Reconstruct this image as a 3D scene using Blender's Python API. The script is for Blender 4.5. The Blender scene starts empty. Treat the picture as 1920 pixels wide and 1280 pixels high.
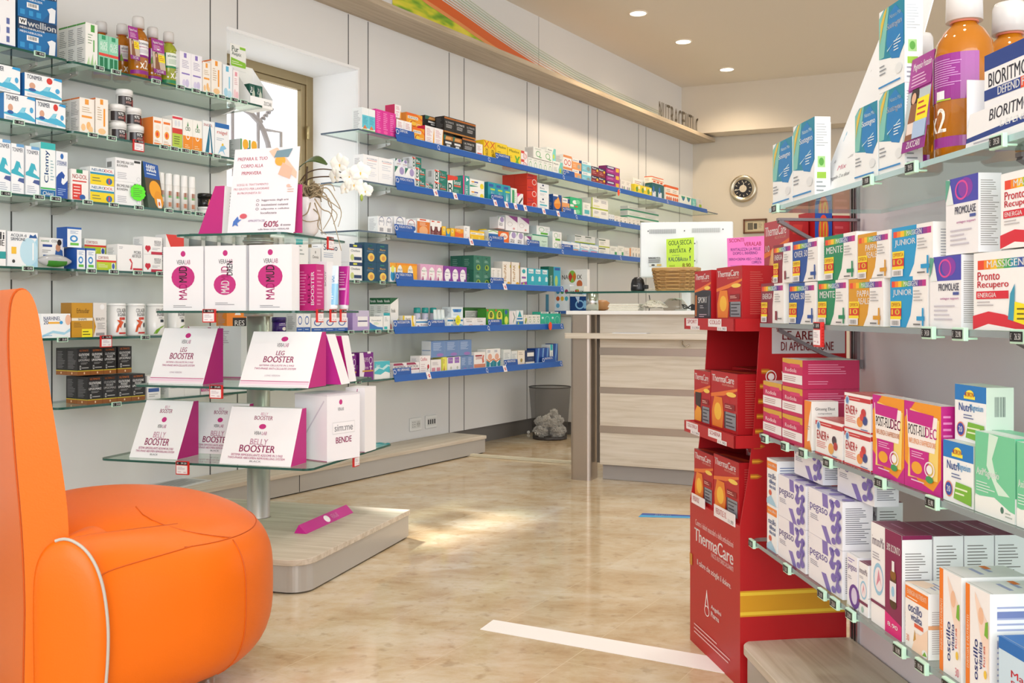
import bpy, bmesh, math, random
from mathutils import Vector, Matrix

sc = bpy.context.scene
COL = sc.collection
H, FL = 0.9, 1850.0            # eye height (m), focal length in pixels of the 1920 wide frame
HOR = 585.0                    # row of the horizon

# ---------------------------------------------------------------- camera, world, light, exposure
cam_d = bpy.data.cameras.new('camera')
cam = bpy.data.objects.new('camera', cam_d); COL.objects.link(cam)
cam.location = (0, 0, H); cam.rotation_euler = (math.pi/2, 0, 0)
cam_d.sensor_width = 36.0; cam_d.lens = FL/1920*36.0
cam_d.shift_y = -(640-HOR)/1920.0
cam_d.clip_start = 0.05; cam_d.clip_end = 100
sc.camera = cam

world = bpy.data.worlds.new('world'); sc.world = world; world.use_nodes = True
wn = world.node_tree.nodes; wn['Background'].inputs[0].default_value = (0.93, 0.96, 1.0, 1)
wn['Background'].inputs[1].default_value = 1.5

def lamp(name, kind, loc, rot, energy, color, **kw):
    d = bpy.data.lights.new(name, kind); d.energy = energy; d.color = color
    for k, v in kw.items(): setattr(d, k, v)
    o = bpy.data.objects.new(name, d); COL.objects.link(o)
    o.location = loc; o.rotation_euler = rot
    return o
def aim(a, b):
    return (Vector(b)-Vector(a)).to_track_quat('-Z', 'Y').to_euler()
# added area lamp behind the camera, as daylight from an unseen shop front
lamp('added_front_daylight', 'AREA', (0.3, -2.2, 1.9), aim((0.3, -2.2, 1.9), (0.2, 4, 0.9)), 150, (0.95, 0.97, 1.0), shape='RECTANGLE', size=4.5, size_y=2.4)
# the sun, falling through that window to the floor in front of the counter
lamp('sun', 'SUN', (-4, 9, 6), aim((-1.20, 5.30, 1.77), (-0.10, 4.12, 0.0)), 9.0, (1.0, 0.97, 0.92), angle=0.08)
# ceiling downlights: the three in view, then added spots out of view
DOWN = [(0.94, 7.35), (1.41, 8.12), (1.97, 9.05)]
for q in DOWN:
    lamp('seen_or_added_downlight', 'SPOT', (q[0], q[1], 3.08), (0, 0, 0), 52, (1.0, 0.80, 0.56), spot_size=2.6, spot_blend=1.0, shadow_soft_size=0.06)
for q in [(0.9, 6.2), (0.3, 4.9), (1.5, 4.9), (-0.2, 3.2), (1.0, 3.2), (-0.5, 1.4), (0.6, 1.2)]:  # added overhead spots without fittings, kept off the left wall to soften scallops
    lamp('seen_or_added_downlight', 'SPOT', (q[0], q[1], 3.08), (0, 0, 0), 40, (1.0, 0.94, 0.86), spot_size=2.6, spot_blend=1.0, shadow_soft_size=0.10)

sc.view_settings.view_transform = 'Standard'
sc.view_settings.look = 'None'
sc.view_settings.exposure = -0.02
sc.view_settings.gamma = 1.0
sc.view_settings.use_curve_mapping = False
sc.cycles.max_bounces = 8
sc.cycles.transparent_max_bounces = 24
sc.cycles.use_denoising = True

# ---------------------------------------------------------------- materials
def lin(c):
    if isinstance(c, str):
        c = c.lstrip('#')
        if len(c) == 3: c = ''.join(k+k for k in c)
        v = [int(c[i:i+2], 16)/255 for i in (0, 2, 4)]
    else: v = list(c)
    return tuple(x/12.92 if x <= .04045 else ((x+.055)/1.055)**2.4 for x in v) + (1.0,)
MATS = {}
def mat(name, col='888888', rough=.5, metal=0.0, emit=0.0, spec=None, coat=0.0, sheen=0.0):
    if name in MATS: return MATS[name]
    m = bpy.data.materials.new(name); m.use_nodes = True
    b = m.node_tree.nodes['Principled BSDF']
    b.inputs['Base Color'].default_value = lin(col)
    b.inputs['Roughness'].default_value = rough; b.inputs['Metallic'].default_value = metal
    if spec is not None: b.inputs['Specular IOR Level'].default_value = spec
    if coat: b.inputs['Coat Weight'].default_value = coat
    if emit:
        b.inputs['Emission Color'].default_value = lin(col); b.inputs['Emission Strength'].default_value = emit
    MATS[name] = m
    return m
def nd(m, kind, **kw):
    n = m.node_tree.nodes.new(kind)
    for k, v in kw.items():
        if k in n.inputs: n.inputs[k].default_value = v
        else: setattr(n, k, v)
    return n
def ln(m, a, ao, b, bi): m.node_tree.links.new(a.outputs[ao], b.inputs[bi])
def ramp(m, fac, fo, stops):
    r = m.node_tree.nodes.new('ShaderNodeValToRGB'); e = r.color_ramp.elements
    while len(e) < len(stops): e.new(.5)
    for el, (p, c) in zip(e, stops): el.position = p; el.color = lin(c)
    ln(m, fac, fo, r, 'Fac'); return r
# printed cartons: every print colour is a face colour of the box itself
PR = mat('printed_carton', 'FFFFFF', .42)
_a = nd(PR, 'ShaderNodeAttribute'); _a.attribute_name = 'print'
ln(PR, _a, 'Color', PR.node_tree.nodes['Principled BSDF'], 'Base Color')
PP = mat('printed_plastic', 'FFFFFF', .18)
_a = nd(PP, 'ShaderNodeAttribute'); _a.attribute_name = 'print'
ln(PP, _a, 'Color', PP.node_tree.nodes['Principled BSDF'], 'Base Color')
def woodmat(name, c1, c2, c3, rot=0.0, sc3=(1.0, 20, 20), rough=.45):
    m = mat(name, c1, rough); b = m.node_tree.nodes['Principled BSDF']
    tc = nd(m, 'ShaderNodeTexCoord'); mp = nd(m, 'ShaderNodeMapping')
    mp.inputs['Scale'].default_value = sc3; mp.inputs['Rotation'].default_value = (0, 0, rot)
    ln(m, tc, 'Object', mp, 'Vector')
    n1 = nd(m, 'ShaderNodeTexNoise'); n1.inputs['Scale'].default_value = 2.2; n1.inputs['Detail'].default_value = 8; n1.inputs['Distortion'].default_value = .8
    ln(m, mp, 'Vector', n1, 'Vector')
    r = ramp(m, n1, 'Fac', [(.3, c2), (.5, c1), (.72, c3)])
    ln(m, r, 'Color', b, 'Base Color'); return m
OAK = woodmat('pale_oak', 'C9BDAC', 'B5A793', 'D6CCBE')
OAKB = woodmat('beam_oak', 'B7A68E', 'A7957C', 'C4B59F')
def glassmat(name, col, gloss=.10):
    m = bpy.data.materials.new(name); m.use_nodes = True; nt = m.node_tree; nt.nodes.clear()
    o = nt.nodes.new('ShaderNodeOutputMaterial'); t = nt.nodes.new('ShaderNodeBsdfTransparent'); t.inputs[0].default_value = lin(col)
    g = nt.nodes.new('ShaderNodeBsdfGlossy'); g.inputs['Roughness'].default_value = .03; g.inputs[0].default_value = (.95, 1, .98, 1)
    fr = nt.nodes.new('ShaderNodeFresnel'); fr.inputs[0].default_value = 1.5
    x = nt.nodes.new('ShaderNodeMixShader')
    ge = nt.nodes.new('ShaderNodeNewGeometry'); mu_ = nt.nodes.new('ShaderNodeMath'); mu_.operation = 'MULTIPLY_ADD'; mu_.inputs[1].default_value = -1.0; mu_.inputs[2].default_value = 1.0
    nt.links.new(ge.outputs['Backfacing'], mu_.inputs[0]); m2_ = nt.nodes.new('ShaderNodeMath'); m2_.operation = 'MULTIPLY'
    nt.links.new(fr.outputs[0], m2_.inputs[0]); nt.links.new(mu_.outputs[0], m2_.inputs[1])
    nt.links.new(m2_.outputs[0], x.inputs[0]); nt.links.new(t.outputs[0], x.inputs[1]); nt.links.new(g.outputs[0], x.inputs[2])
    nt.links.new(x.outputs[0], o.inputs[0]); MATS[name] = m; return m
GLASS = glassmat('shelf_glass', 'EAF5F0')
GLEDGE = mat('glass_edge', '1E5247', .12)
GLEDGE2 = mat('pale_glass_edge', 'A9C6C9', .12)
GLEDGE3 = mat('grey_glass_edge', '4E5F70', .12)
STEEL = mat('brushed_steel', 'C4C0BC', .34, .75)
STEELD = mat('counter_steel', 'B5A99E', .34, .9)
ALU = mat('aluminium', 'C2C3C6', .36, .85)
WHITE = mat('white_laminate', 'D9DAD9', .32)
CHROME = mat('chrome', 'D8D8D8', .12, 1.0)
BLACKP = mat('black_plastic', '161618', .3)
TAGF = mat('mint_tag_plastic', 'C6EBD4', .35)
REDF = mat('red_tag_plastic', 'D2231F', .3)

# ---------------------------------------------------------------- mesh builder
TXT = {}
def text_geo(s, bold=True):
    k = (s, bold)
    if k in TXT: return TXT[k]
    c = bpy.data.curves.new('lettering', 'FONT'); c.body = s; c.size = 1; c.resolution_u = 2 if len(s) > 10 else 3
    o = bpy.data.objects.new('lettering', c); COL.objects.link(o)
    me = bpy.data.meshes.new_from_object(o)
    vs = [(v.co.x, v.co.y) for v in me.vertices]; fs = [tuple(p.vertices) for p in me.polygons]
    if bold and vs:        # a heavier stroke: the glyphs once more, a hair to the side
        q = len(vs); vs = vs+[(x+.028, y) for x, y in vs]; fs = fs+[tuple(i+q for i in f) for f in fs]
    bpy.data.objects.remove(o); bpy.data.curves.remove(c); bpy.data.meshes.remove(me)
    if vs:
        x0 = min(v[0] for v in vs); x1 = max(v[0] for v in vs); y0 = min(v[1] for v in vs); y1 = max(v[1] for v in vs)
        w = max(x1-x0, 1e-6); h = max(y1-y0, 1e-6)
        vs = [((x-x0)/w, (y-y0)/h) for x, y in vs]
    TXT[k] = (vs, fs); return TXT[k]

class MB:
    def __init__(s): s.v = []; s.f = []; s.c = []; s.m = []; s.sm = []
    def add(s, vs, fs, col='FFFFFF', m=0, smooth=False):
        b = len(s.v); s.v += [tuple(p) for p in vs]
        for f in fs:
            s.f.append(tuple(b+i for i in f)); s.c.append(col); s.m.append(m); s.sm.append(smooth)
        return s
    def box(s, x0, x1, y0, y1, z0, z1, col='FFFFFF', m=0):
        vs = [(x0,y0,z0),(x1,y0,z0),(x1,y1,z0),(x0,y1,z0),(x0,y0,z1),(x1,y0,z1),(x1,y1,z1),(x0,y1,z1)]
        return s.add(vs, [(0,3,2,1),(4,5,6,7),(0,1,5,4),(1,2,6,5),(2,3,7,6),(3,0,4,7)], col, m)
    def prism(s, pts, z0, z1, col='FFFFFF', m=0, side_m=None, smooth=False):
        n = len(pts); vs = [(p[0],p[1],z0) for p in pts]+[(p[0],p[1],z1) for p in pts]
        s.add(vs, [tuple(range(n-1,-1,-1)), tuple(range(n, 2*n))], col, m)
        b = len(s.v)-2*n
        for i in range(n):
            j = (i+1) % n; s.f.append((b+i,b+j,b+n+j,b+n+i)); s.c.append(col); s.m.append(m if side_m is None else side_m); s.sm.append(smooth)
        return s
    def lathe(s, prof, n=20, cx=0, cy=0, cols=None, col='FFFFFF', m=0, ms=None, smooth=True, cap=True, sx=1, sy=1):
        b = len(s.v)
        for r, z in prof:
            for i in range(n):
                a = 2*math.pi*i/n; s.v.append((cx+r*sx*math.cos(a), cy+r*sy*math.sin(a), z))
        for k in range(len(prof)-1):
            for i in range(n):
                j = (i+1) % n; s.f.append((b+k*n+i, b+k*n+j, b+(k+1)*n+j, b+(k+1)*n+i))
                s.c.append(cols[k] if cols else col); s.m.append(ms[k] if ms else m); s.sm.append(smooth)
        if cap:
            for k, rev in ((0, True), (len(prof)-1, False)):
                if prof[k][0] > 1e-5:
                    f = [b+k*n+i for i in range(n)]
                    s.f.append(tuple(reversed(f)) if rev else tuple(f)); s.c.append(cols[min(k, len(prof)-2)] if cols else col)
                    s.m.append(ms[min(k, len(prof)-2)] if ms else m); s.sm.append(False)
        return s
    def tube(s, pts, r, n=6, col='FFFFFF', m=0, closed=False):
        P = [Vector(p) for p in pts]; R = r if isinstance(r, (list, tuple)) else [r]*len(P)
        b = len(s.v); up = Vector((0, 0, 1)); pa = None
        for i, p in enumerate(P):
            if closed: t = P[(i+1) % len(P)]-P[i-1]
            else: t = P[min(i+1, len(P)-1)]-P[max(i-1, 0)]
            t.normalize()
            if pa is None:
                a = t.cross(up)
                if a.length < 1e-3: a = t.cross(Vector((1, 0, 0)))
            else:
                a = pa-t*pa.dot(t)
                if a.length < 1e-4: a = t.cross(up)
            a.normalize(); pa = a; c = t.cross(a)
            for k in range(n):
                w = 2*math.pi*k/n; s.v.append(tuple(p+(a*math.cos(w)+c*math.sin(w))*R[i]))
        L = len(P) if closed else len(P)-1
        for i in range(L):
            for k in range(n):
                j = (k+1) % n; q = (i+1) % len(P)
                s.f.append((b+i*n+k, b+i*n+j, b+q*n+j, b+q*n+k)); s.c.append(col); s.m.append(m); s.sm.append(True)
        if not closed:
            s.f.append(tuple(b+k for k in range(n))); s.f.append(tuple(b+(len(P)-1)*n+k for k in reversed(range(n))))
            s.c += [col]*2; s.m += [m]*2; s.sm += [False]*2
        return s
    def art(s, corners, ops, off0=0.00013, m=0, seed=1):
        """print on a planar face; corners bl, br, tr, tl; ops 'r x0 y0 x1 y1 col; ...' in percent of the face"""
        bl, br, tr, tl = [Vector(c) for c in corners]
        nrm = (br-bl).cross(tl-bl); nrm.normalize()
        def P(u, v, off): return tuple((bl*(1-u)+br*u)*(1-v)+(tl*(1-u)+tr*u)*v+nrm*off)
        rnd = random.Random(seed); lay = 0
        for op in ops.split(';'):
            op = op.strip()
            if not op: continue
            lay += 1; off = off0*lay
            k = op.split(' ')
            if k[0] == 't':
                x0, y0, x1, y1 = [float(q)/100 for q in k[1:5]]; col = k[5]; rot = int(k[6]); st = ' '.join(k[7:])
                vs, fs = text_geo(st)
                if rot == 90: pv = [P(x0+(1-b)*(x1-x0), y0+a*(y1-y0), off) for a, b in vs]
                elif rot == -90: pv = [P(x0+b*(x1-x0), y0+(1-a)*(y1-y0), off) for a, b in vs]
                else: pv = [P(x0+a*(x1-x0), y0+b*(y1-y0), off) for a, b in vs]
                s.add(pv, fs, col, m); continue
            if k[0] == 'p':
                col = k[-1]; q = [float(z)/100 for z in k[1:-1]]
                pv = [P(q[i], q[i+1], off) for i in range(0, len(q), 2)]
                s.add(pv, [tuple(range(len(pv)))], col, m); continue
            x0, y0, x1, y1 = [float(q)/100 for q in k[1:5]]
            if k[0] == 'r': s.add([P(x0,y0,off),P(x1,y0,off),P(x1,y1,off),P(x0,y1,off)], [(0,1,2,3)], k[5], m)
            elif k[0] == 'c':       # ellipse in a box
                n = 18; cx, cy, rx, ry = (x0+x1)/2, (y0+y1)/2, (x1-x0)/2, (y1-y0)/2
                s.add([P(cx+rx*math.cos(2*math.pi*i/n), cy+ry*math.sin(2*math.pi*i/n), off) for i in range(n)], [tuple(range(n))], k[5], m)
            elif k[0] == 'o':       # ring
                n = 20; cx, cy, rx, ry = (x0+x1)/2, (y0+y1)/2, (x1-x0)/2, (y1-y0)/2; w = float(k[6])/100
                vs = [P(cx+q*rx*math.cos(2*math.pi*i/n), cy+q*ry*math.sin(2*math.pi*i/n), off) for q in (1, 1-w) for i in range(n)]
                s.add(vs, [(i, (i+1) % n, n+(i+1) % n, n+i) for i in range(n)], k[5], m)
            elif k[0] == 'l':       # n lines of small print
                n = int(k[6]); dy = (y1-y0)/n
                for i in range(n):
                    yy = y1-(i+.5)*dy; xe = x0+(x1-x0)*rnd.uniform(.55, 1)
                    s.add([P(x0,yy-dy*.17,off),P(xe,yy-dy*.17,off),P(xe,yy+dy*.17,off),P(x0,yy+dy*.17,off)], [(0,1,2,3)], k[5], m)
            elif k[0] == 'b':       # bar code
                n = 13
                for i in range(n):
                    xa = x0+(x1-x0)*i/n; xb = xa+(x1-x0)/n*rnd.uniform(.25, .7)
                    s.add([P(xa,y0,off),P(xb,y0,off),P(xb,y1,off),P(xa,y1,off)], [(0,1,2,3)], k[5], m)
            elif k[0] == 'g':       # rainbow band
                cs = ['E8472A','F08A1E','F5C21B','9CC23C','3CA55C','2E8FB0','3C58A8','5B3C98','93308C','C02C88']; n = len(cs)
                for i, c in enumerate(cs):
                    xa = x0+(x1-x0)*i/n; xb = x0+(x1-x0)*(i+1)/n
                    s.add([P(xa,y0,off),P(xb,y0,off),P(xb,y1,off),P(xa,y1,off)], [(0,1,2,3)], c, m)
        return s
    def mesh(s, name, mats):
        me = bpy.data.meshes.new(name); me.from_pydata(s.v, [], s.f)
        for m in mats: me.materials.append(m)
        me.polygons.foreach_set('material_index', s.m); me.polygons.foreach_set('use_smooth', s.sm)
        if PR in mats or PP in mats:
            at = me.attributes.new('print', 'FLOAT_COLOR', 'FACE'); cc = {}
            flat = []
            for c in s.c:
                if c not in cc: cc[c] = lin(c)
                flat += cc[c]
            at.data.foreach_set('color', flat)
        me.update(); return me
    def build(s, name, mats=None, parent=None, loc=(0,0,0), rz=0, bevel=0, seg=3, sub=0):
        o = bpy.data.objects.new(name, s.mesh(name, mats or [PR])); COL.objects.link(o)
        o.location = loc; o.rotation_euler = (0, 0, rz)
        if parent: o.parent = parent
        if bevel:
            bv = o.modifiers.new('bevel', 'BEVEL'); bv.width = bevel; bv.segments = seg; bv.limit_method = 'ANGLE'; bv.harden_normals = False
            for p in o.data.polygons: p.use_smooth = True
            ws = o.modifiers.new('wn', 'WEIGHTED_NORMAL')
        if sub:
            sb = o.modifiers.new('sub', 'SUBSURF'); sb.levels = sub; sb.render_levels = sub
        return o
def wrap(L, ops, rr, a0, a1, z0, z1):
    """print wound round a cylinder: sliced so that it follows the curve"""
    F = MB(); F.art([(0, 0, 0), (1, 0, 0), (1, 0, 1), (0, 0, 1)], ops, off0=0)
    bm = bmesh.new(); ly = bm.faces.layers.int.new('i'); vs = [bm.verts.new(v) for v in F.v]
    off = 0; seen = None; info = []
    for fc, cc in zip(F.f, F.c):
        if cc != seen: off += .0003; seen = cc
        try: q = bm.faces.new([vs[i] for i in fc])
        except ValueError: continue
        q[ly] = len(info); info.append((cc, off))
    for k_ in range(1, 20):
        bmesh.ops.bisect_plane(bm, geom=bm.verts[:]+bm.edges[:]+bm.faces[:], plane_co=(k_/20, 0, 0), plane_no=(1, 0, 0))
    for q in bm.faces:
        cc, of = info[q[ly]]; b = len(L.v)
        for l_ in q.loops:
            v = l_.vert.co; a = a0+(a1-a0)*v.x; L.v.append(((rr+of)*math.cos(a), (rr+of)*math.sin(a), z0+(z1-z0)*v.z))
        L.f.append(tuple(range(b, b+len(q.loops)))); L.c.append(cc); L.m.append(0); L.sm.append(False)
    bm.free()
def tag(o, label, cat, group=None, kind=None):
    o['label'] = label; o['category'] = cat
    if group: o['group'] = group
    if kind: o['kind'] = kind
    return o
def struct(o): o['kind'] = 'structure'; return o
def empty(name, loc, rz=0, label=None, cat=None, group=None):
    o = bpy.data.objects.new(name, None); COL.objects.link(o); o.location = loc; o.rotation_euler = (0, 0, rz); o.empty_display_size = .05
    if label: tag(o, label, cat, group)
    return o
def dup(o, loc, rz, label=None, group=None):
    def cp(a, par):
        c = a.copy(); COL.objects.link(c)
        if par: c.parent = par
        for ch in a.children: cp(ch, c)
        return c
    r = cp(o, None); r.location = loc; r.rotation_euler = (0, 0, rz)
    if label: r['label'] = label
    if group: r['group'] = group
    return r

class Fr:      # a frame on the floor plan: x along a run of shelving (to the viewer's right), -y out of it
    def __init__(s, ox, oy, deg):
        s.o = (ox, oy); s.a = math.radians(deg); s.c = math.cos(s.a); s.s = math.sin(s.a)
    def w(s, x, y, z=0): return (s.o[0]+s.c*x-s.s*y, s.o[1]+s.s*x+s.c*y, z)
    def at(s, px, y):           # position along the run that is seen in column px at offset y
        r = (px-960)/FL
        return (r*(s.o[1]+s.c*y)-s.o[0]+s.s*y)/(s.c-r*s.s)
    def dep(s, x, y): return s.o[1]+s.s*x+s.c*y
    def z(s, px, py, y): return H+(HOR-py)*s.dep(s.at(px, y), y)/FL
LW = Fr(0.0863, 7.256, 57.8)           # left wall
RW = Fr(0.828, 2.376, -85.4)           # right hand shelving
GO = Fr(-0.976, 3.80, -16.85)          # gondola
ST = Fr(0.4896, 2.712, -81.0)          # red cardboard stand (origin: far front corner)
CT = Fr(0.467, 5.30, -25.0)            # counter
# ================================================================ THE SETTING
FLM = mat('marble_floor', 'D8C4A4', .11)
def _floor():
    m = FLM; b = m.node_tree.nodes['Principled BSDF']
    tc = nd(m, 'ShaderNodeTexCoord'); mp = nd(m, 'ShaderNodeMapping'); mp.inputs['Rotation'].default_value = (0, 0, math.radians(-60)); mp.inputs['Location'].default_value = (.13, .05, 0)
    ln(m, tc, 'Object', mp, 'Vector')
    bt = nd(m, 'ShaderNodeTexBrick'); bt.inputs['Scale'].default_value = 1; bt.inputs['Brick Width'].default_value = .6; bt.inputs['Row Height'].default_value = .3
    bt.inputs['Mortar Size'].default_value = .0012; bt.inputs['Mortar Smooth'].default_value = .2; bt.inputs['Bias'].default_value = 0
    bt.inputs['Color1'].default_value = (0, 0, 0, 1); bt.inputs['Color2'].default_value = (1, 1, 1, 1); bt.inputs['Mortar'].default_value = (.4, .4, .4, 1)
    ln(m, mp, 'Vector', bt, 'Vector')
    n1 = nd(m, 'ShaderNodeTexNoise'); n1.inputs['Scale'].default_value = 3.4; n1.inputs['Detail'].default_value = 12; n1.inputs['Roughness'].default_value = .74; n1.inputs['Distortion'].default_value = .25
    mp2 = nd(m, 'ShaderNodeMapping'); mp2.inputs['Scale'].default_value = (1.0, 1.7, 1); mp2.inputs['Rotation'].default_value = (0, 0, .35)
    ln(m, tc, 'Object', mp2, 'Vector'); ln(m, mp2, 'Vector', n1, 'Vector')
    add = nd(m, 'ShaderNodeMath'); add.operation = 'MULTIPLY_ADD'; add.inputs[1].default_value = .10
    ln(m, bt, 'Color', add, 0); ln(m, n1, 'Fac', add, 2)
    r = ramp(m, add, 'Value', [(.34, 'AE9068'), (.44, 'C0A680'), (.56, 'CCB898'), (.72, 'DACEB8')])
    v = nd(m, 'ShaderNodeTexNoise'); v.inputs['Scale'].default_value = 22; v.inputs['Detail'].default_value = 5; ln(m, tc, 'Object', v, 'Vector')
    r2 = ramp(m, v, 'Fac', [(.30, 'A8885C'), (.42, 'FFFFFF')])
    mx = nd(m, 'ShaderNodeMix'); mx.data_type = 'RGBA'; mx.blend_type = 'MULTIPLY'; mx.inputs[0].default_value = .35
    ln(m, r, 'Color', mx, 6); ln(m, r2, 'Color', mx, 7)
    mx2 = nd(m, 'ShaderNodeMix'); mx2.data_type = 'RGBA'; ln(m, bt, 'Fac', mx2, 0); ln(m, mx, 2, mx2, 6); mx2.inputs[7].default_value = lin('D6C3A3')
    ln(m, mx2, 2, b, 'Base Color')
_floor()
def inside(off=0):   # floor plan inside the left wall
    a, b_ = LW.w(-12.2, off), LW.w(6.5, off)
    return [(a[0], a[1]), (7, -3.5), (7, 13), (b_[0], 13)]
f = MB(); f.prism(inside(.1), -.1, 0); struct(f.build('floor', [FLM]))
CEIL = mat('ceiling_paint', 'E6DFD3', .8)
CZ = 3.128
c = MB(); c.prism(inside(.1), CZ, CZ+.1); struct(c.build('ceiling', [CEIL]))
WALLM = mat('wall_panel', 'E2E1DF', .42); SEAM = mat('panel_joint', '4A4A4A', .6); REV = mat('window_reveal', 'F3F3F3', .6)
# left wall: panels with dark joints; the opening of the window is left free
WU0, WU1, WZ0, WZ1 = LW.at(425, 0), LW.at(668, 0), 1.24, 2.295
CU = LW.at(1299, 0)
lw = MB(); TH = .10
def lbox(mb, u0, u1, n0, n1, z0, z1, m=0, col='FFFFFF'):      # n = distance out of the left wall
    mb.box(u0, u1, -n1, -n0, z0, z1, col, m)
BZ = .11
lbox(lw, -8.5, WU0, -TH, 0, BZ, CZ); lbox(lw, WU1, CU+.3, -TH, 0, BZ, CZ); lbox(lw, WU0, WU1, -TH, 0, BZ, WZ0); lbox(lw, WU0, WU1, -TH, 0, WZ1, CZ)
lbox(lw, -8.5, CU+.3, -TH, -.02, 0, BZ, 2)
joints = [-330, -180, 21, 97, 394, 445, 653, 690, 842, 870, 988, 1010, 1103, 1120, 1197, 1211, 1274]
for x in joints:
    u = LW.at(x, 0)
    zz = [(BZ, 2.6)]
    if WU0 < u < WU1: zz = [(WZ1, 2.6), (BZ, WZ0)]
    if x in (653,): zz = [(WZ1, 2.6), (BZ, WZ0)]
    for a, b_ in zz: lbox(lw, u-.003, u+.003, 0, .0012, a, b_, 1)
u = LW.at(1010, 0); lbox(lw, u-.001, u+.001, 0, .001, 2.66, CZ, 1)
struct(lw.build('wall_left', [WALLM, SEAM, mat('dark_kick', '6E6A66', .5)], loc=LW.w(0, 0), rz=LW.a))
# window: reveal, bronze frame, glass, sill
wn_ = empty('window_1', LW.w(0, 0), LW.a); struct(wn_)
r = MB(); D = .38
r.box(WU0-.03, WU0+.002, .0005, D, WZ0, WZ1); r.box(WU1-.002, WU1+.03, .0005, D, WZ0, WZ1); r.box(WU0-.03, WU1+.03, .0005, D, WZ1-.002, WZ1+.03); r.box(WU0-.03, WU1+.03, .0005, D, WZ0-.03, WZ0+.002)
r.box(WU0-.6, WU0-.03, TH+.01, D, .9, CZ-.2); r.box(WU1+.03, WU1+.6, TH+.01, D, .9, CZ-.2)
r.box(WU1, WU1+.015, -.012, 0, WZ0, WZ1+.015); r.box(WU0, WU1, -.012, 0, WZ1, WZ1+.015)
r.build('window_reveal', [REV], wn_)
BR = mat('bronze_aluminium', 'A08F6C', .35, .7)
wf = MB()
for (a, b_, t, y) in ((0, 0, .055, .335), (.055, .055, .035, .345)):
    x0, x1, z0, z1 = WU0+a, WU1-a, WZ0+b_, WZ1-b_
    wf.box(x0, x0+t, y, D, z0, z1); wf.box(x1-t, x1, y, D, z0, z1); wf.box(x0+t, x1-t, y, D, z1-t, z1); wf.box(x0+t, x1-t, y, D, z0, z0+t)
wf.build('window_frame', [BR], wn_, bevel=.004)
g = MB(); g.box(WU0+.09, WU1-.09, .362, .366, WZ0+.09, WZ1-.09); g.build('window_pane', [glassmat('window_glass', 'FFFFFF')], wn_)
hg = MB()
for z in (1.62, 1.92):
    hg.lathe([(.009, z), (.009, z+.075)], 10, WU1-.052, .328)
hg.build('window_hinge', [mat('hinge_brass', 'C7B789', .3, .8)], wn_)
# wrought iron grille outside the pane
gr = MB(); IR = mat('wrought_iron', 'A6A0A0', .5, .3)
def gp_(px, py, y=.5): return (LW.at(px, y), y, LW.z(px, py, y))
gr.tube([gp_(436, 120), gp_(436, 330)], .010); gr.tube([gp_(484, 150), gp_(484, 330)], .010)
gr.tube([gp_(430, 196), gp_(455, 203), gp_(470, 212), gp_(484, 227), gp_(494, 245), gp_(502, 268), gp_(508, 300)], .016, 8)
gr.tube([gp_(496, 243), gp_(527, 248), gp_(527, 330)], .010)
a_, b_2 = Vector(gp_(486, 230)), Vector(gp_(511, 202))
gr.tube([a_.lerp(b_2, i/24)+Vector((0, .010*math.cos(i*1.3), .010*math.sin(i*1.3))) for i in range(25)], .009)
tag(gr.build('window_grille', [IR], loc=LW.w(0, 0), rz=LW.a), 'grey wrought iron grille outside the window behind the orchid', 'grille')
sb = MB(); sb.box(-2.5, 3.5, 3.4, 3.9, -.1, 1.9); sb.box(-2.5, -.6, 3.3, 3.9, 1.9, 2.5)
tag(sb.build('street_facade', [mat('pale_plaster', 'F4EDE0', .9)], loc=LW.w(-1.5, 0), rz=LW.a), 'pale building across the street seen through the window', 'building')  # one even pale plaster colour
# far wall and its soffit
X1, Y1 = LW.w(CU, 0)[:2]
FW = Fr(X1, Y1, -23.5)
fw = MB(); fw.box(-.4, 5.2, 0, .1, 0, CZ); struct(fw.build('wall_back', [mat('lamp_warmed_wall', 'DAD0C0', .6)], loc=(X1, Y1, 0), rz=FW.a))  # beige with the warm light of the downlights mixed into the colour
X2, Y2 = LW.w(LW.at(1278, 0), 0)[:2]
so = MB(); so.box(-.02, 5.2, 0, .24, 2.66, CZ); struct(so.build('trim_1', [MATS['lamp_warmed_wall']], loc=(X2, Y2, 0), rz=FW.a))
# long oak board under the upper wall
bd = MB(); lbox(bd, -8.4, CU-.02, .001, .245, 2.605, 2.640)
struct(bd.build('trim_2', [OAKB], loc=LW.w(0, 0), rz=LW.a))
# printed mural above the board
mu = MB(); GRASS = mat('grass_print', '9FBF2A', .5)
tc = nd(GRASS, 'ShaderNodeTexCoord'); mp = nd(GRASS, 'ShaderNodeMapping'); mp.inputs['Rotation'].default_value = (0, .8, 0); mp.inputs['Scale'].default_value = (4, 4, 14)
no = nd(GRASS, 'ShaderNodeTexNoise'); no.inputs['Scale'].default_value = 1.0; no.inputs['Detail'].default_value = 2
ln(GRASS, tc, 'Object', mp, 'Vector'); ln(GRASS, mp, 'Vector', no, 'Vector')
ln(GRASS, ramp(GRASS, no, 'Fac', [(.32, '3F7A1E'), (.45, '8DB82B'), (.55, 'D9D733'), (.66, 'F1DE4A')]), 'Color', GRASS.node_tree.nodes['Principled BSDF'], 'Base Color')
def mpt(px, py): u = LW.at(px, -.004); return (u, -.004, max(2.645, LW.z(px, py, -.004)))
gp = [mpt(735, 18), mpt(760, 38), mpt(860, 78), mpt(1000, 140), mpt(1010, 140), mpt(905, 62), mpt(800, -12), mpt(735, -40)]
uA, uB = LW.at(735, 0), LW.at(1012, 0)
top = [(LW.at(x, 0), LW.z(x, y, 0)) for x, y in ((735, -52), (800, -8), (860, 32), (920, 74), (965, 104), (1012, 134))]
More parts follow.
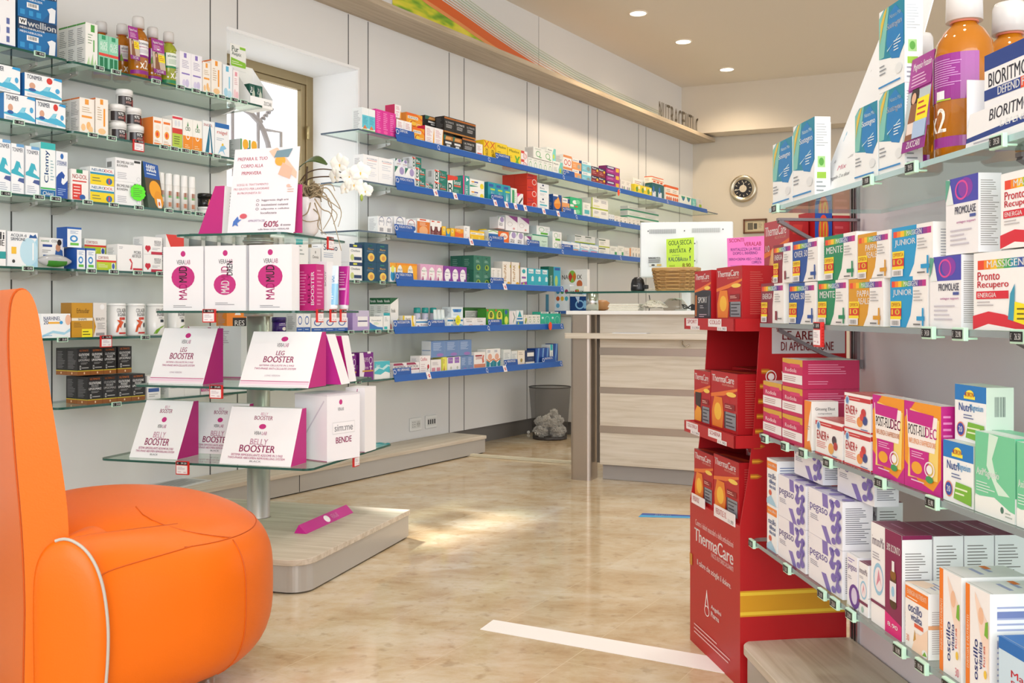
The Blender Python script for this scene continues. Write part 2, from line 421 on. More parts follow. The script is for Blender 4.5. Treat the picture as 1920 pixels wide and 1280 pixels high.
def strip(mb, pts, dz0, dz1, n, col, m=0):
    for (ua, za), (ub, zb) in zip(pts, pts[1:]):
        a0, b0, a1, b1 = max(2.645, za+dz0), max(2.645, zb+dz0), max(2.645, za+dz1), max(2.645, zb+dz1)
        mb.add([(ua, -n, a0), (ub, -n, b0), (ub, -n, b1), (ua, -n, a1)], [(0, 1, 2, 3)], col, m)
strip(mu, top, -3, 0, .003, 'FFFFFF', 1)
line = [(LW.at(x, 0), LW.z(x, y, 0)) for x, y in ((735, -60), (800, -8), (860, 32), (920, 74), (965, 104), (1012, 134), (1080, 172), (1150, 205), (1240, 243))]
strip(mu, line, -.03, .035, .004, 'E0672B')
strip(mu, line[:7], -.055, -.03, .004, 'EC9A5A')
for i, cc in enumerate(['D98A55', 'D2A07C', 'C9B08C', 'B9BE96', 'A9C29A', 'B8C8A6', 'C4CDB2']):
    strip(mu, line, .045+i*.019, .051+i*.019, .003, cc)
tag(mu.build('wall_mural', [PR, GRASS], loc=LW.w(0, 0), rz=LW.a), 'yellow green grass print with orange stripe above the oak board', 'mural')
# standing letters on the board
lt = empty('shelf_lettering', LW.w(LW.at(1236, -.16), -.16, 2.641), LW.a, 'dark slim letters spelling NUTRACEUTICA standing on the oak board', 'sign')
xs0 = LW.at(1236, -.16); xs1 = LW.at(1318, -.16); word = 'NUTRACEUTICA'; stp = (xs1-xs0)/len(word)
LM = mat('dark_letter_metal', '6B6152', .4, .6)
for i, ch in enumerate(word):
    vs, fs = text_geo(ch, False); mb = MB(); w_ = stp*(.72 if ch != 'I' else .12); x = stp*i
    A = [(x+a*w_, -.004, b*.17) for a, b in vs]; n_ = len(A)
    mb.add(A+[(p[0], .004, p[2]) for p in A], fs+[tuple(n_+q for q in reversed(t)) for t in fs])
    mb.build('letter', [LM], lt)
# downlights
for i, (x, y) in enumerate(DOWN):
    e = empty('ceiling_downlight', (x, y, CZ), 0, ['round recessed downlight nearest the camera in the ceiling', 'round recessed downlight in the middle of the ceiling row', 'round recessed downlight farthest back, above the clock'][i], 'ceiling light', 'round downlights in the ceiling')
    d = MB(); d.lathe([(.072, -.001), (.072, -.007), (.060, -.008), (.060, -.001)], 32, cap=False); d.build('trim_ring', [mat('downlight_ring', 'EDE4D6', .5)], e)
    d = MB(); d.lathe([(.0, -.0035), (.060, -.0035)], 32, cap=False); d.build('diffuser', [mat('lamp_diffuser', 'FFF3DC', .5, 0, 14)], e)

# podiums
SIL = mat('silver_laminate', 'B4B0AA', .35, .25); DK = mat('dark_gap', '1A1815', .7)
def rrect(x0, x1, y0, y1, r, n=12, which=(1, 1, 1, 1)):
    out = []
    for (cx, cy, a0, on) in ((x0+r, y0+r, 180, which[0]), (x1-r, y0+r, 270, which[1]), (x1-r, y1-r, 0, which[2]), (x0+r, y1-r, 90, which[3])):
        if not on: out.append({180: (x0, y0), 270: (x1, y0), 0: (x1, y1), 90: (x0, y1)}[a0]); continue
        for i in range(n+1):
            a = math.radians(a0+90*i/n); out.append((cx+r*math.cos(a), cy+r*math.sin(a)))
    return out
def podium(name, fr, x0, x1, y0, y1, label, r=.05, which=(1, 1, 0, 0), cutx=()):
    e = empty(name, fr.w(0, 0), fr.a, label, 'podium')
    b = MB(); b.prism(rrect(x0+.008, x1-.008, y0+.008, y1-.001, r, which=which), .006, .092); 
    for cx in cutx: b.box(cx-.001, cx+.001, y0+.006, y0+.009, .008, .09, m=1)
    b.prism(rrect(x0+.02, x1-.02, y0+.02, y1-.01, r, which=which), .0005, .006, m=1)
    o = b.build('plinth', [SIL, DK], e)
    t = MB(); t.prism(rrect(x0, x1, y0, y1, r+.006, which=which), .092, .112); t.build('top_board', [OAK], e, bevel=.002)
    return e
podium('wall_podium', LW, -7.5, LW.at(912, -.29), -.295, -.003, 'long low oak topped podium along the left wall', .004, cutx=(-2.6, -4.4))
podium('display_podium', GO, -.50, .505, -.56, .30, 'low oak topped podium carrying the tiered glass display', .07)
podium('shelf_podium', RW, -.02, 1.9, -.285, -.005, 'low oak topped podium under the right shelves', .05, which=(1, 0, 0, 0))
# sockets on the wall
for (px, lab, nm) in ((778, 'white wall socket plate with round outlet above the podium', 's'), (807, 'white wall plate with four dark modules beside the round outlet', 'm')):
    u = LW.at(px, 0); z = LW.z(px, 795 if nm == 's' else 790, 0)
    e = empty('wall_socket', LW.w(u, 0, z), LW.a, lab, 'socket')
    b = MB(); b.box(-.058, .058, -.009, -.001, -.040, .040); b.build('cover_plate', [mat('socket_white', 'E9E9E6', .35)], e, bevel=.003)
    i_ = MB(); i_.box(-.045, .045, -.0105, -.009, -.024, .024, 'DCDCD8')
    if nm == 's': i_.art([(-.045, -.0105, -.024), (.045, -.0105, -.024), (.045, -.0105, .024), (-.045, -.0105, .024)], 'c 55 10 95 90 C9C9C4;c 62 45 68 58 222222;c 80 45 86 58 222222;c 8 15 14 27 222222;c 8 44 14 56 222222;c 8 74 14 86 222222;c 30 15 36 27 222222;c 30 44 36 56 222222;c 30 74 36 86 222222')
    else: i_.art([(-.045, -.0105, -.024), (.045, -.0105, -.024), (.045, -.0105, .024), (-.045, -.0105, .024)], 'r 6 20 20 82 1C1F28;r 30 20 44 82 1C1F28;r 54 20 68 82 1C1F28;r 78 20 92 82 1C1F28')
    i_.build('socket_insert', [PR], e)
# floor tape, sticker and cable cover
def fpt(px, py, z=0): d = (H-z)*FL/(py-HOR); return ((px-960)*d/FL, d)
def flat(name, pts, th, mats_, label, cat, art=None, col='FFFFFF'):
    q = [fpt(*p) for p in pts]; cx = sum(p[0] for p in q)/len(q); cy = sum(p[1] for p in q)/len(q)
    b = MB(); P = [(p[0]-cx, p[1]-cy) for p in q]; b.prism(P, .0003, th, col)
    if art: b.art([(x, y, th) for x, y in P], art)
    return tag(b.build(name, mats_, loc=(cx, cy, 0)), label, cat)
flat('floor_tape', [(900, 1180), (1362, 1263), (1335, 1231), (925, 1162)], .0012, [mat('white_tape', 'F2F0EE', .45)], 'wide white tape strip stuck on the marble floor near the red stand', 'tape')
flat('floor_sticker', [(1197, 969), (1294, 971), (1294, 966), (1205, 962)], .0012, [PR], 'blue lettered distance sticker on the floor in front of the counter', 'sticker', 'r 0 50 100 100 2A4FA8;t 28 46 62 84 FFFFFF 0 SICUREZZA;', '35A6DC')
a, b_ = fpt(878, 854), fpt(1083, 869)
L = math.hypot(b_[0]-a[0], b_[1]-a[1]); cc = MB()
cc.prism([(0, -.03), (L, -.03), (L, .03), (0, .03)], 0.0005, .004); cc.prism([(0, -.018), (L, -.018), (L, .018), (0, .018)], .004, .014)
tag(cc.build('cable_cover', [mat('cream_pvc', 'D9D0B8', .4)], loc=(a[0], a[1], 0), rz=math.atan2(b_[1]-a[1], b_[0]-a[0]), bevel=.002), 'cream cable cover running across the floor to the counter', 'cable cover')
# clock and picture on the far wall
s_ = FW.at(1394, 0); z_ = FW.z(1394, 354, 0)
e = empty('wall_clock', FW.w(s_, -.001, z_), FW.a, 'round silver wall clock with black face on the far wall', 'clock')
def disc(mb, r, y, n=36, col='FFFFFF', m=0): mb.add([(r*math.cos(2*math.pi*i/n), y, r*math.sin(2*math.pi*i/n)) for i in range(n)], [tuple(range(n))], col, m)
rim = MB(); pr = [(.134, 0), (.136, .015), (.128, .040), (.105, .034), (.090, .026)]; n = 40
for r_, y in pr:
    for i in range(n): rim.v.append((r_*math.cos(2*math.pi*i/n), -y, r_*math.sin(2*math.pi*i/n)))
for k in range(len(pr)-1):
    for i in range(n):
        j = (i+1) % n; rim.f.append((k*n+i, (k+1)*n+i, (k+1)*n+j, k*n+j)); rim.c.append('FFFFFF'); rim.m.append(0); rim.sm.append(True)
rim.build('case', [mat('clock_case', 'C9BEA8', .28, .9)], e)
fc = MB(); disc(fc, .092, -.026, col='17161C'); disc(fc, .036, -.0265, col='D8CDB8')
for i in range(12):
    a = math.pi*i/6+.1; c1, s1 = math.cos(a), math.sin(a)
    p = [(.062*c1-.003*s1, .062*s1+.003*c1), (.080*c1-.003*s1, .080*s1+.003*c1), (.080*c1+.003*s1, .080*s1-.003*c1), (.062*c1+.003*s1, .062*s1-.003*c1)]
    fc.add([(x, -.0268, z) for x, z in p], [(0, 1, 2, 3)], 'D9CFB8')
fc.build('face', [PR], e)
hd = MB()
for a, l, w_ in ((math.radians(82), .062, .003), (math.radians(192), .085, .0025)):
    c1, s1 = math.cos(a), math.sin(a); p = [(-w_*s1, w_*c1), (l*c1-w_*s1, l*s1+w_*c1), (l*c1+w_*s1, l*s1-w_*c1), (w_*s1, -w_*c1)]
    hd.add([(x, -.030, z) for x, z in p], [(0, 1, 2, 3)], 'E6DFCF')
hd.build('hands', [PR], e)
s_ = FW.at(1416, 0); z_ = FW.z(1416, 424, 0)
e = empty('wall_picture', FW.w(s_, -.001, z_), FW.a, 'small brown framed picture under the clock', 'picture')
b = MB(); w_, h_ = .115, .072
for q in ((-w_, w_, h_-.016, h_), (-w_, w_, -h_, -h_+.016), (-w_, -w_+.016, -h_, h_), (w_-.016, w_, -h_, h_)): b.box(q[0], q[1], -.018, 0, q[2], q[3])
b.build('picture_frame', [mat('brown_wood_frame', '6E4326', .4)], e)
b = MB(); b.box(-w_+.014, w_-.014, -.008, -.001, -h_+.014, h_-.014, 'B9A887'); b.art([(-w_+.014, -.008, -h_+.014), (w_-.014, -.008, -h_+.014), (w_-.014, -.008, h_-.014), (-w_+.014, -.008, h_-.014)], 'r 10 12 90 88 CDBF9E;r 14 20 40 80 6A6250;r 44 25 60 75 4E4A40;l 66 30 86 80 8A8068 5')
b.build('picture_print', [PR], e)
# ================================================================ CARTONS
# kind: look (for the label), object name, body colour, print on the front, print on the sides, colour/print of the top
K = {}
GL = 'l 12 12 88 88 A6A6AE 14'
def k(key, desc, body, F='', S=GL, T='', name='medicine_box'): K[key] = (desc, name, body, F, S, T)
# --- left shelves
k('inhw', 'white boxed inhaler with round icons', 'F3F3F6', 't 10 90 70 97 D0402F 0 AEROSOL;c 0 12 34 50 D5D9E2;r 60 8 74 20 5A6AA5;r 60 26 74 38 5A6AA5;r 60 44 74 56 5A6AA5;r 0 0 100 3 2A3F8F')
k('well', 'dark blue mesh inhaler box', '155A92', 'p 0 62 100 74 100 100 0 100 1B3A5C;p 0 0 60 0 100 60 100 74 0 62 0F6BAA;r 3 78 22 97 F4F4F4;t 5 81 20 94 333333 0 w;t 24 76 97 96 FFFFFF 0 wellion;t 5 66 68 72 FFFFFF 0 MESH-INHALATOR;t 5 54 62 60 FFFFFF 0 MESH-NEBULIZER;r 22 32 52 48 F1F1F1;b 26 36 48 46 444444;r 5 8 17 24 2F93CF;r 27 8 38 24 2F93CF;r 46 8 58 24 2F93CF;p 78 2 94 4 96 46 86 50 74 42 80 30 E9EDF2', 'r 0 0 100 100 12486F')
k('aldr', 'slim white carton with green leaf print', 'F1F1EC', 'r 44 80 76 97 4FA043;l 20 50 60 76 8FA88A 4;r 64 34 74 62 5BAA4E;p 10 2 30 22 36 2 B8D8A8;p 40 2 62 30 66 2 A7CE98;p 70 2 84 18 90 2 B8D8A8', 'r 0 96 100 100 4FA043;l 8 50 92 90 8A8A8A 9;l 8 8 92 44 8A8A8A 8')
k('algel', 'mint green aloe gel carton', '8FD3B4', 'r 30 86 70 98 2F9A6B;t 12 66 88 80 EAF7EF 0 ALOE;t 12 54 88 65 EAF7EF 0 VERA;r 0 38 100 46 E0473C;r 10 2 45 34 1E7A50;r 55 2 90 34 1E7A50')
k('lil', 'white carton with lilac band and tree', 'F3F1F6', 'r 36 84 60 97 8C78C0;l 20 55 84 78 A9A2C0 5;r 16 38 88 42 8C78C0;c 22 4 52 24 D9D0EC;c 50 4 82 26 CFC6E6')
k('orw', 'white carton with orange band and flowers', 'F6EFE6', 'r 36 82 62 97 F0A040;l 16 58 84 76 C8B090 3;r 14 44 84 50 F0A040;c 10 6 40 26 F6C890;c 46 10 76 34 F4BC78;c 60 2 90 22 F6C890', 'r 0 96 100 100 E9782A;l 8 50 92 90 9A9288 9;l 8 8 92 44 9A9288 8')
k('orw2', 'tall white carton with orange stripe', 'F6EFE6', 'r 36 84 60 98 F09A30;r 62 26 76 74 F09A30;l 14 40 52 78 C8B090 6;c 20 4 80 20 F6C890', 'r 0 96 100 100 E9782A;l 8 50 92 90 9A9288 9;l 8 8 92 44 9A9288 8')
k('blw', 'white carton with light blue pattern', 'EFF4F8', 'r 30 80 60 96 5FB6DA;r 60 30 74 66 8CCBE6;c 10 4 50 30 A9D8EC;c 44 2 92 24 BFE2F0')
k('pkw', 'white carton with pink sprig pattern', 'F8F0F1', 'r 30 80 70 94 E89AA8;l 20 50 80 74 D8A8B0 4;c 10 4 50 36 F2CCD2;c 44 2 92 30 F0C2CA')
k('ton', 'white and blue wave nasal spray pack', 'F5F8FB', 'p 0 28 20 34 40 30 60 48 70 56 66 40 84 32 100 18 100 8 0 22 4DB7DC;p 46 36 58 56 72 58 64 46 66 36 8AD3EA;c 12 34 28 62 D9A58A;c 10 24 30 38 2E62A8;t 6 76 46 94 1D2D50 0 TONIMER;c 82 40 94 62 4AA8DC;p 72 92 100 88 100 100 76 100 2C9CD8;l 6 4 90 14 A8B4C4 2', 'r 0 0 100 100 2C7FC4')
k('tonr', 'blue wave nasal spray pack with red dot', 'F5F8FB', 'p 0 28 20 34 40 30 60 48 70 56 66 40 84 32 100 18 100 8 0 22 4DB7DC;p 46 36 58 56 72 58 64 46 66 36 8AD3EA;c 12 34 28 62 D9A58A;c 10 24 30 38 2E62A8;t 6 76 46 94 1D2D50 0 TONIMER;c 58 68 74 96 D83A30;c 82 34 94 56 4AA8DC;p 76 92 100 88 100 100 80 100 2C9CD8;l 6 4 90 14 A8B4C4 2', 'r 0 0 100 100 2C7FC4')
k('tont', 'tall white nasal spray carton with turquoise wave', 'F3F6FA', 't 8 84 92 92 1D2D50 0 TONIMER;p 0 46 20 50 40 66 66 64 80 50 62 54 54 46 80 42 100 38 100 34 0 40 3DB3C8;r 40 94 100 100 6FA8D8;p 50 26 100 22 100 32 62 32 4A5C98;l 10 4 80 20 B4BCCC 4', 'l 12 12 88 88 A8B0C0 9')
k('clen', 'tall white and turquoise carton with vertical lettering', 'F2F8F8', 'r 0 88 100 100 36B8B8;t 24 26 62 86 0E4E8E 90 Clenny;r 0 14 100 17 3DB45E;r 0 0 100 13 1E6FA8;t 14 3 86 10 FFFFFF 0 Chiesi;l 66 30 92 70 9ABCC4 7', 'r 0 0 100 100 D8ECEE')
k('ster', 'tall white carton with dark blue wave', 'F2F6FB', 'r 0 0 100 30 1F4FA8;p 0 30 0 44 22 52 50 58 76 50 66 42 50 44 44 34 60 28 100 40 100 28 1F4FA8;t 8 70 92 80 1B4A9C 0 STERIMAR;c 36 84 64 96 2C6CB8;l 14 6 86 22 A8C0E8 4')
k('nodol', 'white and red carton with green crest', 'F6F3F0', 'r 30 88 66 100 2D8A58;t 8 70 92 84 C0302C 0 NO-DOL;r 8 2 60 52 DA3A30;l 14 8 54 48 F6D8D4 4;c 48 2 82 20 2A5CA8;r 8 60 88 64 DA3A30')
k('neur', 'white yellow and blue painkiller box', 'F4F6F6', 'r 0 0 100 66 F4D81E;r 0 58 100 70 2F94B8;t 6 76 60 92 2A6AA0 0 NEURO;t 60 76 96 92 D0342C 0 DOL;c 66 6 92 44 2C6CA8;r 76 12 82 38 E0403A;l 8 14 56 46 8A8A50 2')
k('brom', 'white bromelain carton with black capitals', 'F4F4F6', 't 6 76 70 88 2B2B30 0 BROMELINA 500;t 6 62 48 72 2B2B30 0 BUONISSIMA;r 72 86 96 96 333333;l 8 10 50 40 B0B0BA 4;o 82 8 96 26 B0B0BA 12', 'r 10 60 60 84 888888;l 12 12 88 50 A8A8AE 5')
k('acq', 'white and pale blue box with ampoule drawing', 'F2F5F8', 'p 60 0 100 0 100 86 80 60 64 30 A9D6EC;c 40 4 100 84 BFE2F2;r 82 20 86 70 FFFFFF;t 10 84 62 94 4A5668 0 ACQUA di;t 10 74 58 83 4A5668 0 SIRMIONE;p 70 84 74 94 84 90 92 96 98 84 2A5C9C;r 12 36 28 56 F2C23C;c 14 10 24 20 444444', 'l 12 12 88 88 A8B0C0 9')
k('acq2', 'white carton cut by the photo edge', 'F4F4F4', 't 10 74 88 94 30323A 0 di;t 10 56 88 72 30323A 0 NE;r 40 20 100 40 2F9FA0')
k('wom', 'white box showing a seated woman in blue', 'F5F5F3', 't 8 86 40 94 3F9A5A 0 essential;t 50 86 74 94 555555 0 COL;r 14 70 52 78 2C4C98;p 58 10 66 60 78 70 94 60 100 10 2A5CA0;c 66 56 86 82 C89070;c 72 76 90 96 2A1C18;r 16 38 52 44 2A5CA0;r 16 28 52 34 D86A3C;l 12 50 50 62 9A9A9A 2')
k('blu', 'blue and white slim carton', 'F2F6FA', 'r 0 90 100 100 2B63B4;c 18 26 74 60 3E8ED0;c 30 34 62 52 F2F6FA;r 20 10 80 22 6CC04A;l 20 66 80 84 7A98C4 3', 'r 0 0 100 100 1E57AE')
k('cort', 'white box with red and lime bands', 'F5F5F0', 'r 0 0 100 50 B8CE28;r 0 50 100 62 DA3A2E;t 8 70 62 86 C0342C 0 CORTIDOL;r 76 6 94 46 F0F0F0;c 78 8 92 44 3C5CA8;l 8 14 66 40 E8EEC0 3')
k('mob', 'long white box with knee drawing', 'F5F4F4', 'r 62 0 100 12 C8283A;t 66 66 96 78 5A5A60 0 MOBIL;t 58 52 96 64 5A5A60 0 ARTIFLEX;p 50 6 56 30 46 44 52 48 60 32 58 6 D0404A;l 6 82 26 92 A0A0A8 2')
k('hrt', 'white box with red heart', 'F5F4F4', 'c 8 22 26 50 C82038;c 20 22 38 50 C82038;p 9 32 37 32 23 10 C82038;t 58 66 94 80 5A5A60 0 REGOLA;t 58 50 94 64 5A5A60 0 COLEST;r 40 0 100 16 C02844;l 46 24 90 40 B0B0B4 2')
k('redc', 'white box with red top corner', 'F5F3F2', 'p 0 100 100 100 100 62 30 62 DC3A30;t 20 36 90 54 B03028 0 Cal;l 20 10 90 30 B0A8A8 3')
k('nar', 'white box with light blue swirls and baby', 'F4F8FB', 't 8 72 66 88 1F3A78 0 NARHINEL;t 8 56 24 72 1F3A78 0 20;r 24 58 66 66 F2B43A;c 62 56 74 70 3EA0DC;p 0 10 40 30 80 22 100 40 100 26 78 12 40 20 0 0 A9D8EE;c 82 52 102 96 EFC0A4;l 6 6 50 14 7AB4DC 1')
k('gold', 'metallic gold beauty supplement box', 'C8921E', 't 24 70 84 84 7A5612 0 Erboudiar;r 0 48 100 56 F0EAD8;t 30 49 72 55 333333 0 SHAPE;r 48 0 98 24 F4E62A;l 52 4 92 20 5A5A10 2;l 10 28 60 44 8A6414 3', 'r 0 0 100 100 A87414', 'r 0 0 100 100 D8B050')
k('bty', 'pale pearl box half of gold pair', 'E4E0DC', 't 20 48 86 56 4A4A4A 0 BEAUTY;l 30 22 90 42 8A8A8A 5;r 20 4 84 12 9A9A9A;c 50 80 84 96 F4F4F4;p 0 100 0 60 20 30 0 0 C8921E')
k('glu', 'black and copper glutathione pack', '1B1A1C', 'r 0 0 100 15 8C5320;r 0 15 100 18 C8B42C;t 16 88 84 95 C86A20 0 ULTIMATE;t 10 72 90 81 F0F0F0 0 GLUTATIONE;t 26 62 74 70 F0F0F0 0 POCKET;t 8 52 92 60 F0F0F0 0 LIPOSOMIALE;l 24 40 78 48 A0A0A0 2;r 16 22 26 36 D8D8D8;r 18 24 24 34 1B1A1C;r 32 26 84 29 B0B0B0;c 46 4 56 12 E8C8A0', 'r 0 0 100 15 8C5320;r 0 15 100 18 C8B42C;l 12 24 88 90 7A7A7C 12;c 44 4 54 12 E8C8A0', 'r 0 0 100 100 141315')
k('whr', 'white carton with red berries', 'F4F4F4', 'c 14 62 50 96 C23A48;c 44 70 80 98 C23A48;r 8 30 90 46 3A5CA0;l 12 8 88 24 A8A8A8 2')
k('gry', 'grey printed white carton', 'E4E6E6', 'l 10 40 90 80 9EA2A0 6;p 0 100 30 60 0 60 5FB46A')
k('mag', 'small magenta topped flat box', 'E8E0E4', 'r 0 40 100 100 B8207C;t 10 60 90 90 FFFFFF 0 PATCH;t 10 44 80 58 FFFFFF 0 CORPO', 'r 0 0 100 100 E4DEE2')
k('ntop', 'white carton with small barcode', 'F1F1F3', 'b 20 10 80 34 5A5A5A;l 20 70 80 84 C04848 1')
k('cbdt', 'white and orange carton with green leaf', 'F6F4EE', 'r 0 0 100 46 EE8F22;o 30 34 72 62 FFFFFF 22;t 26 62 76 74 3A7A46 0 CBD;p 42 76 50 92 58 76 3A8A46;l 20 8 80 20 F8D8A8 2')
k('rdg', 'white red and lime slim carton', 'F4F2EE', 'r 0 90 100 97 D83A4A;r 0 46 100 62 D23A30;r 0 4 100 46 B5CC48;l 16 12 84 40 5A6A2A 4;c 22 68 46 86 DCE0E8;c 54 68 78 86 DCE0E8')
k('vitc', 'white carton with orange pill drawings', 'F7F2EA', 'r 10 80 84 88 EE7A2C;c 26 56 74 74 F3E6D8;c 20 26 72 54 F19A2E;c 32 32 56 48 E8442E;r 10 4 90 9 EE7A2C;l 14 12 80 20 C8A070 2', 'r 0 0 100 100 EC8430')
k('teal', 'white carton with teal figure', 'F2F5F6', 't 8 84 84 92 C85A5A 0 SNADOL;p 20 0 50 70 62 96 72 66 90 0 136E8C;p 52 0 60 40 56 74 68 40 76 0 F2F5F6;r 0 0 100 4 DA3A30')
k('arn', 'white leaning carton with blue top and runner', 'F3F6F8', 'r 0 86 100 100 1D6AB4;t 14 64 84 78 D8503C 0 rnigel;c 46 28 60 40 F2C428;p 20 4 40 30 64 34 80 26 60 20 70 4 54 16 36 14 8CC4E6;l 10 46 70 56 A8B8C8 2')
k('arw', 'white yellow and blue ointment carton', 'F5F6F2', 'r 0 0 14 100 3C9A48;r 14 0 40 100 F8F8F4;r 40 0 100 62 2F6CB4;c 24 52 92 100 F2B428;t 50 4 86 56 FFFFFF 90 Arnica', 'r 0 0 100 100 C8CCCC;l 12 8 88 92 8A8E90 12')
k('pur', 'dark green carton with pale leaf', '0F5648', 't 14 60 50 90 FFFFFF 90 Pur;c 46 26 92 74 C9D2C0;p 50 34 68 92 88 34 C9D2C0;r 0 0 100 14 8CC832')
# --- middle rack, blue rails
k('cyn', 'white and cyan slim carton with orange fruit', 'F3F7F8', 'r 0 12 100 68 62C8DC;l 16 30 84 62 3C9AB8 5;p 10 8 40 26 80 10 E08048;r 0 0 100 6 88C860')
k('mgt', 'magenta slim carton', 'E0309A', 'l 16 20 80 92 F49AD0 9;c 20 4 80 18 F05AA8')
k('pkg', 'white carton with pink lettering and orange edge', 'F6F1F2', 'l 20 60 80 90 C87888 4;r 20 42 70 46 E05A84;p 78 0 100 0 100 60 88 44 F0A030;l 20 8 66 34 D8A8B0 4', 'r 0 0 100 100 C8205C')
k('bic', 'orange vitamin carton with white panel', 'F0A01E', 'p 0 80 60 88 100 58 100 70 60 100 0 100 EA6A1E;r 8 62 72 80 F7F2E8;t 12 65 68 77 5A5A60 0 BIORITMON;c 14 14 60 56 F7C840;t 22 14 56 54 E06A1E 0 C;l 60 20 90 40 FFF2C8 2', 'r 0 0 100 100 E88A20')
k('tbw', 'white tube carton with pink print', 'F5F0F0', 'l 16 50 76 90 D088A0 6;l 16 12 70 44 D8A8B0 4;p 84 0 100 0 100 100 90 60 F0A830', 'r 0 0 100 100 CC1F58')
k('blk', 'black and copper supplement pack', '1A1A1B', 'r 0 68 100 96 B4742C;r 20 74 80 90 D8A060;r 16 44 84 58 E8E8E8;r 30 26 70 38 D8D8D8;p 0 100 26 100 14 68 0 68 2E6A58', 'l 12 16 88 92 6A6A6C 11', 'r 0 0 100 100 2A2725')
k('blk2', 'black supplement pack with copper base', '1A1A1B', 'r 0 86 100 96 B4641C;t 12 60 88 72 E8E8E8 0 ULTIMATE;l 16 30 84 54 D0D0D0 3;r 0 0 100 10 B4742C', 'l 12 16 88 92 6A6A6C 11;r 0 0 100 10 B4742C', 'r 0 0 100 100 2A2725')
k('whrd', 'white carton with red patch', 'F5F2F2', 'r 16 10 88 34 E0504A;l 16 50 80 86 C8A8A8 4')
k('yx', 'yellow carton with red cross strokes', 'F2C81E', 'p 6 62 20 62 94 98 80 98 D0402A;p 80 62 94 62 20 98 6 98 D0402A;t 28 6 72 58 5A3A10 90 MAALOX')
k('yel', 'yellow carton with small blue figure', 'F4D22A', 't 14 76 90 90 5A6A28 0 Maalox;p 56 6 66 30 60 50 72 46 84 54 78 30 90 6 76 20 3C9AB8;l 14 30 50 60 A88A20 3')
k('yel2', 'yellow carton with green cross strokes', 'F2D42C', 't 12 76 90 90 6A6A20 0 Maalox;p 50 4 66 4 96 60 84 60 5FAE3A;p 80 4 96 4 64 60 54 60 5FAE3A;l 14 40 44 56 A88A20 2')
k('rdw', 'white carton with red spiral', 'F3EEEE', 'r 0 70 50 100 D84A44;o 30 10 92 72 D84A44 18;o 46 26 78 56 D84A44 26')
k('grc', 'small white carton with green arc', 'EFF1EC', 'o 26 16 74 70 4FA45A 22;r 60 10 84 22 8CC08C;l 16 78 84 92 9AA89A 2', 'r 0 0 100 100 DAD8D4;r 8 10 92 90 CFCCC8')
k('myv', 'white and turquoise carton with lemon drop', 'F1F3EE', 't 8 74 56 88 2A3A38 0 Mydri;p 60 0 100 0 100 100 76 100 56 50 7CCFC8;c 66 24 86 60 C8D848;l 8 30 50 60 A8B0AC 4')
k('rgc', 'white carton with red rings', 'F3EFEC', 'o 10 10 48 60 CC4A4A 30;o 52 10 90 60 CC4A4A 30;r 0 76 100 96 E0905A')
k('orn', 'pale orange carton with blue corner', 'F0A468', 'r 0 72 100 100 F4F2EE;r 74 72 100 98 1E3E86;c 54 14 90 56 B0AAA0;l 10 20 50 50 F8D8C0 2;t 8 78 60 92 3C70B0 0 yovis')
k('sky', 'light blue carton with grey dot', '7CC8DC', 'r 0 72 100 100 F1F3F2;c 54 14 90 56 8AA0A4;l 10 20 50 50 D8F0F4 2;t 8 78 60 92 3C70B0 0 yovis')
k('drd', 'dark red and navy carton', '8A2A34', 'r 0 68 100 100 202A52;t 10 74 70 92 FFFFFF 0 fluor;c 70 50 96 80 E8C030;l 14 20 80 56 D89898 2', 'r 0 0 100 100 D8CCC8')
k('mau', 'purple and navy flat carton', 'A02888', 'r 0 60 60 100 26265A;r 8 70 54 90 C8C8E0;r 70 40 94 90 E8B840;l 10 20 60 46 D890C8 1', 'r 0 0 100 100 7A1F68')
k('wln', 'white carton with grey and lilac ovals', 'EDEAE4', 'c 20 10 46 50 A89AB0;c 54 10 80 50 8AA08A;l 16 64 84 88 B0ACA8 3')
k('crd', 'upright card with meadow landscape', 'DCE4EC', 'r 0 0 100 40 6C7C34;r 0 40 100 60 9CB8CC;l 14 72 86 90 B07878 2', 'r 0 0 100 100 E0E0E0', name='display_card')
k('yw2', 'yellow carton with green plant', 'EBD32C', 'c 20 30 60 80 6A9A3C;l 10 6 90 24 A89020 2;r 60 60 94 90 F4EFC8')
k('tls', 'teal carton with white label', '12606A', 'r 0 14 60 50 DCE2EC;c 6 40 36 84 2C6CB8')
k('orr', 'white carton with orange stripes', 'F4EDE4', 'r 0 86 100 100 E0602A;r 0 44 100 56 E8783A;c 10 10 34 36 D85A28;c 40 10 64 36 D85A28;c 70 10 94 36 D85A28;l 10 60 90 80 B0A8A0 2', 'r 0 86 100 100 E0602A;l 10 20 90 70 B0A8A0 4')
k('gbl', 'white carton with green blue burst', 'EEF0EA', 'p 10 90 90 90 70 60 50 44 30 60 2C9A78;c 40 50 70 80 2E62A8;r 8 4 92 18 5FAE7A')
k('tqs', 'small turquoise carton', '6FC4BC', 'l 16 20 84 80 D8F0EC 4')
k('clr', 'pale carton with lime square', 'DAD6D2', 'r 30 14 80 50 9CC020;l 20 60 80 90 B8B4B0 3')
k('bcw', 'white carton with faint blue text', 'FAFAFC', 't 24 84 92 89 6A7AA0 0 B-COMPLEX;r 28 80 90 81.5 E06A5A;l 24 50 88 74 D4DAE6 3;l 24 20 88 40 DCE0EA 3')
k('bcg', 'white carton with green corner and lilac globe', 'F5F5F7', 'p 0 100 34 100 0 66 2E7A62;c 46 62 92 100 A99AC8;t 24 44 92 52 444450 0 B-COMPLEX;r 24 38 90 41 D8604A;l 16 14 84 30 B8BCC8 3')
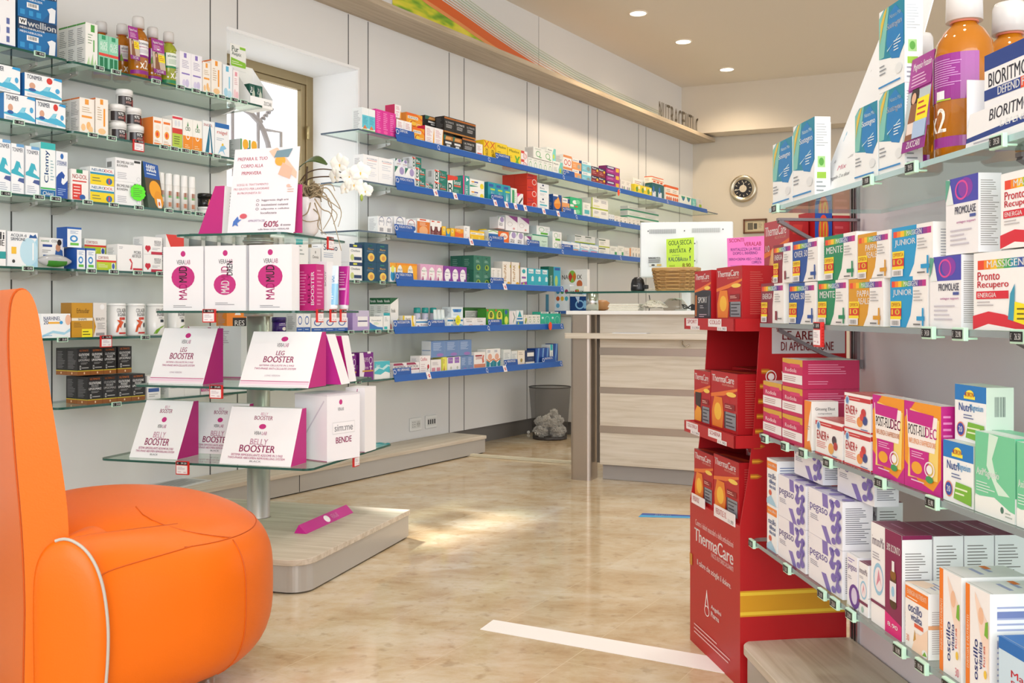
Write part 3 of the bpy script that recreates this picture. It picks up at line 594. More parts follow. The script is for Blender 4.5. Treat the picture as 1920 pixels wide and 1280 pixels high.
k('bet', 'green and white vitamin B carton', '0E7A6A', 'r 0 0 34 100 F4F6F4;t 6 8 30 84 0E5A50 0 B;t 44 56 84 80 FFFFFF 0 Be;r 44 40 90 50 E0604A;p 0 84 60 84 0 100 E0503A;l 44 12 80 30 9ACFC4 2', 'r 0 0 100 100 E6E8EA;b 30 40 70 90 7A7A7A')
k('betl', 'large green white B vitamin carton', '0E7A6A', 'r 0 0 36 100 F4F6F4;c 2 4 34 44 F4F6F4;t 4 6 34 62 0E5A50 0 B;t 44 60 90 80 FFFFFF 0 Betotal;r 44 48 92 56 E0604A;p 0 72 0 100 70 100 70 84 E0402E;l 44 12 86 36 9ACFC4 3')
k('pkt', 'teal carton with pink edge', '2F9A94', 'r 0 0 22 100 D83A88;t 40 10 76 60 FFFFFF 90 CISTIT;p 50 74 90 84 50 94 FFFFFF')
k('swb', 'flat white carton with rainbow strip and yellow seal', 'F2F4F0', 'r 10 66 56 80 E8A43A;r 30 66 56 80 5A6AA8;c 70 14 96 70 F0DC2A;p 0 20 60 34 0 40 2F9A78;l 10 44 60 58 9AA89A 2')
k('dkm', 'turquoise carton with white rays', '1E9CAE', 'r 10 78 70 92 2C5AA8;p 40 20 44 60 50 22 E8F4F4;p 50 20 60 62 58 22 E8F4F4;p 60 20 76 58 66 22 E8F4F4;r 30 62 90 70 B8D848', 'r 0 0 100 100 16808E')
k('gw', 'green and white slim carton', 'E8F0E8', 'r 20 10 60 90 3FA06A;l 64 20 90 80 9AB8A0 6')
k('pks', 'white carton with pink and black diagonals', 'F2EEF0', 'p 0 70 60 100 0 100 E0408A;p 20 10 90 60 90 80 20 30 444444')
k('redl', 'long red tissue box with white swirl', 'D5301F', 'p 0 50 70 66 70 72 0 56 8A1A30;o 50 10 94 60 F2DCD6 20;r 8 78 60 92 B02030', 'r 0 0 100 100 D8361F')
k('whb', 'white carton with turquoise line and logo', 'F1F4F6', 'c 40 80 56 94 3A4A70;t 20 60 60 72 4A5878 0 flora;r 20 40 84 50 4CB8CC;l 20 12 80 30 B0B8C4 3')
k('onv', 'navy carton with orange flame shape', '1E4E94', 'c 10 24 90 76 E88A2C;p 10 50 90 56 60 90 F0A850;r 0 90 60 100 F2F2F2;r 10 10 90 14 E07A4A')
k('grf', 'bright green flat carton with white cloud', '2EB87E', 'c 20 30 60 72 F2F6F2;c 46 36 84 80 7CD8A8;r 0 0 30 24 F0F0E8;r 40 0 64 16 D8603A')
k('wtq', 'white carton with turquoise panel', 'EFF1EC', 'r 20 30 86 56 5FBEC4;l 20 64 80 88 A8B0B0 3;l 20 8 80 22 A8B0B0 2')
k('lim', 'white carton framed in lime', 'F2F2EC', 'r 0 0 100 12 A9BE28;r 0 0 6 100 A9BE28;l 16 60 46 86 8A8AA0 3;l 58 60 90 86 8A8AA0 3;r 12 24 48 36 E8E4B0', 'r 0 0 100 100 E0E0D8;r 0 0 100 12 A9BE28', 'r 0 0 100 100 D8DCC8')
k('bls', 'small white and blue carton', 'ECEFF2', 'r 10 4 90 46 2C62A4;l 20 60 80 88 9AA4B0 2')
k('wsm', 'small cream carton with dark mark', 'F0EBE2', 'c 36 20 62 56 6A7A7C;l 20 70 80 90 B8B0A8 2')
k('gst', 'flat white carton with green stripe', 'EDF0EA', 'r 0 30 100 56 3FA07C;l 10 66 80 90 B0B8B0 2', 'r 0 0 100 100 E0E0DC;r 0 30 100 50 3FA07C')
k('rbw', 'small carton with rainbow strip and red text', 'EFE8E0', 'g 10 60 90 84;r 10 20 90 40 D86A5A')
k('oval', 'white vitamin carton with oval window', 'F1F2F6', 'o 16 28 88 100 5A6A9A 12;t 26 64 78 76 4A5A80 0 MULTI;r 0 0 100 44 F3F3F5;b 24 6 76 30 5A5A6A')
k('ovr', 'white vitamin carton with red oval', 'F1F2F6', 'o 16 28 92 100 A83A4A 12;t 28 64 82 76 4A5A80 0 MULTI;c 70 30 96 60 2C5CA0;r 10 4 60 22 D8DCE8')
k('oor', 'white and orange vitamin carton', 'E07A24', 'r 0 84 100 100 F3F1EF;r 20 90 70 97 D8502A;c 16 6 84 60 F0B07A;l 20 60 80 80 F8E0C8 3', 'r 0 0 100 100 EDEDEB')
k('obr', 'white and maroon vitamin carton', '6E2226', 'r 0 66 100 100 F3F1EF;r 20 90 70 97 D8502A;c 24 40 76 92 F3F1EF;l 16 10 84 36 C89A9A 3', 'r 0 0 100 100 EDEDEB')
k('yob', 'yellow and orange slim carton', 'F2BC1E', 'c 16 56 84 94 F8DC6A;r 0 0 100 34 EC8A2A;l 20 66 80 84 5A7AA0 2')
k('yblu', 'yellow and blue slim carton', '2F8CC8', 'c 12 50 88 98 F4CC28;r 0 76 100 100 F2C428')
k('oye', 'orange and yellow wide carton', 'F0A024', 'p 0 20 60 36 100 30 100 70 60 60 0 76 EC6A24;l 20 78 80 94 F8E8B0 2', 'r 0 0 100 100 F2C428')
k('wth', 'tall white carton with pink dots', 'F1F1F1', 'l 14 66 60 90 6A7A8A 3;c 60 10 86 30 E0A8B0;l 14 12 50 50 C8B0B4 4')
k('ycp', 'yellow carton with fruit and white strip', 'F2C222', 'r 0 66 100 84 F4F0E0;l 10 70 90 80 5A5A5A 1;c 60 4 92 26 D87A2A;c 10 20 40 50 F6D860')
k('grl', 'white and blue carton with green arch', 'EFF4F2', 'r 0 40 100 76 1F6CB0;p 0 84 50 96 100 84 100 90 50 100 0 90 8CC43A;l 10 10 70 30 A8C0C8 2')
k('gel', 'orange carton with white oval', 'EC6A1E', 'c 14 42 88 90 F7EEE0;t 24 56 78 76 E0503A 0 Gellix;l 20 10 80 26 F8C8A0 2')
k('lgl', 'white carton with lilac globe and purple text', 'F1F1F4', 'c 30 56 90 100 A99AC8;p 0 100 24 100 0 70 9AB8A8;t 16 38 70 50 4A4A60 0 MAG;t 16 26 70 36 4A4A60 0 B6', 'r 0 0 100 100 D8D8DC')
k('pur2', 'white carton with purple top corner', 'F2F0F2', 'p 20 100 100 100 100 60 8A3A88;o 16 30 56 60 A89098 10;c 60 10 78 24 E0A0A0', 'r 0 0 100 100 D8D8DC')
k('gvl', 'pale green carton with small green text', 'C9E4D4', 't 20 50 84 62 5A8A70 0 digest;r 0 92 100 100 1F8A70;l 20 20 80 40 9AC0A8 3;c 4 4 24 18 C84A3A')
k('gc2', 'white carton with green ring and bar', 'EEF0F0', 'o 16 36 58 86 4FA45A 16;r 30 8 84 30 5FB43A;l 64 44 90 80 B0B4B8 4', 'r 0 0 100 100 CDD8DC')
k('bpb', 'pale blue carton with coloured label bar', 'A9D2EA', 'p 0 60 100 40 100 90 0 100 EFF3F6;t 12 60 80 74 4A5A84 0 Regolint;r 14 12 84 34 E08A4A')
k('bpp', 'pale blue carton with pink label bar', 'A9D2EA', 'p 0 60 100 40 100 90 0 100 EFF3F6;t 12 60 80 74 4A5A84 0 Regolint;r 14 12 84 34 DC5A88')
k('wlm', 'white flat carton with lime underline', 'EEEFEA', 'r 0 0 100 14 B4C43C;r 0 78 60 90 3A5A4A;l 10 30 70 66 A8ACA8 3', 'r 0 0 100 100 D8D8D4')
k('wgn', 'white carton with green square', 'EEF0EA', 'r 60 20 90 50 3FA06A;l 12 56 86 86 A8B0A8 3')
k('worg', 'white carton with orange spine', 'F0EBE4', 'r 72 0 92 100 D8864A;l 10 40 60 70 B0ACA4 3')
k('nvy', 'navy and white box with lemon drawing', 'F3F4F2', 'r 0 80 100 100 1C3A68;r 30 86 60 96 D8DC4A;t 12 58 84 70 6A7A8A 0 Chetilane;c 8 8 36 44 C8D48A;r 36 12 96 30 1C3A68', 'r 0 0 100 100 F0F0F2')
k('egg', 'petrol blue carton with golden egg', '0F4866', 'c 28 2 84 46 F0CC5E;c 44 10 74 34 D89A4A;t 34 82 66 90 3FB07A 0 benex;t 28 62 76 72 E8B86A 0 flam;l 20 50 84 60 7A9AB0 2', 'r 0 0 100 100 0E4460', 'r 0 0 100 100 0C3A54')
k('ych', 'yellow carton with white oval panel', 'F2A91E', 'c 8 4 60 90 F3F1EA;t 18 60 54 70 5A6A5A 0 MULTI;l 20 40 50 54 7A9AC0 2;r 0 90 100 100 F0901E', 'r 0 0 100 100 F0C060')
k('yci', 'white blue child vitamin carton', 'EEF2F4', 'r 0 76 100 100 F0A42A;c 10 6 90 60 3C9CD0;c 20 48 80 86 E4E86A')
k('pnk', 'pink carton with white ovals and mother', 'E0A8CC', 'c 10 10 88 86 F4F1F0;t 20 60 80 68 5A8A6A 0 MULTI;l 24 44 70 52 D86A9A 1;p 20 4 26 30 34 40 42 24 46 4 A82A72', 'r 0 0 100 100 E8C0D8')
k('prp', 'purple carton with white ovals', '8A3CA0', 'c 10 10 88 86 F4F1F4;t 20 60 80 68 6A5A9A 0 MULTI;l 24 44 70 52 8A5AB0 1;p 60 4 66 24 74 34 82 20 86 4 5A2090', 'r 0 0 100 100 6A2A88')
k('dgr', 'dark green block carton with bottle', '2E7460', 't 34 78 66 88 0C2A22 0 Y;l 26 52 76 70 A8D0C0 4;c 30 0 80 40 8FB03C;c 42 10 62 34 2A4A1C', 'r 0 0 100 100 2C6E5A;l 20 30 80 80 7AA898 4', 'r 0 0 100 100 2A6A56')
k('wcr', 'tall white carton with grey print', 'ECEAE6', 'l 20 50 70 90 A8A49C 5;c 30 6 56 20 D8C83A')
k('mnp', 'cream carton with vertical brown capitals', 'F2ECE2', 't 16 22 44 90 B08850 90 MiniPAK;c 52 4 90 20 E0A828;r 84 76 94 88 D8D02A;r 92 0 100 100 8A5A2A', 'r 0 0 100 100 E4E0DA')
k('tpb', 'white turquoise and purple carton', 'F0F2F4', 'c 16 70 76 92 2FAAB0;r 12 44 84 54 8A5AA8;p 0 0 100 0 100 30 0 24 A04AA0;c 30 6 60 24 B8D84A')
k('tqy', 'turquoise carton with house icon and yellow dot', '27AEC2', 'r 16 74 84 96 E8F4F6;t 22 78 78 90 2A7AA0 0 fero;r 56 34 88 52 D8EEF2;p 52 52 72 62 92 52 D8EEF2;r 8 2 60 14 E8C434')
k('gbt', 'green and turquoise carton with vertical letters', '0D6A54', 'r 40 0 100 100 2CA6C8;t 8 6 28 60 D8ECE4 90 Dermovit;c 50 10 76 60 A8CC6A;r 50 84 94 96 1C5AA8')
k('lilx', 'lilac display box with white labels', 'B7A2D6', 'r 30 50 92 72 F3F1F6;r 30 20 92 44 F3F1F6;r 34 44 88 50 3C3A78;p 20 70 20 100 100 100 100 70 C8C0DC', 'r 0 0 100 100 A88CCC')
k('sonno', 'white sleep aid box with navy lettering', 'F0F2F5', 't 10 76 80 92 1E3A6A 0 Sonno;r 10 68 60 69 6A8AB0;l 10 56 60 66 8AA0C0 2;c 40 10 90 46 1E4A8A;c 50 20 94 56 F0F2F5')
k('omn', 'small pale grey carton with thin lettering', 'E6E6E6', 't 20 66 80 76 6A6A6A 0 Omnia;r 46 82 54 90 7A7A7A')
k('dmk', 'white carton with blue green swoosh', 'F3F5F4', 't 14 66 84 76 5A8AA0 0 Dermakoll;p 0 0 100 0 100 20 60 24 20 44 0 60 3C7CC4;p 0 0 100 0 100 6 0 10 2FA8B0;l 30 40 80 58 A8D8A0 3')
k('tqt', 'white carton with turquoise top', 'F2F4F4', 'r 0 84 100 100 2FA8B4;r 10 4 60 20 2FB8BC;l 20 50 70 76 A8B0B0 3')
k('flo', 'tall white carton with dark green head', 'F1F1EE', 'p 0 80 100 100 0 100 17633A;t 10 54 62 66 4A5A50 0 floradix;p 60 0 100 0 100 36 80 26 B8B43A;p 0 0 14 0 10 16 0 20 C02A2A', 'r 0 80 100 100 17633A;l 12 12 88 74 B0B0B0 11;t 10 86 90 94 FFFFFF 0 floradix')
k('ypl', 'white and yellow carton with banana curve', 'F4F2E8', 'r 0 0 14 100 E8C82A;t 24 66 60 84 6A5A3A 0 Fertil;p 70 100 84 100 82 60 98 20 90 0 76 4 72 50 F0C828;p 0 30 6 70 10 30 4A8A3A')
k('wbp', 'small white carton with blue strip and fruit', 'F1F2F2', 'r 0 66 100 82 3C8CC4;t 40 36 90 54 A84A6A 0 frutta;c 8 4 30 40 8A3A7A')
k('tbs', 'white tubes carton with green tip', 'E9F3F2', 'p 40 0 60 0 80 100 60 100 C8E8E2;c 60 8 80 28 2FA88C')
k('wbz', 'white carton with blue band and wave', 'EFF3F5', 'r 0 66 100 82 2C86C4;p 40 0 100 0 100 30 70 40 50 20 5AB0DC;l 10 20 40 56 8A9AA8 4')
k('blz', 'blue and white sleeve pack', 'E8F1F6', 'p 10 80 90 80 80 50 20 50 3C8CC8;r 30 52 60 76 2A6AB8;l 16 16 84 40 9AB8C8 3')
k('wrz', 'white carton with small red drawing', 'F2F0F0', 't 20 58 70 70 5A5A5A 0 VENE;o 40 8 80 34 D84A4A 26;l 14 76 80 92 A8A8A8 2')
k('gbk', 'carton with dark green rim and grey text', 'D9D9D6', 'r 0 84 100 100 2E6A2C;l 8 10 92 78 8A8A88 10', 'r 0 0 100 100 2E6A2C')
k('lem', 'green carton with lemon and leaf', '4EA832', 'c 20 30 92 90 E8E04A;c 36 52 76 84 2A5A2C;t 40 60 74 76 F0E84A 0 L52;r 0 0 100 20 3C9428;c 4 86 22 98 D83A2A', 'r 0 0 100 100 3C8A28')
k('lem2', 'green carton with blue cap and lime', '3FA02E', 'c 24 70 76 96 1E5AA8;c 20 14 84 60 D8E65A;r 0 0 100 12 7CCB4A')
k('arw2', 'white carton with arrow outline', 'EEEAEA', 'p 60 20 90 60 60 96 60 84 80 60 60 34 2F6A62;r 0 0 44 100 E8E0E2')
k('tbl', 'teal blue and white syrup carton', 'E8F0F2', 'p 20 60 50 100 80 60 2FA0AC;r 0 0 100 34 1F7ABC;r 10 44 90 54 2F86C0;c 20 4 40 30 C8D84A')
k('olv', 'cream carton with green olives', 'F0ECE2', 'c 30 24 70 60 7C9438;c 40 40 84 76 98A84A;r 10 4 90 12 6A7A3A;l 12 84 88 94 B0A898 1')
k('crm', 'cream carton with green curl', 'F0EEE6', 'o 30 34 74 66 4F9A5A 26;t 20 74 80 86 6A7A70 0 BIO;r 14 12 90 16 5A5A5A')
k('tqm', 'mint green carton with pale swirl', '2FB79A', 'r 0 88 100 100 DCE4E0;r 78 88 96 100 24344A;o 40 10 90 70 9ADCC8 12;c 8 50 28 66 D8F0E8;t 8 90 60 98 4A5A60 0 ultra')
k('bio2', 'white carton with burgundy band and lettering', 'F3EEF0', 'p 0 84 80 84 64 100 0 100 A0355A;t 6 62 90 80 5A5A60 0 BIORITMON;r 0 46 100 56 9A3058;t 30 47 90 55 F0D8E0 0 URIFLOR;r 30 0 100 10 C84040')
k('cys', 'white carton with rose lettering and rose', 'F5F0F1', 't 8 74 70 92 D05A78 0 Cistiflux;c 70 30 90 54 B8303C;r 70 24 76 34 3C7A3C;l 10 10 60 60 D8C0C4 5;c 60 4 90 14 C84040')
k('pnb', 'white carton with pink panels', 'F2EEEF', 'r 8 10 42 44 D890A0;r 56 10 92 44 D890A0;r 8 6 92 10 C03848;l 14 60 80 84 B0A8AC 3', 'r 0 0 100 100 D0D0CC')
k('ypl2', 'yellow green carton with red plant', 'EEE86A', 'p 30 6 50 50 60 6 C8582A;l 20 60 80 90 B07A5A 4;r 0 0 20 100 C8D03A')
k('vio', 'white carton with violet label and flower', 'F2F1F3', 'r 10 60 84 98 9A6EC0;t 20 74 74 88 E8DCF2 0 fem;c 40 20 70 40 C8C8B8;l 14 6 80 18 C0BCC4 2')
k('slb', 'slate blue carton with pale text', '6F90C2', 'l 16 40 84 90 C0D0E8 7;c 40 4 90 24 A07AC0', 'r 0 0 100 100 D8DCE2;r 6 40 94 46 8AA0C0')
k('slm', 'white and salmon carton with red figure', 'F4F0EE', 'r 0 0 100 34 D88A70;t 14 60 70 74 C04A4A 0 LEVIDINA;r 10 76 70 84 A8303A;p 74 36 90 44 84 66 90 84 78 80 70 60 D8705A')
k('otq', 'white orange and teal carton with arm', 'F3F2EF', 'p 0 0 100 0 100 46 60 30 0 44 12869A;p 0 46 40 34 100 46 100 52 40 40 0 52 E07A3A;c 20 44 80 76 E8B098;l 14 82 70 94 4A6A9A 2;p 40 6 50 40 60 8 DCEEF2')
k('wgy', 'white grey carton with pale dots', 'E4E8E6', 'l 12 50 90 84 A8B0B0 4;c 20 10 50 34 B8D8D4')
k('dog', 'cream carton with orange base', 'F2E8D8', 'r 0 0 100 16 D86A28;l 14 70 84 90 B0A090 2;c 34 26 66 50 A8924A')
k('nvs', 'navy carton with white labels', '1E3664', 'r 20 62 94 88 F1EFEA;r 0 0 100 26 EDE8DE;l 30 40 90 52 6A80A8 2')
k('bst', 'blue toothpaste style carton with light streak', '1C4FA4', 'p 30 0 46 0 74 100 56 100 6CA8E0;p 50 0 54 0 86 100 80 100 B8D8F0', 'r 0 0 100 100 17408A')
k('wts', 'white carton with turquoise head', 'E9EDEC', 'r 10 70 90 100 35BBC0;t 40 14 64 60 4A6A5A 90 Bloom')
k('nx', 'purple carton with white female symbol', '7A1F88', 'p 0 0 26 0 40 50 26 100 0 100 F0EAF2;t 30 66 66 82 F0D8F0 0 SUPER;o 68 58 94 84 F4EEF6 18;r 79 36 83 60 F4EEF6;r 72 46 90 49 F4EEF6;t 34 40 64 52 F0D8F0 0 Donna;r 20 30 100 36 C89A4A;r 56 96 80 104 F2F2F2')
k('tis', 'flat white box with turquoise waves', 'F2F6F6', 'p 0 30 40 24 70 40 100 30 100 100 0 100 4FC0D0;p 0 40 30 60 60 50 90 70 100 66 100 74 80 80 50 60 20 72 0 60 C8ECF0;t 10 70 36 86 E8F8FA 0 Lines')
k('wob', 'stack end with blue moon emblem', 'F2F4F8', 'r 0 0 100 26 2E62B4;o 20 40 80 88 2E62B4 26;l 20 8 80 20 C8D8F0 1')
k('obk', 'orange and black carton behind the display', 'EE8A24', 'r 30 0 100 60 1C1A1A;p 40 70 56 100 72 70 F4F4F4;t 40 30 90 50 F2F2F2 0 RES')
MESHES = {}
def corners(w, d, h, f):
    a, b = w/2, d/2
    return {'F': [(-a,-b,0),(a,-b,0),(a,-b,h),(-a,-b,h)], 'R': [(a,-b,0),(a,b,0),(a,b,h),(a,-b,h)],
            'L': [(-a,b,0),(-a,-b,0),(-a,-b,h),(-a,b,h)], 'T': [(-a,-b,h),(a,-b,h),(a,b,h),(-a,b,h)]}[f]
def carton_mesh(key, w, d, h):
    kk = (key, round(w, 3), round(d, 3), round(h, 3))
    if kk in MESHES: return MESHES[kk]
    desc, name, body, F, S, T = K[key]
    mb = MB(); mb.box(-w/2, w/2, -d/2, d/2, 0, h, body)
    # the tuck flap seams of a folded carton
    mb.add([(-w/2, -d/2+.004, h+.0002), (w/2, -d/2+.004, h+.0002), (w/2, -d/2+.005, h+.0002), (-w/2, -d/2+.005, h+.0002)], [(0, 1, 2, 3)], 'AFAFAF')
    if F: mb.art(corners(w, d, h, 'F'), F, seed=len(key)*7+ord(key[0]))
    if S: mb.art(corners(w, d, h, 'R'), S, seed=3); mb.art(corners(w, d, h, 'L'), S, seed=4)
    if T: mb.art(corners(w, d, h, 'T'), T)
    MESHES[kk] = mb.mesh(name, [PR]); return MESHES[kk]
ORD = {1: [''], 2: ['left one', 'right one'], 3: ['left one', 'middle one', 'right one']}
def ordn(i, n):
    if n in ORD: return ORD[n][i]
    w = ['leftmost', 'second from left', 'third from left', 'fourth from left', 'fifth from left', 'sixth from left', 'seventh from left', 'eighth from left']
    if i == n-1: return 'rightmost'
    return w[i]
TIER = {1: [''], 2: ['lower', 'upper'], 3: ['bottom', 'middle', 'top']}
DEP = {1: [''], 2: ['front row', 'back row'], 3: ['front row', 'middle row', 'back row']}
LABELS = {}
def mklabel(*parts):
    s = ', '.join(p for p in parts if p)
    return s
def rowof(fr, ly, z0, shelf, runs, gap=.0012):
    for r in runs:
        key, x0, x1, n, hp = r[:5]; o = dict(r[5]) if len(r) > 5 else {}
        t = o.get('t', 1); nd_ = o.get('nd', 1); d = o.get('d', .07); yy = ly+o.get('dy', 0)
        u0, u1 = fr.at(x0, yy), fr.at(x1, yy); w = (u1-u0)/n-gap
        h = hp*fr.dep(u0, yy)/FL; zb = z0+.0006+o.get('zb', 0)*fr.dep(u0, yy)/FL
        desc = o.get('desc', K[key][0]); tn = o.get('tn', '')
        grp = (desc+'s on the '+shelf) if n*t*nd_ > 1 else None
        if len(grp or '') > 90: grp = grp[:90]
        for kx in range(nd_):
            for j in range(t):
                for i in range(n):
                    if (i, j, kx) in o.get('skip', ()): continue
                    me = carton_mesh(key, w, d, h)
                    ob = bpy.data.objects.new(K[key][1], me); COL.objects.link(ob)
                    X = u0+(i+.5)*(u1-u0)/n; Y = yy+d/2+kx*(d+gap)
                    jz = random.Random(hash((x0, i, j, kx)) % 9973).uniform(-.012, .012) if w > .05 else 0
                    ob.location = fr.w(X, Y, zb+j*(h+.0006)); ob.rotation_euler = (0, 0, fr.a)
                    pos = ' '.join(p for p in (TIER[t][j] if t in TIER else '', ordn(i, n)) if p)
                    pos = pos or tn
                    lab = mklabel(desc, pos if not (pos and tn and pos != tn) else pos+' '+tn, DEP[nd_][kx], shelf)
                    tag(ob, lab, 'display card' if 'card' in K[key][1] else 'box', grp); LABELS.setdefault(lab, []).append(ob)

# ---------------------------------------------------------------- shelves
def shelf(fr, x0, x1, depth, z, label, edge=GLEDGE, rails=None, brackets=(), r0=.0, r1=.0, group=None, yb=0.004):
    e = empty('glass_shelf', fr.w(0, 0), fr.a, label, 'shelf', group)
    g = MB(); g.prism(rrect(x0, x1, -depth, -yb, .03, which=(r0, r1, 0, 0)), z-.009, z, m=0, side_m=1)
    g.build('glass_panel', [GLASS, edge], e)
    for bx_ in brackets:
        b = MB(); x = bx_
        P = [(-yb, z-.010), (-depth*.62, z-.010), (-depth*.62, z-.022), (-depth*.25, z-.040), (-yb, z-.040)]
        n = len(P); b.add([(x-.005, p[0], p[1]) for p in P]+[(x+.005, p[0], p[1]) for p in P], [tuple(range(n)), tuple(range(2*n-1, n-1, -1))]+[(i, n+i, n+(i+1) % n, (i+1) % n) for i in range(n)])
        b.lathe([(.006, 0), (.006, .006)], 8)
        for i in range(16): v = b.v[-16+i]; b.v[-16+i] = (x-.0055-v[2], -depth*.5+v[0], z-.020+v[1])
        b.build('shelf_bracket', [STEEL], e)
    return e
BLUE = '1D5CB0'
def rail(e, fr, px0, px1, z, depth=.276, marks=(), tags=(), signs=()):
    u0, u1 = fr.at(px0, -depth), fr.at(px1, -depth)
    m = MB(); y = -depth-.003; zt, zb_ = z+.018, z-.022
    P = [(y+.002, zt), (y-.001, zt), (y-.010, zb_), (y-.006, zb_-.001)]
    n = 4
    m.add([(u0-.006, p[0], p[1]) if i < 2 else (u0, p[0], p[1]) for i, p in enumerate(P)]+[(u1, p[0], p[1]) for p in P], [(0, 3, 2, 1), (4, 5, 6, 7)]+[(i, (i+1) % 4, 4+(i+1) % 4, 4+i) for i in range(4)], BLUE)
    m.add([(u0, y-.0015, zt-.002), (u1, y-.0015, zt-.002), (u1, y-.0012, zt), (u0, y-.0012, zt)], [(0, 1, 2, 3)], '8FB4E0')
    for px in marks:
        x = fr.at(px, -depth); m.art([(x-.014, y-.0098, zb_+.003), (x+.014, y-.0098, zb_+.003), (x+.014, y-.003, zt-.004), (x-.014, y-.003, zt-.004)], 'o 10 8 90 92 DCE6F4 26;p 60 20 96 6 80 0 DCE6F4')
    for px in tags:
        x = fr.at(px, -depth); m.art([(x-.020, y-.0102, zb_-.001), (x+.020, y-.0102, zb_-.001), (x+.012, y-.002, zt), (x-.028, y-.002, zt)], 'r 0 0 100 100 F3EEF0;c 40 20 80 70 D03A50;r 50 40 70 50 F3EEF0;l 6 40 34 60 A8A0A0 1', off0=.0012)
    m.build('edge_rail', [PP], e)
    for px, pw, txt in signs:
        x = fr.at(px, -depth); xw = fr.at(px+pw, -depth)-x; s_ = MB(); ys = y-.002
        A = [(x, ys, zt-.002), (x+xw+.006, ys, zt-.002), (x+xw, ys, zt+.036), (x-.008, ys, zt+.036)]
        s_.add(A+[(p[0], ys+.0015, p[2]) for p in A], [(0, 1, 2, 3), (7, 6, 5, 4), (0, 4, 5, 1), (1, 5, 6, 2), (2, 6, 7, 3), (3, 7, 4, 0)], '1F58AC')
        s_.art(A, ('t 22 52 %d 88 FFFFFF 0 %s;o 0 10 16 80 E8EEF8 24' % (min(92, 22+len(txt)*7), txt)))
        s_.build('category_sign', [PP], e)

TC = []
def price(fr, px, z, depth, txt, label, red=False, w=.044, group=None, small=1.0, body='C6EBD4'):
    x = fr.at(px, -depth); e = empty('price_tag', fr.w(x, -depth-.001, z-.006), fr.a, label, 'price tag', group)
    h = .016*small; w *= small
    if red:
        b = MB(); b.box(-w/2, w/2, -.008, 0, -.036*small, .012*small)
        for i in range(7): b.box(w/2, w/2+.0025, -.006, -.002, (-.033+i*.006)*small, (-.030+i*.006)*small)
        b.build('tag_holder', [REDF], e, bevel=.001)
        c_ = MB(); c_.box(-w*.42, w*.42, -.0092, -.008, -.0005*small, .010*small, '141214'); c_.art([(-w*.42, -.0092, 0), (w*.42, -.0092, 0), (w*.42, -.0092, .010*small), (-w*.42, -.0092, .010*small)], 't 6 18 20 82 E8E8E8 0 €;t 42 18 94 82 F2F2F2 0 '+txt)
        c_.build('price_display', [PR], e)
        c_ = MB(); c_.box(-w*.42, w*.42, -.0092, -.008, -.032*small, -.003*small, 'F2EEF0'); c_.art([(-w*.42, -.0092, -.032*small), (w*.42, -.0092, -.032*small), (w*.42, -.0092, -.003*small), (-w*.42, -.0092, -.003*small)], 'l 12 46 84 86 B0A0B0 3;l 12 14 60 32 C89AB0 1;r 66 12 90 26 D8B8C0')
        c_.build('paper_slip', [PR], e)
    else:
        b = MB(); b.box(-w/2, w/2, -.007, 0, -h*.62, h*.62, m=0); b.box(w*.30, w/2-.001, 0, .014, -h*.5, -h*.3, m=0)
        b.build('tag_holder', [TAGF], e, bevel=.001)
        c_ = MB(); c_.box(-w*.43, w*.38, -.0082, -.007, -h*.42, h*.42, '161616')
        c_.art([(-w*.43, -.0082, -h*.42), (w*.38, -.0082, -h*.42), (w*.38, -.0082, h*.42), (-w*.43, -.0082, h*.42)], 't 4 18 16 82 DCDCDC 0 €;t 40 18 92 82 F0F0F0 0 '+txt)
        c_.build('price_display', [PR], e)
    return e

D = .276
ZL = [1.885, 1.612, 1.342, 1.070, .800, .530]
nmL = ['top left glass shelf', 'second left glass shelf', 'third left glass shelf', 'fourth left glass shelf', 'fifth left glass shelf', 'lowest left glass shelf']
nmM = ['top blue-edged shelf', 'second blue-edged shelf', 'third blue-edged shelf', 'fourth blue-edged shelf', 'fifth blue-edged shelf', 'lowest blue-edged shelf']
uu = lambda px, d=D: LW.at(px, -d)
br_far = [LW.at(x, 0)+s for x in (690, 842, 870, 988, 1010, 1103, 1120, 1197, 1211) for s in (0,)]
j = {x: LW.at(x, 0) for x in joints}
for i in range(6):
    zz = ZL[i]
    a0 = -6.2; a1 = uu(133)-.004 if i < 4 else uu(133)-.004
    if i < 4:
        shelf(LW, a0, a1, D, zz, 'green edged glass shelf at the left picture edge, %s level' % ['top', 'second', 'third', 'fourth'][i], r0=0, r1=1, brackets=(j[21],), group='left wall glass shelves')
    a2 = uu(133) if i < 4 else (uu(107) if i == 5 else uu(60))
    a3 = [uu(497), uu(490), uu(470), uu(652)-.004, uu(652)-.004, uu(652)-.004][i]
    bb = [j[97], j[394]] if i < 3 else [j[97]+.3 if False else j[97], j[394], j[445]]
    if i >= 4: bb = [j[394]]
    shelf(LW, a2, a3, D, zz, 'green edged glass shelf left of the window, %s level' % ['top', 'second', 'third', 'fourth', 'fifth', 'lowest'][i], r0=1, r1=1, brackets=bb, group='left wall glass shelves')
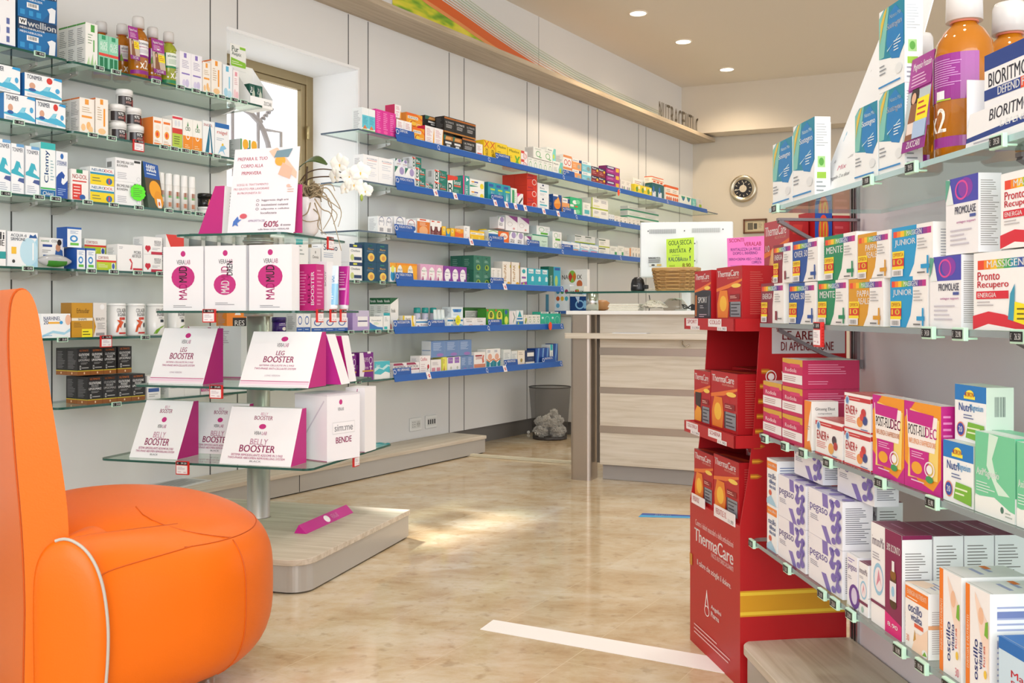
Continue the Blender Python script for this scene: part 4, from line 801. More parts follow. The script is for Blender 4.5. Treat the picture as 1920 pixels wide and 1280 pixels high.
# the rack with blue rails right of the window
rl = [
 dict(px=(742, 1325), marks=(820, 915, 1055, 1160, 1250), tags=(), signs=((742, 33, 'DIFESE'), (929, 26, 'DIGESTIONE'), (1056, 20, 'OSSA'))),
 dict(px=(742, 1212), marks=(1079, 1160), tags=(815, 852, 927, 948, 965, 983, 1018, 1045), signs=((742, 33, 'FORZA E VITALITA'), (921, 22, 'STITICHEZZA'), (1055, 20, 'STOMACO'))),
 dict(px=(742, 1207), marks=(915, 1053, 1162), tags=(882,), signs=((740, 34, 'FORZA E VITALITA'), (917, 26, 'STITICHEZZA'), (988, 22, 'REGOLARITA'), (1053, 20, 'GONFIORE'))),
 dict(px=(742, 1055), marks=(915, 1051), tags=(945,), signs=((742, 31, 'FORZA E VITALITA'), (919, 24, 'REGOLARITA'))),
 dict(px=(738, 1055), marks=(914, 1051), tags=(), signs=((738, 31, 'INTEGRATORI'), (802, 30, 'GAMBE PESANTI'), (915, 24, 'BENESSERE'))),
 dict(px=(738, 1053), marks=(911, 1050), tags=(802, 945), signs=((737, 32, 'VIE URINARIE'), (945, 24, 'MENOPAUSA'), (1016, 24, 'INTIMITA'))),
]
for i in range(6):
    zz = ZL[i]; q = rl[i]
    x0 = uu(672) if i < 3 else uu(652)
    x1 = CU-.03 if i < 3 else uu(1052)
    if i == 0: x1 = CU-.03
    bb = [j[690], j[842], j[870], j[988]]+([j[1010]] if i < 3 else [])+([j[1103], j[1120], j[1197], j[1211]] if i < 3 else [])
    e = shelf(LW, x0, x1, D, zz, 'blue railed glass shelf right of the window, %s level' % ['top', 'second', 'third', 'fourth', 'fifth', 'lowest'][i], edge=GLEDGE3 if i < 3 else GLEDGE, r0=0, brackets=bb, group='blue railed wall shelves')
    e['label'] = 'blue-railed glass shelf right of the window, %s level' % ['top', 'second', 'third', 'fourth', 'fifth', 'lowest'][i]
    q['e'] = e
    p0, p1 = q['px']; cuts = [p0, 915, 1055, p1] if p1 > 1060 else [p0, 915, p1]
    if p1 > 1060:
        u1_ = uu(1207) if i else CU+.05
    for a, b_ in zip(cuts, cuts[1:]):
        last = b_ == cuts[-1]
        rail(e, LW, a, b_-.3, zz, marks=[m_ for m_ in q['marks'] if a < m_ <= b_], tags=[m_ for m_ in q['tags'] if a < m_ <= b_], signs=[s for s in q['signs'] if a <= s[0]+5 < b_])
FY = -.262
rowof(LW, FY, ZL[0], nmL[0], [
 ('inhw', -14, 29, 1, 96, dict(d=.12)), ('well', 33, 107, 1, 62, dict(t=2, d=.12)),
 ('aldr', 160, 183, 1, 80, dict(nd=3, d=.058)), ('algel', 185, 222, 2, 64, {}),
 ('lil', 337, 379, 2, 68, {}), ('orw', 380, 395, 1, 58, {}), ('orw2', 396, 416, 1, 66, dict(nd=1)), ('blw', 418, 436, 1, 62, {}), ('pkw', 437, 448, 1, 56, {})])
rowof(LW, FY, ZL[1], nmL[1], [
 ('ton', -55, 66, 2, 52, dict(d=.08, skip=((0, 0, 0),), tn='')), ('tonr', 67, 123, 1, 47, dict(d=.08, tn='front one')), ('ton', -20, 38, 1, 50, dict(d=.08, zb=53, tn='upper left one', desc='stacked white and blue wave nasal spray pack')), ('tonr', 46, 116, 1, 44, dict(d=.08, zb=51, tn='upper one')),
 ('orw', 149, 177, 1, 66, dict(nd=2, d=.06, desc='orange and white botanical drops carton')), ('orw2', 179, 203, 1, 70, dict(nd=2, d=.06, desc='orange striped botanical drops carton')),
 ('vitc', 287, 322, 2, 53, dict(nd=2, d=.07)), ('rdg', 323, 342, 1, 62, {}), ('cbdt', 343, 379, 2, 60, {}), ('teal', 380, 402, 1, 62, {}), ('arn', 403, 430, 1, 62, {}), ('arw', 451, 483, 2, 40, dict(d=.15))])
rowof(LW, FY, ZL[2], nmL[2], [
 ('tont', -6, 20, 1, 100, dict(tn='leftmost')), ('tont', 21, 45, 1, 94, dict(tn='second one')), ('tont', 48, 74, 1, 92, dict(tn='third one')), ('clen', 76, 104, 1, 102, {}), ('ster', 105, 127, 1, 88, {}),
 ('nodol', 133, 166, 1, 58, {}), ('neur', 169, 214, 1, 33, dict(t=2)), ('brom', 216, 265, 1, 44, dict(t=2, d=.06))])
rowof(LW, FY, ZL[3], nmL[3], [
 ('acq2', -10, 11, 1, 68, {}), ('acq', 14, 71, 1, 66, {}), ('wom', 73, 120, 1, 58, dict(dy=.05)),
 ('blu', 126, 153, 1, 38, dict(dy=.02, zb=41, tn='upper one')), ('blu', 144, 160, 1, 40, dict(tn='lower left one', d=.10)), ('blu', 162, 179, 1, 40, dict(tn='lower right one', d=.10)),
 ('cort', 181, 218, 1, 30, dict(tn='lower one')), ('cort', 158, 199, 1, 30, dict(dy=.09, zb=30, tn='upper one', d=.06)),
 ('mob', 220, 267, 1, 50, dict(nd=1)), ('hrt', 269, 304, 1, 33, dict(t=2, tn='')), ('redc', 311, 345, 1, 72, {}),
 ('ntop', 500, 530, 1, 52, dict(dy=.0)), ('omn', 582, 601, 1, 58, {}), ('sonno', 603, 640, 1, 72, {}), ('tqt', 552, 578, 1, 84, dict(desc='turquoise topped carton behind the magenta boxes')),
 ('nvy', 655, 679, 1, 34, dict(t=2)), ('egg', 683, 728, 2, 36, dict(t=2))])
rowof(LW, FY, ZL[4], nmL[4], [
 ('nar', 77, 132, 1, 46, {}), ('gold', 134, 174, 1, 65, {}), ('bty', 174.6, 200, 1, 64, {}),
 ('obk', 425, 462, 1, 50, {}), ('wob', 556, 582, 2, 34, {}), ('wob', 584, 652, 3, 26, dict(desc='low white carton with blue moon emblem'))])
rowof(LW, FY, ZL[5], nmL[5], [
 ('glu', 145, 218, 3, 51, dict(zb=56, nd=2, d=.07, tn='upper')), ('glu', 221, 247, 1, 50, dict(zb=54, tn='upper end one')),
 ('glu', 164, 272, 4, 52, dict(nd=2, d=.07)),
 ('whr', 276, 301, 1, 44, {}), ('gry', 316, 375, 2, 40, {}), ('mag', 377, 400, 1, 14, {}), ('gry', 420, 462, 1, 42, dict(desc='pale grey printed carton behind the pole')), ('gry', 505, 540, 1, 44, dict(desc='pale grey carton right of the pole')),
 ('nx', 648, 668, 1, 50, dict(tn='left one')), ('nx', 674, 700, 1, 52, dict(tn='right one')), ('tis', 702, 731, 1, 33, {})])
rowof(LW, FY, ZL[0], nmM[0], [
 ('cyn', 679, 703.5, 2, 43, {}), ('mgt', 704, 742, 3, 46, {}), ('pkg', 743, 772, 2, 36, {}),
 ('pkg', 740, 752, 1, 24, dict(zb=40, tn='upper one', dy=.01, desc='magenta sided carton stacked on top')),
 ('bic', 773, 796, 1, 29, dict(tn='lower one')), ('bic', 762, 792, 1, 28, dict(zb=31, dy=.06, tn='upper one')),
 ('tbw', 797, 831, 2, 37, {}), ('blk', 832, 866, 2, 28, {}), ('blk', 797, 832, 1, 22, dict(zb=42, dy=.09, tn='upper one', desc='black copper pack behind white tubes')),
 ('blk2', 867, 892, 1, 31, dict(tn='front one')), ('blk2', 833, 892, 3, 30, dict(zb=33, tn='stacked')),
 ('whrd', 893, 905, 1, 26, {}), ('yx', 907, 929, 2, 36, {}), ('yel', 930, 951, 1, 36, {}), ('yel2', 952, 976, 1, 33, {}),
 ('rdw', 977, 989, 1, 16, dict(t=2)), ('grc', 990, 1036, 5, 23, {}), ('grc', 1000, 1036, 2, 21, dict(zb=24, tn='stacked', desc='white carton with green arc on top of others')),
 ('myv', 1037, 1055, 1, 27, {}), ('myv', 1026, 1042, 1, 26, dict(zb=27, dy=.04, tn='upper one', desc='turquoise edged carton standing above the row')), ('rgc', 1056, 1072, 1, 22, dict(t=2)), ('orn', 1073, 1090, 1, 20, dict(t=2)), ('sky', 1091, 1108, 1, 20, dict(t=2)),
 ('drd', 1109, 1135, 2, 17, dict(t=2)), ('mau', 1137, 1162, 1, 14, dict(t=3)), ('wln', 1164, 1183, 2, 22, {}), ('crd', 1187, 1208, 1, 36, dict(d=.004, dy=.09)), ('yw2', 1190, 1222, 3, 20, {}),
 ('tls', 1223, 1245, 2, 29, {}), ('orr', 1248, 1272, 2, 32, {}), ('orr', 1222, 1244, 1, 12, dict(zb=30, tn='stacked', desc='orange topped carton on teal cartons')), ('gbl', 1276, 1296, 2, 20, {}), ('tqs', 1298, 1305, 1, 18, {}), ('clr', 1308, 1317, 1, 20, {})])
rowof(LW, FY, ZL[1], nmM[1], [
 ('bcw', 681, 737, 2, 50, {}), ('bcg', 740, 778, 2, 38, {}), ('bcg', 741, 764, 2, 16, dict(zb=40, dy=.06, desc='grey topped carton behind the lilac globes')), ('bet', 779, 798, 1, 21, dict(t=2)), ('bet', 773, 790, 1, 20, dict(zb=43, dy=.03, tn='top one', desc='green vitamin B carton crowning the stack')), ('bet', 799, 812, 1, 15, dict(desc='smallest green vitamin B carton')),
 ('bet', 815, 838, 1, 22, dict(t=2, desc='wide green and white vitamin B carton')), ('betl', 839, 866, 1, 38, {}), ('pkt', 868, 880, 1, 42, {}), ('swb', 881, 908, 1, 19, dict(t=2)), ('dkm', 915, 957, 3, 38, {}),
 ('gw', 958, 969, 1, 34, {}), ('pks', 970, 981, 1, 26, {}), ('redl', 988, 1007, 1, 22, dict(t=3, nd=2, d=.10)),
 ('whb', 1008, 1029, 1, 26, dict(t=2)), ('onv', 1037, 1053, 1, 36, {}), ('orn', 1054, 1068, 1, 32, {}), ('grf', 1069, 1091, 1, 18, dict(t=2)), ('wtq', 1093, 1107, 1, 30, {}),
 ('lim', 1109, 1140, 1, 21, dict(t=2, d=.12)), ('bls', 1141, 1152, 3, 16, {}), ('wsm', 1153, 1176, 3, 15, {}), ('wsm', 1177, 1200, 3, 14, dict(desc='small pale carton near the monitor')), ('gst', 1177, 1235, 2, 12, dict(t=2, zb=16, dy=.05)),
 ('rbw', 1263, 1306, 3, 13, {})])
rowof(LW, FY, ZL[2], nmM[2], [
 ('oval', 708, 736, 2, 30, {}), ('oval', 739, 760, 1, 33, dict(desc='oval window carton with blue drop')), ('ovr', 761, 780, 1, 30, {}),
 ('oor', 782, 806, 1, 34, {}), ('obr', 807, 828, 2, 33, {}), ('yob', 829, 836, 1, 24, {}), ('yblu', 837, 844, 1, 20, {}), ('yob', 845, 852, 1, 22, dict(desc='narrow yellow carton beside the blue one')), ('oye', 853, 869, 1, 22, {}), ('wth', 870, 881, 1, 29, {}),
 ('ycp', 882, 908, 2, 22, {}), ('grl', 916, 934, 1, 26, {}), ('gel', 935, 954, 1, 26, {}), ('lgl', 955, 982, 2, 27, {}), ('lgl', 934, 946, 1, 22, dict(zb=32, tn='stacked', dy=.03, desc='lilac globe carton standing above')), ('pur2', 948, 992, 2, 28, dict(zb=30, dy=.03, tn='upper')), ('pur2', 984, 996, 1, 22, dict(tn='lower one')),
 ('gvl', 998, 1027, 2, 27, {}), ('gc2', 1036, 1053, 1, 18, dict(t=2)), ('gc2', 1006, 1031, 1, 17, dict(zb=28, dy=.03, tn='top one', desc='white blue carton with green ring')),
 ('bpb', 1054, 1087, 2, 20, {}), ('bpp', 1088, 1122, 2, 19, {}), ('wlm', 1123, 1143, 1, 16, dict(t=2)), ('wlm', 1078, 1116, 2, 14, dict(zb=21, tn='stacked', dy=.02, desc='grey white carton stacked behind')), ('wgn', 1144, 1158, 1, 20, {}), ('wgn', 1159, 1170, 1, 22, dict(desc='white carton beside the green square one')), ('worg', 1171, 1184, 1, 20, {}), ('wsm', 1185, 1206, 4, 22, {})])
rowof(LW, FY, ZL[3], nmM[3], [
 ('yci', 731, 742, 1, 36, {}), ('ych', 743, 782, 2, 36, {}), ('pnk', 788, 831, 3, 36, {}), ('prp', 832, 875, 3, 34, {}),
 ('dgr', 888, 920, 2, 28, dict(t=2, nd=2, d=.09)), ('wcr', 921, 940, 2, 34, {}), ('mnp', 942, 975, 2, 47, {}), ('tpb', 977, 988, 1, 37, {}), ('tqy', 989, 1028, 3, 36, {}), ('gbt', 1029, 1051, 1, 41, {})])
rowof(LW, FY, ZL[4], nmM[4], [
 ('lilx', 661, 692, 1, 38, {}), ('dmk', 693, 718, 1, 26, {}), ('tqt', 719, 731, 1, 32, {}), ('flo', 732, 747, 1, 60, dict(nd=3, d=.05, dy=.02)), ('ypl', 755, 779, 1, 26, {}), ('wbp', 780, 802, 1, 18, {}),
 ('wbz', 839, 850, 1, 20, {}), ('blz', 846, 868, 1, 20, dict(zb=20, dy=.03)), ('wbz', 851, 868, 1, 20, dict(desc='white carton under the yellow sticker')), ('wrz', 870, 911, 2, 19, {}), ('gbk', 872, 911, 2, 38, dict(dy=.09)),
 ('lem', 912, 943, 2, 35, {}), ('lem2', 944, 954, 1, 34, {}), ('arw2', 955, 967, 1, 30, {}), ('tbl', 968, 981, 1, 31, {}), ('olv', 982, 989, 1, 22, {}), ('crm', 990, 1013, 3, 22, {}), ('tqm', 1014, 1051, 2, 27, {})])
rowof(LW, FY, ZL[5], nmM[5], [
 ('bio2', 738, 786, 2, 26, dict(t=1, zb=0)), ('cys', 787, 807, 1, 36, {}), ('pnb', 808, 827, 1, 27, {}), ('ypl2', 828, 838, 1, 30, {}), ('vio', 839, 863, 2, 29, {}), ('slb', 864, 888, 2, 29, {}),
 ('slb', 808, 884, 3, 31, dict(zb=31, tn='stacked', desc='slate blue and grey carton')), ('slm', 889, 910, 1, 34, {}), ('otq', 912, 938, 2, 38, {}), ('wgy', 944, 958, 1, 34, {}), ('wgy', 959, 970, 1, 30, dict(desc='pale dotted carton beside the cream one')), ('dog', 971, 984, 1, 30, {}), ('nvs', 985, 1002, 1, 28, {}), ('bst', 1004, 1030, 3, 31, {}), ('wts', 1031, 1037, 1, 36, {}), ('bst', 1038, 1046, 1, 37, dict(desc='tall blue carton at shelf end'))])
# ================================================================ LEFT WALL: BOTTLES, JARS, TUBES, SMALL THINGS
AMB = mat('amber_liquid', 'C97A12', .06, coat=.6); GRL = mat('green_liquid', 'B9C23A', .06, coat=.6); CAPW = mat('frosted_cap', 'E9E6E4', .25); 
def tint(m, t):
    b = m.node_tree.nodes['Principled BSDF']; b.inputs['Transmission Weight'].default_value = t; b.inputs['IOR'].default_value = 1.35
tint(AMB, .35); tint(GRL, .35); tint(CAPW, .25)
PINKC = mat('pink_neck', 'E58C78', .3)
def bottle(loc, rz, h, liquid, label, ops, lab_desc, cat='bottle', group=None, leaflet=None, r=None, body='8E2A86', leafx=0):
    r = r or h*.155
    e = empty('plastic_bottle', loc, rz, lab_desc, cat, group)
    b = MB(); b.lathe([(r*.86, 0), (r, h*.02), (r, h*.60), (r*.93, h*.68), (r*.70, h*.75), (r*.42, h*.79), (r*.42, h*.82)], 28)
    b.build('bottle_body', [liquid], e)
    b = MB(); b.lathe([(r*.48, h*.80), (r*.48, h*.86)], 24); b.build('neck_ring', [PINKC], e)
    b = MB(); b.lathe([(r*.62, h*.81), (r*.60, h*.97), (r*.52, h), (r*.2, h*1.004)], 24); b.build('measuring_cap', [CAPW], e)
    # wrap-around label with print
    L = MB(); n = 28; z0, z1 = h*.33, h*.60; rr = r*1.006
    a0, a1 = -math.pi*.98, -.02
    for i in range(n):
        p, q = a0+(a1-a0)*i/n, a0+(a1-a0)*(i+1)/n
        L.add([(rr*math.cos(p), rr*math.sin(p), z0), (rr*math.cos(q), rr*math.sin(q), z0), (rr*math.cos(q), rr*math.sin(q), z1), (rr*math.cos(p), rr*math.sin(p), z1)], [(0, 1, 2, 3)], body, smooth=True)
    wrap(L, ops, rr, a0, a1, z0, z1)
    for i in range(n):
        p, q = a0+(a1-a0)*i/n, a0+(a1-a0)*(i+1)/n
        L.add([(rr*math.cos(p), rr*math.sin(p), h*.06), (rr*math.cos(q), rr*math.sin(q), h*.06), (rr*math.cos(q), rr*math.sin(q), h*.12), (rr*math.cos(p), rr*math.sin(p), h*.12)], [(0, 1, 2, 3)], body, smooth=True)
    wrap(L, 't 34 0 64 100 F4EEE4 0 x2;c 22 0 29 24 E8E8E8', rr, a0, a1, h*.15, h*.29)
    L.build('bottle_label', [PP], e)
    if leaflet:
        lw_, lh, top_, ops2 = leaflet; g = MB(); y0 = -r-.006; y1 = -r*.72-.004
        A = [(leafx-lw_/2, y0-.006, top_-lh), (leafx+lw_/2, y0-.006, top_-lh), (leafx+lw_/2, y1, top_), (leafx-lw_/2, y1, top_)]
        g.add(A+[(p[0], p[1]+.0012, p[2]) for p in A], [(0, 1, 2, 3), (7, 6, 5, 4), (0, 4, 5, 1), (1, 5, 6, 2), (2, 6, 7, 3), (3, 7, 4, 0)], 'A0328E')
        g.art(A, ops2); g.build('hanging_leaflet', [PR], e)
    return e
def put(fr, px, y, z): x = fr.at(px, y); return fr.w(x, y, z)
LOPS = 'r 22 0 84 100 F0EEF0;r 22 0 84 14 8E2A86;t 26 74 76 92 6A6A72 0 aloevera2;t 26 56 78 66 B8508C 0 Magnesio Potassio;l 28 24 80 48 B8B0C0 4;p 22 0 34 0 26 50 22 30 7CA83A'
LEAF = 'r 0 0 100 12 8E2A86;r 0 12 100 62 C9B9A8;c 18 44 44 62 3A2622;p 14 12 56 12 46 48 22 50 8A5A3C;c 22 46 38 58 D8A888;r 46 34 100 56 F4E21E;l 50 38 96 54 C03A30 3;r 0 62 100 100 A0328E;t 10 84 92 94 FFFFFF 0 Magnesio Potassio;l 12 66 90 82 E8C0E0 4;t 20 2 80 10 FFFFFF 0 ZUCCARI'
zs = ZL[0]+.0006; bh = 116*LW.dep(LW.at(259, -.21), -.21)/FL
kind_o = 't 40 4 66 34 FFFFFF 0 x2'
bottle(put(LW, 259, -.225, zs), LW.a, bh, AMB, '', LOPS, 'amber drink bottle marked x2 on the top left glass shelf', group='supplement bottles', leaflet=(.045, .14, bh*.78, LEAF), leafx=-.052)
bottle(put(LW, 286, -.20, zs), LW.a, bh*.93, AMB, '', LOPS, 'amber bottle with front hanging photo leaflet beside the green bottle', group='supplement bottles', leaflet=(.062, .15, bh*.72, LEAF), leafx=.0)
bottle(put(LW, 316, -.20, zs), LW.a, bh*.93, GRL, '', 'r 18 0 84 100 EAF0E4;r 18 0 84 14 2F8A5A;t 24 72 78 90 5A7A60 0 aloevera2;l 28 26 80 60 9AB89A 5', 'green yellow drink bottle with clear cap', body='2F8A5A', group='supplement bottles')
bottle(put(LW, 229, -.13, zs), LW.a, bh*.93, AMB, '', LOPS, 'amber bottle standing behind, left of the x2 bottle', group='supplement bottles')
bottle(put(LW, 190, -.085, zs), LW.a, bh*.93, AMB, '', LOPS, 'capped bottle behind the mint aloe gel cartons', group='supplement bottles')
# display tray with green cartons
e = empty('counter_display', put(LW, 462, -.15, zs), LW.a, 'white cardboard display with green cartons at the top shelf end', 'display')
b = MB(); b.prism([(-.06, -.09), (.085, -.09), (.085, .05), (-.06, .05)], 0, .003); b.box(-.06, .085, -.091, -.089, 0, .045)
for x in (-.06, .085): b.add([(x, -.09, 0), (x, .05, 0), (x, .05, .22), (x, -.09, .05)], [(0, 1, 2, 3)]); b.add([(x+.001, -.09, 0), (x+.001, .05, 0), (x+.001, .05, .22), (x+.001, -.09, .05)], [(3, 2, 1, 0)])
b.box(-.06, .085, .048, .05, 0, .22, 'F2F3EE'); b.art([(-.06, -.091, 0), (.085, -.091, 0), (.085, -.091, .045), (-.06, -.091, .045)], 't 60 30 94 70 333333 0 ZUCCARI')
b.build('display_tray', [PR], e)
b = MB(); b.box(-.06, .04, .046, .048, .19, .315, 'F2F3EE'); b.art([(-.06, .046, .19), (.04, .046, .19), (.04, .046, .315), (-.06, .046, .315)], 't 10 70 52 92 3A5A50 0 Pur;t 10 52 70 70 3A5A50 0 Aseptic;p 4 14 96 14 100 26 96 36 4 46 8CC832;r 60 84 96 94 8CC832;l 10 20 80 36 E8F4D0 2')
b.build('header_card', [PR], e)
for i, (x, dz) in enumerate(((-.022, .0035), (.022, .0035))):
    me = carton_mesh('pur', .04, .05, .105); o = bpy.data.objects.new('medicine_box', me); COL.objects.link(o)
    lx = LW.at(462, -.15)+x; o.location = LW.w(lx, -.19+i*.0, zs+dz); o.rotation_euler = (0, 0, LW.a)
    tag(o, ['dark green leaf carton in the display tray, left one', 'dark green leaf carton in the display tray, right one'][i], 'box', 'leaf cartons in the display tray')
def jar(loc, rz, r, h, cols, lab, group=None, cat='jar', lidh=.32, name='cream_jar', ops=None):
    e = empty(name, loc, rz, lab, cat, group)
    b = MB(); b.lathe([(r*.94, 0), (r, h*.04), (r, h*(1-lidh))], 24, col=cols[0])
    if ops:
        wrap(b, ops, r+.0002, -math.pi*.95, -.05*math.pi, h*.05, h*(1-lidh)*.98)
    b.build('jar_body', [PP], e)
    b = MB(); b.lathe([(r*1.04, h*(1-lidh)), (r*1.05, h*.95), (r*.97, h), (0, h)], 24, col=cols[1]); b.build('lid', [PP], e)
    return e
zs = ZL[1]+.0006; jh = 33*LW.dep(LW.at(220, -.22), -.22)/FL; JO = 'r 0 0 100 88 3A3436;t 34 50 60 78 F0F0F0 0 97%;t 34 20 62 40 E8B0A8 0 ARTIGLIO;r 62 0 100 60 8A2A30'
for px, k_, lab, y in ((221, 0, 'front row of the pile, left', -.22), (254, 0, 'front row of the pile, right', -.22), (219, 1, 'second layer of the pile, left', -.22), (249, 1, 'second layer of the pile, right', -.215), (233, 2, 'crowning the pile', -.20)):
    jar(put(LW, px, y, zs+k_*(jh+.0006)), LW.a, .033, jh, ('EDEBE9', 'F2F1F0'), 'white lidded black label jar, '+lab, 'white lidded jars', ops=JO)
zs = ZL[2]+.0006
for i in range(5):
    px = 301+i*14.5; h_ = 70*LW.dep(LW.at(300, -.22), -.22)/FL
    mb = MB(); r_ = .0165; mb.lathe([(r_, 0), (r_, h_*.68), (r_*.97, h_*.69), (r_*.97, h_*.98), (r_*.8, h_)], 20, cols=['EDEAE6', 'D8D4D0', 'F2F1EF', 'F2F1EF'])
    a = [(r_*math.cos(t), r_*math.sin(t)) for t in (-2.3, -1.9, -1.5, -1.1)]
    for (z0, z1, c_) in ((.10, .22, 'B86A3A'), (.34, .40, '5FA04A'), (.40, .52, '9A5A3A')):
        q = [(x*1.01, y*1.01) for x, y in a]
        for s in range(3): mb.add([(q[s][0], q[s][1], z0*h_), (q[s+1][0], q[s+1][1], z0*h_), (q[s+1][0], q[s+1][1], z1*h_), (q[s][0], q[s][1], z1*h_)], [(0, 1, 2, 3)], c_)
    o = mb.build('cream_tube', [PP], loc=put(LW, px, -.23, zs), rz=LW.a)
    tag(o, 'tall white cylinder with brown label, %s in the row of five' % ordn(i, 5), 'tube', 'white cylinders on the third shelf')
jar(put(LW, 384, -.22, zs+.0352), LW.a, .031, .060, ('1A1818', '161616'), 'black cream jar stacked on a white jar', ops='p 40 10 60 10 56 60 48 90 44 50 D87A2A')
jar(put(LW, 384, -.22, zs), LW.a, .031, .034, ('E6E4E2', 'EEEDEB'), 'white cream jar under the black jar')
# slanted leaflet cards
def card(fr, px, y, z, w, h, lean, ops, lab, col='F2F2F2', yaw=0, name='display_card'):
    b = MB(); A = [(-w/2, 0, 0), (w/2, 0, 0), (w/2+lean*.0, lean, h), (-w/2, lean, h)]
    b.add(A+[(p[0], p[1]+.0015, p[2]) for p in A], [(0, 1, 2, 3), (7, 6, 5, 4), (0, 4, 5, 1), (1, 5, 6, 2), (2, 6, 7, 3), (3, 7, 4, 0)], col); b.art(A, ops)
    return tag(b.build(name, [PR], loc=put(fr, px, y, z), rz=fr.a+yaw), lab, 'display card')
u0, u1 = LW.at(272, -.262), LW.at(306, -.262); zc = ZL[2]+.0006; dd = LW.dep(u0, -.262)/FL
b = MB(); A = [(u0+.018, -.262, zc), (u1+.006, -.262, zc), (u1-.028, -.262, zc+82*dd), (u0-.012, -.262, zc+86*dd)]
b.add(A+[(p[0], p[1]+.03, p[2]) for p in A], [(0, 1, 2, 3), (7, 6, 5, 4), (0, 4, 5, 1), (1, 5, 6, 2), (2, 6, 7, 3), (3, 7, 4, 0)], '4A5A4A')
b.art(A, 'r 0 66 100 100 2458A8;l 16 72 84 94 C8D8F0 3;r 0 30 100 66 5A4A34;c 20 20 96 62 F0A41E;c 44 0 100 40 E8981A;r 60 2 84 22 F2F0EC;c 66 6 78 16 D86A2A;t 20 80 80 96 FFFFFF 0 100%')
tag(b.build('display_card', [PR], loc=LW.w(0, 0), rz=LW.a), 'slanted blue topped card with orange plant beside bromelain boxes', 'display card')
def splat(fr, px, py, y, rpx, col, lab, ry=1.0, ops=None, name='price_sticker'):
    x = fr.at(px, y); d = fr.dep(x, y)/FL; z = fr.z(px, py, y); n = 26; R = rpx*d; rnd = random.Random(px)
    b = MB(); P = []
    for i in range(n):
        a = 2*math.pi*i/n; q = R*(1 if i % 2 else .90)*rnd.uniform(.97, 1.03); P.append((q*math.cos(a), q*ry*math.sin(a)))
    b.add([(p[0], 0, p[1]) for p in P]+[(p[0], .001, p[1]) for p in P], [tuple(range(n)), tuple(range(2*n-1, n-1, -1))]+[(i, n+i, n+(i+1) % n, (i+1) % n) for i in range(n)], col)
    b.art([(-R*.7, 0, -R*.7*ry), (R*.7, 0, -R*.7*ry), (R*.7, 0, R*.7*ry), (-R*.7, 0, R*.7*ry)], ops or 'l 4 10 96 90 5A9A3A 5')
    return tag(b.build(name, [PR], loc=fr.w(x, y, z), rz=fr.a), lab, 'sticker')
splat(LW, 259, 361, -.270, 17, '5FF020', 'neon green starburst sticker on the bromelain boxes', .95)
splat(LW, 859, 600, -.285, 8.5, 'F2EE18', 'yellow round handwritten sticker on the fifth blue-edged shelf', 1.1, 'l 4 10 96 90 8A8A20 4')
splat(LW, 1032, 611, -.300, 6.5, 'F2501E', 'orange red blank sticker on the fifth rail near its end', 1.25, 'l 10 40 60 60 D8461A 1')
splat(LW, 1160, 361, -.298, 4.5, 'F2502A', 'small orange sticker hanging from the top blue rail', 1.4, 'l 10 40 60 60 D8461A 1')
# silver pillow pack with grass
b = MB(); rr_ = []
zc = ZL[3]+.004; x0, x1 = LW.at(74, -.265), LW.at(137, -.265); wv = x1-x0
for i in range(13):
    t = i/12; hw = .030*math.sin(math.pi*min(max(t*1.0, .02), .98))**.6
    for k_ in range(10):
        a = 2*math.pi*k_/10; b.v.append((x0+wv*t-(x0+x1)/2, hw*.6*math.cos(a), .028+hw*.85*math.sin(a)))
for i in range(12):
    for k_ in range(10):
        j2 = (k_+1) % 10; col = '3F8A2E' if (k_ >= 5 and 3 <= i <= 9) else 'B8BABC'
        b.f.append((i*10+k_, (i+1)*10+k_, (i+1)*10+j2, i*10+j2)); b.c.append(col); b.m.append(0); b.sm.append(True)
tag(b.build('foil_pack', [PP], loc=LW.w((x0+x1)/2, -.252, ZL[3]+.0006), rz=LW.a), 'silver foil pack with green grass print lying on the fourth shelf', 'packet')
# collagen tins
zs = ZL[4]+.0006
CO = 't 30 78 74 92 2A2A30 0 COLLAGENE;t 34 64 72 76 2A2A30 0 RIGENERA;r 40 52 66 61 C83A34;p 26 8 32 30 40 40 30 52 44 50 58 44 50 34 46 24 54 8 46 22 40 26 34 8 D8562A;c 42 50 50 58 D8562A;c 60 24 72 42 2A3A44;r 38 2 72 8 C83A34'
CG = 't 30 78 74 92 2A2A30 0 COLLAGENE;t 34 64 72 76 2A2A30 0 RIGENERA;r 48 42 66 52 2A3A44;p 20 0 30 14 50 26 76 32 50 20 34 0 7AA82A;l 40 54 70 62 8A8A8A 2'
for px, ops, lab in ((218, CO, 'white collagen tin with orange runner, left one'), (254, CO, 'white collagen tin with orange runner, right one'), (291, CG, 'white collagen tin with green swoosh, left one'), (330, CG, 'white collagen tin with green swoosh, near the gondola')):
    jar(put(LW, px, -.215, zs), LW.a, .037, .136, ('F1F1F0', 'F4F4F4'), lab, 'collagen tins', 'tin', .07, 'supplement_tin', ops)
jar(put(LW, 186, -.10, zs), LW.a, .037, .136, ('F1F1F0', 'F4F4F4'), 'white collagen tin hidden behind the gold box', 'collagen tins', 'tin', .07, 'supplement_tin', CG)
jar(put(LW, 523, -.22, zs), LW.a, .034, .075, ('3A1F72', '2E1A66'), 'deep purple jar with white blossom right of the pole', ops='c 40 10 66 50 E8E0D8;l 24 60 80 90 C8C0E0 2')
for i, px in enumerate((366, 396, 425, 452)):
    jar(put(LW, px, -.20, ZL[3]+.0006), LW.a, .026, 76*LW.dep(LW.at(px, -.2), -.2)/FL, ('E2E2DE', '8E9698'), 'grey lidded jar behind the white magenta circle boxes, %s of four' % ['first', 'second', 'third', 'last'][i], 'grey lidded jars on the fourth left shelf')
